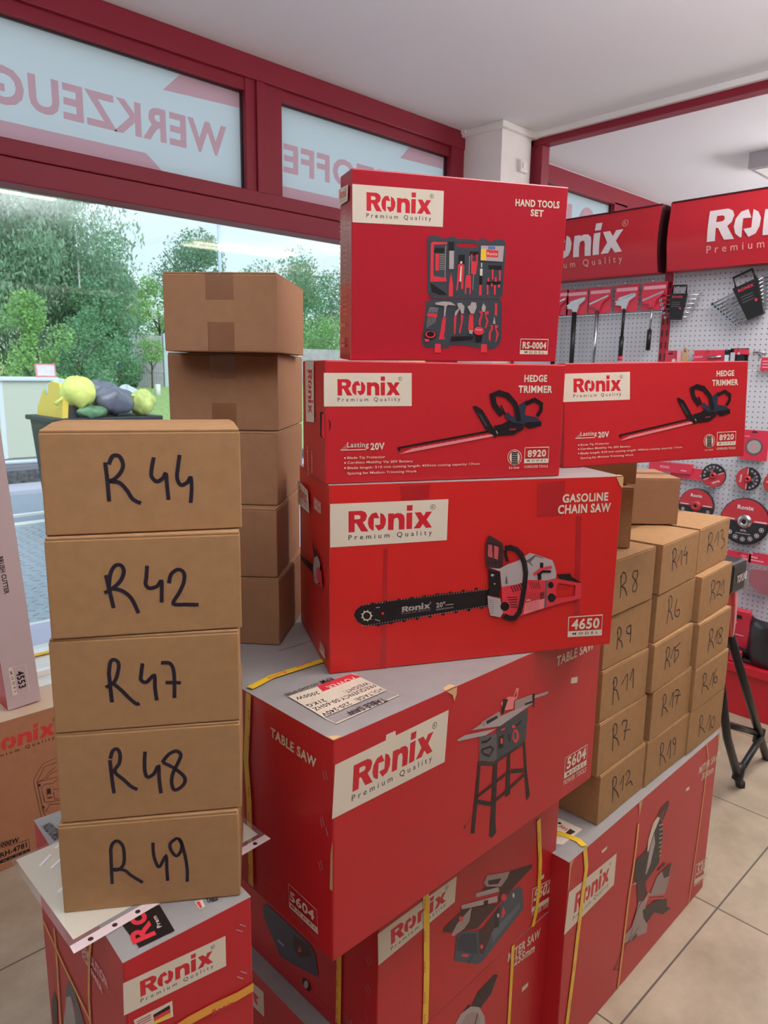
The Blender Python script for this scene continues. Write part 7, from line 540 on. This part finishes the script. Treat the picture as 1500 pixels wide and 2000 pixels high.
def disc(v, z, R_, rot, label, depth, mode='half', u=UB-.03):
    r = hung('grinding_disc', label, 'grinding disc', v, z, 'grinding discs on the pegboard', u); T = TL @ Matrix.Rotation(rot, 4, 'Z')
    n_ = 40; C = [(R_*cos(2*pi*i/n_), R_*sin(2*pi*i/n_)) for i in range(n_)]
    mb = MB(); mb.prism(C, T, 0, depth, DBK); mb.flat([(R_*.97*cos(pi*i/n_), R_*.97*sin(pi*i/n_)) for i in range(n_+1)], T, depth+.0005, DRD)
    ring = [(R_*.99*cos(2*pi*i/n_), R_*.99*sin(2*pi*i/n_)) for i in range(n_)]; mb.flat(ring, T, depth+.0003, BLACK, [[(x*.93, y*.93) for x, y in ring]])
    put_text(mb, 'Ronix', (-R_*.33, R_*.52), (R_*.33, R_*.52), R_*.17, T, depth+.001, LOGOV); put_text(mb, 'METAL', (-R_*.12, -R_*.42), (R_*.12, -R_*.42), R_*.07, T, depth+.001, LOGOV)
    mb.ribbon([(-R_*.9, R_*.06), (-R_*.4, R_*.06)], R_*.05, T, depth+.001, LOGOV); mb.ribbon([(R_*.4, R_*.06), (R_*.9, R_*.06)], R_*.05, T, depth+.001, LOGOV); mb.ribbon([(-R_*.3, -R_*.52), (R_*.3, -R_*.52)], R_*.02, T, depth+.001, LOGOV)
    for i in range(7):
        an = pi+.35+i*(pi-.7)/6; c = (R_*.76*cos(an), R_*.76*sin(an)); mb.disc(c, R_*.095, T, depth+.0008, LOGOV, 14); mb.disc(c, R_*.075, T, depth+.001, DBK, 14); mb.disc(c, R_*.04, T, depth+.0012, LOGOV, 8)
    mb.build('abrasive_wheel', r)
    mb = MB(); vs = []; fs = []; q = 20
    for k, (rr, dz) in enumerate(((R_*.30, 0), (R_*.24, .008), (R_*.13, .010), (R_*.10, .006), (R_*.09, -.002))): vs += [T @ Vector((rr*cos(2*pi*i/q), rr*sin(2*pi*i/q), depth+.001+dz)) for i in range(q)]
    for k in range(4): fs += [(k*q+i, k*q+(i+1) % q, (k+1)*q+(i+1) % q, (k+1)*q+i) for i in range(q)]
    mb.add(vs, fs, STEEL if R_ > .09 else DRD, True); mb.disc((0, 0), R_*.095, T, depth+.001, BLACK, 12); mb.build('hub', r)
disc(1.463, 1.110, .059, radians(205), 'small black and red grinding disc turned with its red half down', .012)
disc(1.297, 1.112, .056, radians(88), 'small grinding disc with red left half and black right half', .012)
disc(1.175, 1.105, .05, radians(60), 'small grinding disc cut by the right edge of the photo', .012)
disc(1.534, .945, .090, 0, 'medium grinding disc, red above and black below, partly behind box R 13', .016)
disc(1.290, .902, .116, 0, 'largest grinding disc, red above and black below', .016)
CLR = glassy('clear_bag', (.9, .9, .93), .12, .08, .12)
r = hung('bagged_tool', 'red header card over a clear bag holding a pink tool behind the TOPLINE stand', 'bagged tool', 1.30, .745, 'bagged goods in the lower row'); hook(r, -.006)
mb = MB(); card(mb, -.06, .055, -.045, 0); mb.flat([(.01, -.02), (.035, -.02), (.035, -.015), (.01, -.015)], TL, .003, PKL); mb.flat([(.015, -.036), (.04, -.036), (.04, -.026), (.015, -.026)], TL, .003, PKL); mb.build('header_card', r)
mb = MB(); mb.prism([(-.055, -.16), (.05, -.18), (.05, -.045), (-.055, -.045)], TL, .001, .012, CLR); mb.build('clear_bag', r); mb = MB(); mb.prism([(-.05, -.13), (0, -.15), (.018, -.09), (.01, -.05), (-.05, -.05)], TL, .002, .010, PK); mb.build('pink_tool', r)
r = hung('bagged_tool', 'red header cards over a clear bag with a rounded pink cloth item', 'bagged tool', 1.205, .742, 'bagged goods in the lower row'); hook(r, -.006)
mb = MB(); card(mb, -.05, .07, -.042, 0); card(mb, -.035, .07, -.02, .012, PK, -.004); mb.flat([(-.04, -.015), (-.01, -.017), (-.01, -.009), (-.04, -.007)], TL, .002, PKL); mb.flat([(-.04, -.03), (.02, -.03), (.02, -.024), (-.04, -.024)], TL, .002, PKL); mb.build('header_card', r)
mb = MB(); mb.prism([(-.045, -.19), (.07, -.19), (.07, -.042), (-.045, -.042)], TL, .001, .03, CLR); mb.build('clear_bag', r); mb = MB(); mb.prism([(-.027, -.07), (.07, -.06), (.07, -.18), (.03, -.178), (-.01, -.155), (-.03, -.13)], TL, .002, .028, mat('crimson_cloth', (176, 34, 78), .7)); mb.build('cloth_item', r)
# goods on the base shelf
r = empty('tool_box', (3.62, 1.235, .26)); tag(r, 'red shrink-wrapped box leaning on the base shelf behind the stand', 'box')
mb = MB(); R = Matrix.Rotation(radians(-12), 4, 'Y'); mb.box(-.07, -.04, -.085, .075, 0, .27, PK, T=R); mb.box(-.073, -.0705, -.06, .05, .14, .145, PKL, T=R); mb.box(-.073, -.0705, -.03, .05, .205, .21, PKL, T=R); mb.box(-.074, -.0705, -.05, .065, .23, .25, BLACK, T=R); mb.build('box_body', r, bevel=.004)
r = empty('face_shield', (3.56, 1.075, .2605)); tag(r, 'dark curved face shield in a plastic bag on the base shelf', 'face shield')
mb = MB(); vs = []; N = 14
for zz, rr in ((0, .07), (.05, .08), (.19, .08), (.23, .07)):
    for i in range(N): an = pi*.5+pi*i/(N-1); vs.append((rr*cos(an), rr*sin(an)*1.15, zz))
mb.add(vs, [(k*N+i, k*N+i+1, (k+1)*N+i+1, (k+1)*N+i) for k in range(3) for i in range(N-1)], mat('visor_dark', (44, 46, 50), .12, .6), True); o = mb.build('visor', r); sm = o.modifiers.new('solid', 'SOLIDIFY'); sm.thickness = .003
mb = MB(); mb.box(-.06, .02, -.09, .09, .0, .02, BLACK); mb.build('head_band', r, bevel=.006)
r = empty('tool_pouch', (3.53, 1.245, .26)); tag(r, 'heap of black plastic packed tools low on the base shelf', 'packed tools')
mb = MB()
for i in range(7): a_ = random.uniform(0, 3); mb.box(-.02, .02, -.035, .035, 0, .022, BLACK, T=Matrix.Translation((random.uniform(-.015, .03), random.uniform(-.06, .06), .011+.014*(i % 3))) @ Matrix.Rotation(a_, 4, 'Z') @ Matrix.Rotation(.25, 4, 'X'))
mb.build('black_packets', r, bevel=.005)
r = empty('tape_measure', (3.488, 1.19, .262)); tag(r, 'small pink tape measure in front of the black packets', 'tape measure')
mb = MB(); mb.box(-.014, .014, -.028, .028, 0, .058, PK); cs_ = mb.build('casing', r, bevel=.008); mb = MB(); mb.box(-.0155, -.0142, -.014, .012, .024, .042, BLACK); mb.build('badge', cs_)
# ---------------- folding stand ----------------
r = empty('folding_stand', (2.86, .905, 0)); tag(r, 'folded black metal stand with a red striped body and black TOPLINE cap', 'folding stand')
X0 = 2.86
def LT(name, pts, rad, M=BLACK, nn=10): mb = MB(); mb.tube([(a-X0, b-.905, c) for a, b, c in pts], rad, M, nn); mb.build(name, r)
LT('leg', [(3.152, .905, 0.003), (2.60, .915, .70)], .0155); LT('leg', [(2.851, .900, 0.003), (2.66, .905, .28), (2.50, .91, .64)], .0155)
LT('crossbar', [(2.69, .93, .315), (3.02, .915, .165)], .0135); LT('crossbar', [(3.03, .90, .15), (2.81, .895, .085)], .0135)
for p in ((3.035, .91, .15), (2.812, .90, .08)): LT('joint', [(p[0]-.008, p[1], p[2]-.03), (p[0]+.008, p[1], p[2]+.03)], .021)
LT('foot', [(3.155, .905, 0), (3.145, .905, .02)], .018); LT('foot', [(2.853, .90, 0), (2.846, .90, .02)], .018)
LT('rear_leg', [(2.64, 1.05, .005), (2.48, .96, .62)], .0155)
mb = MB(); ff = []; vs = []; N = 24
for zz, rx_, cxp in ((.70, .016, 2.575), (.76, .032, 2.54), (.84, .050, 2.49), (.905, .055, 2.465)):
    for i in range(N): an = 2*pi*i/N; k = 1+.08*(i % 2); vs.append((cxp-X0+rx_*k*cos(an), .002+rx_*.8*k*sin(an), zz))
for k in range(3):
    for i in range(N): ff.append((k*N+i, k*N+(i+1) % N, (k+1)*N+(i+1) % N, (k+1)*N+i))
for i_, f in enumerate(ff): mb.add([vs[j] for j in f], [(0, 1, 2, 3)], PKL if (i_ % N) % 6 == 0 else SIGN)
mb.build('striped_body', r)
mb = MB(); mb.box(2.40-X0, 2.525-X0, -.05, .05, .895, 1.0, BLACK); cap = mb.build('cap', r, bevel=.012)
mb = MB(); T = Matrix(((.72, 0, -.69, 2.572-X0), (-.69, 0, -.72, -.052), (0, 1, 0, .93), (0, 0, 0, 1))); T = Matrix(((1, 0, 0, 2.448-X0), (0, 0, -1, -.051), (0, 1, 0, .93), (0, 0, 0, 1))); put_text(mb, 'TOPLINE', (-.01, .0), (.072, .004), .026, T, .001, LOGOV); mb.build('cap_lettering', cap)
# ---------------- outside ----------------
ASP = mat('asphalt', (150, 156, 168), .8, .2, noise=.06, scale=12); GRASS = mat('grass', (158, 182, 118), .9, .1, noise=.25, scale=9); CONC = mat('concrete', (190, 186, 200), .8)
mb = MB(); mb.box(-14, 40, VW+.14, 11.6, -.12, -.02, ASP); struct(mb.build('ground_asphalt'))
PLT = mat('checker_plate', (168, 176, 186), .45, .5, .1, noise=.10, scale=16, bump=.6)
mb = MB(); mb.box(-3, 5, 4.62, 7.75, -.02, .0, PLT); mb.box(-3, 5, VW+.14, 4.62, -.02, .02, mat('lavender_concrete', (196, 186, 206), .7)); mb.box(-3, 5, 4.60, 4.64, .0, .022, WHITE); struct(mb.build('ground_plate'))
mb = MB()
for i in range(34):
    for j in range(30):
        x_ = .6+i*.09; y_ = 4.75+j*.10; mb.box(-.03, .03, -.006, .006, 0, .005, PLT, T=Matrix.Translation((x_, y_, 0)) @ Matrix.Rotation(radians(45 if (i+j) % 2 else -45), 4, 'Z'))
tag(mb.build('plate_relief'), 'raised diamond pattern of the grey metal plate outside the window', 'metal plate', kind='stuff')
mb = MB(); mb.box(-3, 9, 7.80, 7.95, -.02, .006, WHITE); mb.box(-3, 9, 8.35, 8.42, -.02, .006, WHITE); tag(mb.build('road_marking'), 'white painted lines on the grey ground outside', 'road marking')
mb = MB(); vs = []; NX = 24; NY = 22
for j in range(NY):
    for i in range(NX): x_ = -16+i*3.2; y_ = 11.4+j*1.6; vs.append((x_, y_, -.02+max(0, (y_-13)/12)+.05*sin(x_*1.3+y_)))
mb.add(vs, [(j*NX+i, j*NX+i+1, (j+1)*NX+i+1, (j+1)*NX+i) for j in range(NY-1) for i in range(NX-1)], GRASS, True); struct(mb.build('ground_grass'))
# utility cabinet
CB = mat('cabinet_cream', (206, 208, 190), .5); CBL = mat('cabinet_pale', (226, 232, 232), .45)
r = empty('utility_cabinet', (3.05, 11.3, 0)); tag(r, 'large cream grey utility cabinet outside the window with a pipe rail', 'utility cabinet')
mb = MB(); mb.box(-.62, .84, -.42, .42, .33, 1.40, CB); mb.build('housing', r, bevel=.01); mb = MB(); mb.box(-.66, .87, -.46, .44, 1.40, 1.45, CBL); mb.build('lid', r, bevel=.01)
mb = MB(); mb.box(.06, .12, -.425, -.415, .33, 1.40, CBL); mb.build('corner_strip', r); mb = MB(); mb.box(-.62, .84, -.40, .42, 0, .33, CONC); mb.build('base', r)
mb = MB(); mb.tube([(-.9, -.52, .30), (1.2, -.52, .27)], .035, mat('rail_grey', (206, 214, 220), .4), 10); mb.build('pipe_rail', r)
mb = MB(); mb.box(-3, 9, 9.85, 10.5, -.02, .03, CONC); mb.box(-3, 9, 10.5, 10.56, .0, .20, mat('weathered_kerb', (92, 92, 94), .9, .1, noise=.6, scale=14)); struct(mb.build('ground_kerb'))
r = empty('notice_board', (3.80, 11.0, 1.452)); tag(r, 'small pink framed notice board standing on the utility cabinet', 'notice board')
mb = MB(); R = Matrix.Rotation(-.15, 4, 'X'); mb.box(-.14, .14, -.01, .01, 0, .19, mat('notice_frame', (220, 140, 140), .5), T=R); mb.build('frame', r); mb = MB(); mb.box(-.12, .12, -.013, -.0102, .02, .17, mat('notice_paper', (226, 214, 222), .6, noise=.12, scale=20), T=R); mb.build('sheet', r)
# waste container
BINM = mat('bin_black', (52, 54, 60), .5); BINY = mat('bin_yellow', (246, 212, 84), .5)
bx0, bx1, bvy = 2.40, 3.38, 6.75
r = empty('waste_container', (2.88, 7.1, 0)); tag(r, 'black wheeled waste container with a yellow sided lid, heaped with bags', 'waste container')
mb = MB(); X = .49
pr = [(-X+.08, .2), (X-.08, .2), (X, 1.12), (-X, 1.12)]
mb.prism(pr, Matrix(((1, 0, 0, 0), (0, 0, -1, .35), (0, 1, 0, 0), (0, 0, 0, 1))), 0, .7, BINM); mb.build('tub', r, bevel=.01)
mb = MB(); mb.box(-X-.03, X+.03, -.39, .39, 1.10, 1.145, BINM); mb.build('rim', r, bevel=.01)
mb = MB(); T = Matrix(((0, 0, 1, -X-.10), (1, 0, 0, 0), (0, 1, 0, 0), (0, 0, 0, 1)))
mb.prism([(-.36, .95), (.30, .95), (.30, 1.15), (.2, 1.30), (0, 1.40), (-.2, 1.38), (-.33, 1.25)], Matrix.Rotation(radians(8), 4, 'Y') @ T, 0, .05, BINY); mb.build('lid_side', r)
mb = MB(); mb.prism([(-.34, .97), (.30, .97), (.30, 1.12), (.2, 1.28), (0, 1.37), (-.2, 1.35), (-.31, 1.22)], Matrix.Rotation(radians(8), 4, 'Y') @ T, .05, .16, BINM); mb.build('lid_lining', r)
for sx in (-1, 1):
    for sy in (-1, 1): mb = MB(); mb.tube([(sx*.36-.03, sy*.25, .10), (sx*.36+.03, sy*.25, .10)], .10, BLACK, 16); mb.build('wheel', r)
def blob(name, label, cat, c, rad, M, group, seed, parts=()):
    rnd = random.Random(seed); ph = [rnd.uniform(0, 6) for _ in range(9)]; vs = []; fs = []; nu, nv = 30, 18
    for j in range(nv+1):
        th = pi*j/nv
        for i in range(nu):
            p = 2*pi*i/nu; k = 1+.09*sin(3*p+ph[0]+2*th)+.05*sin(5*p+ph[1]-3*th)+.03*sin(9*p+ph[2]+4*th)+.02*sin(14*p+ph[3])
            vs.append((rad[0]*k*sin(th)*cos(p), rad[1]*k*sin(th)*sin(p), rad[2]*k*cos(th)+rad[2]))
    for j in range(nv):
        for i in range(nu): fs.append((j*nu+i, (j+1)*nu+i, (j+1)*nu+(i+1) % nu, j*nu+(i+1) % nu))
    r = empty(name, (c[0], c[1], c[2]-rad[2])); tag(r, label, cat, group); mb = MB(); mb.add(vs, fs, M, True); bb_ = mb.build('bag_body', r)
    for nm, pts, rr, MM in parts: q = MB(); q.tube(pts, rr, MM, 8, rs=[rr*1.6, rr*.7, rr*1.5][:len(pts)]); q.build(nm, bb_)
YB = mat('yellow_bag', (236, 238, 128), .35, .5, noise=.06, bump=1, scale=14); GB = mat('grey_bag', (112, 112, 126), .28, .6, noise=.12, bump=1, scale=12); MB_ = mat('mixed_bag', (206, 214, 120), .35, .5, noise=.25, bump=.5, scale=14); CLB = mat('pale_bag', (206, 216, 212), .3, .5, noise=.1, bump=.4, scale=12); GRB = mat('green_bag', (110, 150, 110), .4, .5, noise=.3, scale=14)
GRP = 'rubbish bags heaped in the waste container'
blob('rubbish_bag', 'yellow rubbish bag with a tied neck at the left of the heap', 'rubbish bag', (2.62, 6.82, 1.37), (.155, .16, .14), YB, GRP, 1, [('tied_neck', [(-.12, -.02, .11), (-.17, -.02, .075), (-.21, -.02, .04)], .016, YB)])
blob('rubbish_bag', 'large dark grey rubbish bag in the middle of the heap', 'rubbish bag', (2.955, 6.85, 1.29), (.20, .18, .13), GB, GRP, 2)
blob('rubbish_bag', 'yellow and white rubbish bag at the right of the heap', 'rubbish bag', (3.235, 6.80, 1.265), (.115, .13, .12), MB_, GRP, 3, [('tied_neck', [(-.06, -.02, .18), (-.09, -.02, .20), (-.12, -.02, .19)], .014, YB)])
blob('rubbish_bag', 'dark grey rubbish bag at the back of the heap', 'rubbish bag', (2.93, 7.12, 1.36), (.19, .15, .11), GB, GRP, 4)
blob('rubbish_bag', 'clear pale rubbish bag behind the yellow one', 'rubbish bag', (2.60, 7.16, 1.36), (.13, .12, .12), CLB, GRP, 5)
blob('rubbish_bag', 'pale green rubbish bag behind the grey one at the right', 'rubbish bag', (3.24, 7.14, 1.30), (.14, .12, .12), CLB, GRP, 6)
blob('rubbish_bag', 'small green mottled bag low under the yellow bag', 'rubbish bag', (2.72, 6.74, 1.195), (.14, .06, .055), GRB, GRP, 7)
# fence
SL = mat('fence_slats', (176, 170, 176), .8, .2, noise=.12, scale=5); PO = mat('fence_post', (190, 202, 214), .5)
fx = [11.55, 12.85, 15.9, 18.9, 21.9, 24.9]; zt = [2.75, 2.70, 2.55, 2.5, 2.45]
for i in range(5):
    a_, c_ = fx[i], fx[i+1]; r = empty('fence_section', ((a_+c_)/2, 25, .95)); tag(r, 'grey slatted noise fence section with pale posts, %s from the left' % ['first', 'second', 'third', 'fourth', 'fifth'][i], 'fence', 'noise fence sections'); w_ = c_-a_
    mb = MB(); k = int(w_/.10)
    for q in range(k): x_ = -w_/2+.09+q*(w_-.2)/k; mb.box(x_, x_+.085, -.03, .03, 0, zt[i]-.95, SL)
    for zz in (.5, 1.1): mb.box(-w_/2+.09, w_/2-.1, -.045, -.03, zz, zz+.05, SL)
    mb.build('slat_panel', r)
    mb = MB(); mb.box(-w_/2-.09, -w_/2+.09, -.09, .09, -.1, zt[i]-.95+.14, PO); mb.build('post', r)
r = empty('traffic_sign', (9.645, 22, .8)); tag(r, 'small round blue and red no stopping sign on a thin post', 'traffic sign')
mb = MB(); mb.tube([(0, 0, -.1), (0, 0, .85)], .03, PO, 8); mb.build('post', r)
T = Matrix(((1, 0, 0, 0), (0, 0, -1, -.03), (0, 1, 0, .80), (0, 0, 0, 1))); mb = MB(); mb.disc((0, 0), .25, T, 0, mat('sign_circle_red', (206, 60, 70), .5), 24); mb.disc((0, 0), .19, T, .004, mat('sign_circle_blue', (70, 110, 190), .5), 24); mb.ribbon([(-.15, .15), (.15, -.15)], .06, T, .008, MATS['sign_circle_red']); mb.disc((0, 0), .25, T, -.01, PO, 24); mb.build('sign_plate', r)
mb = MB(); mb.tube([(0, 0, -.1), (0, 0, .34)], .09, WHITE, 10); tag(mb.build('marker_post', loc=(11.0, 22, .76)), 'short white marker post on the grass before the fence', 'marker post')
r = empty('overhead_mast', (15.84, 26, 1)); tag(r, 'thin pale mast standing among the trees above the topmost brown box', 'mast')
mb = MB(); mb.tube([(0, 0, -.2), (0, 0, 6.6)], .07, PO, 8); mb.build('pole', r)
# parked van glimpsed beyond the fence gap
r = empty('parked_trailer', (10.75, 24.2, .93)); tag(r, 'dark low trailer parked left of the slatted fence', 'trailer')
mb = MB(); mb.box(-.55, .55, -.4, .4, .18, .62, BINM); mb.build('body', r, bevel=.03); mb = MB(); mb.box(-.57, .57, -.42, .42, .62, .70, PO); mb.build('lid', r)
mb = MB()
for sx in (-.3, .3): mb.tube([(sx, -.42, .14), (sx, .42, .14)], .14, BLACK, 12)
mb.build('wheels', r)
# house far behind
r = empty('house', (14.5, 44, -.6)); tag(r, 'pale house with a grey roof half hidden behind the trees', 'house')
mb = MB(); mb.box(-5, 5, -3, 3, -1, 6.2, mat('house_wall', (200, 200, 204), .8)); mb.build('walls', r); mb = MB(); mb.add([(-5.4, -3.4, 6.2), (5.4, -3.4, 6.2), (5.4, 3.4, 6.2), (-5.4, 3.4, 6.2), (-5.4, 0, 8.4), (5.4, 0, 8.4)], [(0, 1, 5, 4), (2, 3, 4, 5), (0, 4, 3), (1, 2, 5), (3, 2, 1, 0)], mat('roof_grey', (120, 116, 124), .8)); mb.build('roof', r)
# trees
def leafmat(nm, rgb):
    if nm in MATS: return MATS[nm]
    M = bpy.data.materials.new(nm); M.use_nodes = True; n = M.node_tree; n.nodes.clear(); o = n.nodes.new('ShaderNodeOutputMaterial'); d = n.nodes.new('ShaderNodeBsdfDiffuse'); t = n.nodes.new('ShaderNodeBsdfTranslucent'); mx = n.nodes.new('ShaderNodeMixShader'); mx.inputs[0].default_value = .4
    ge = n.nodes.new('ShaderNodeNewGeometry'); rp = n.nodes.new('ShaderNodeValToRGB'); c = lin(rgb); rp.color_ramp.elements[0].color = (*[v*.7 for v in c], 1); rp.color_ramp.elements[1].color = (*[min(1, v*1.35) for v in c], 1)
    n.links.new(ge.outputs['Random Per Island'], rp.inputs[0]); n.links.new(rp.outputs[0], d.inputs[0]); n.links.new(rp.outputs[0], t.inputs[0]); n.links.new(d.outputs[0], mx.inputs[1]); n.links.new(t.outputs[0], mx.inputs[2]); n.links.new(mx.outputs[0], o.inputs[0]); MATS[nm] = M; return M
BARK = mat('bark', (92, 84, 76), .9)
def tree(loc, H, R, n_, ls, col, label, droop=0, seed=1, base=.15, cat='tree', name='leafy_tree', clusters=26):
    rnd = random.Random(seed); r = empty(name, loc); tag(r, label, cat, 'trees and shrubs outside')
    mb = MB(); mb.tube([(0, 0, -.3), (.05, .05, H*.4), (0, .1, H*.75)], .1, BARK, 8, rs=[H*.022, H*.015, H*.006])
    for i in range(6): a = rnd.uniform(0, 6.28); mb.tube([(0, 0, H*(.25+.06*i)), (cos(a)*R*.6, sin(a)*R*.6, H*(.45+.07*i))], .04, BARK, 5, rs=[H*.008, H*.003])
    mb.build('trunk', r)
    cl = []
    for i in range(clusters):
        z = rnd.uniform(base, .93); f = math.sin(pi*min(1, (z-base)/(1-base)*.85+.15))**.6; a = rnd.uniform(0, 6.28); q = R*f*rnd.uniform(.25, .85); cl.append((q*cos(a), q*sin(a), z*H, R*rnd.uniform(.22, .42)))
    vs = []; fs = []
    for k in range(n_):
        c = rnd.choice(cl); d = Vector((rnd.gauss(0, 1), rnd.gauss(0, 1), rnd.gauss(0, 1))).normalized(); q = rnd.random()**.35; p = Vector(c[:3]) + d*c[3]*q*Vector((1, 1, 1)).length/1.732
        if droop: p.z -= droop*abs(rnd.gauss(0, .35))*(.3+q)
        u = Vector((rnd.gauss(0, 1), rnd.gauss(0, 1), rnd.gauss(0, 1)*(1 if not droop else 3))).normalized(); w = u.cross(Vector((rnd.gauss(0, 1), rnd.gauss(0, 1), rnd.gauss(0, 1)))).normalized()
        s_ = ls*rnd.uniform(.6, 1.4); l_ = s_*(2.4 if droop else 1.3); i0 = len(vs)
        vs += [tuple(p-u*l_*.5), tuple(p+w*s_*.4), tuple(p+u*l_*.5), tuple(p-w*s_*.4)]; fs.append((i0, i0+1, i0+2, i0+3))
    mb = MB(); mb.add(vs, fs, leafmat(col[0], col[1])); mb.build('foliage', r)
G1 = ('leaf_willow', (150, 180, 152)); G2_ = ('leaf_mid', (130, 172, 136)); G3_ = ('leaf_light', (160, 198, 134)); G4_ = ('leaf_dark', (120, 158, 128))  # leaf tones lightened and blued so the colour carries the haze
tree((7.1, 22, .8), 6.8, 3.0, 42000, .062, G1, 'big drooping grey green willow at the left of the view', droop=.9, seed=3, clusters=44)
tree((3.2, 23, .8), 6.2, 2.6, 12000, .09, G1, 'drooping willow cut by the left edge of the photo', droop=.8, seed=5)
tree((5.45, 16.2, .25), 2.9, .78, 7000, .055, G3_, 'light green bushy shrub at the left before the willow', seed=11, base=.1)
tree((6.9, 17.6, .35), 2.7, 1.0, 7000, .055, G2_, 'mid green shrub behind the yellow rubbish bag', seed=12, base=.05)
tree((4.6, 15.2, .2), 1.5, .35, 2000, .05, G3_, 'small light green bush beside the utility cabinet', seed=13, base=.05)
tree((8.6, 20.3, .6), 3.3, 1.35, 9000, .065, G2_, 'round green tree behind the waste container', seed=14, base=.1)
tree((9.5, 22.6, .85), 3.9, 1.5, 10000, .07, G4_, 'dark green tree beside the fence post', seed=15, base=.1)
tree((11.6, 27.6, 1), 5.6, 2.0, 10000, .085, G2_, 'airy green tree rising behind the first fence section', seed=16)
tree((11.9, 24.2, .95), 1.75, .55, 1800, .05, G3_, 'climbing light green foliage over the fence top', seed=17, base=.55, cat='shrub', name='leafy_shrub')
tree((17.9, 31.5, 1), 7.2, 2.6, 9000, .095, G4_, 'dark green tree around the thin mast', seed=18)
tree((21.3, 30.0, 1), 6.2, 2.7, 12000, .095, G2_, 'tall green tree seen between the brown boxes and the hand tools carton', seed=19)
tree((24.6, 32.0, 1), 6.0, 2.8, 9000, .10, G2_, 'green tree left of the hand tools carton, lower than its neighbour', seed=20)
tree((19.2, 26.2, 1), 2.9, 1.5, 7000, .07, G3_, 'light green shrub above the fence, right of the brown box stack', seed=21, base=.1)
tree((22.0, 26.6, 1), 2.8, 1.8, 7000, .07, G3_, 'light green shrub above the fence beside the hand tools carton', seed=22, base=.1)
tree((14.2, 28.0, 1), 4.2, 1.9, 9000, .085, G3_, 'light green tree partly behind the topmost brown box', seed=23, base=.1)
tree((1.2, 26, .8), 5.0, 2.2, 5000, .1, G4_, 'dark tree outside the left edge of the photo', seed=24)
tree((27.5, 32, 1), 6.0, 3.0, 7000, .11, G4_, 'dark tree far right hidden behind the cartons', seed=25)
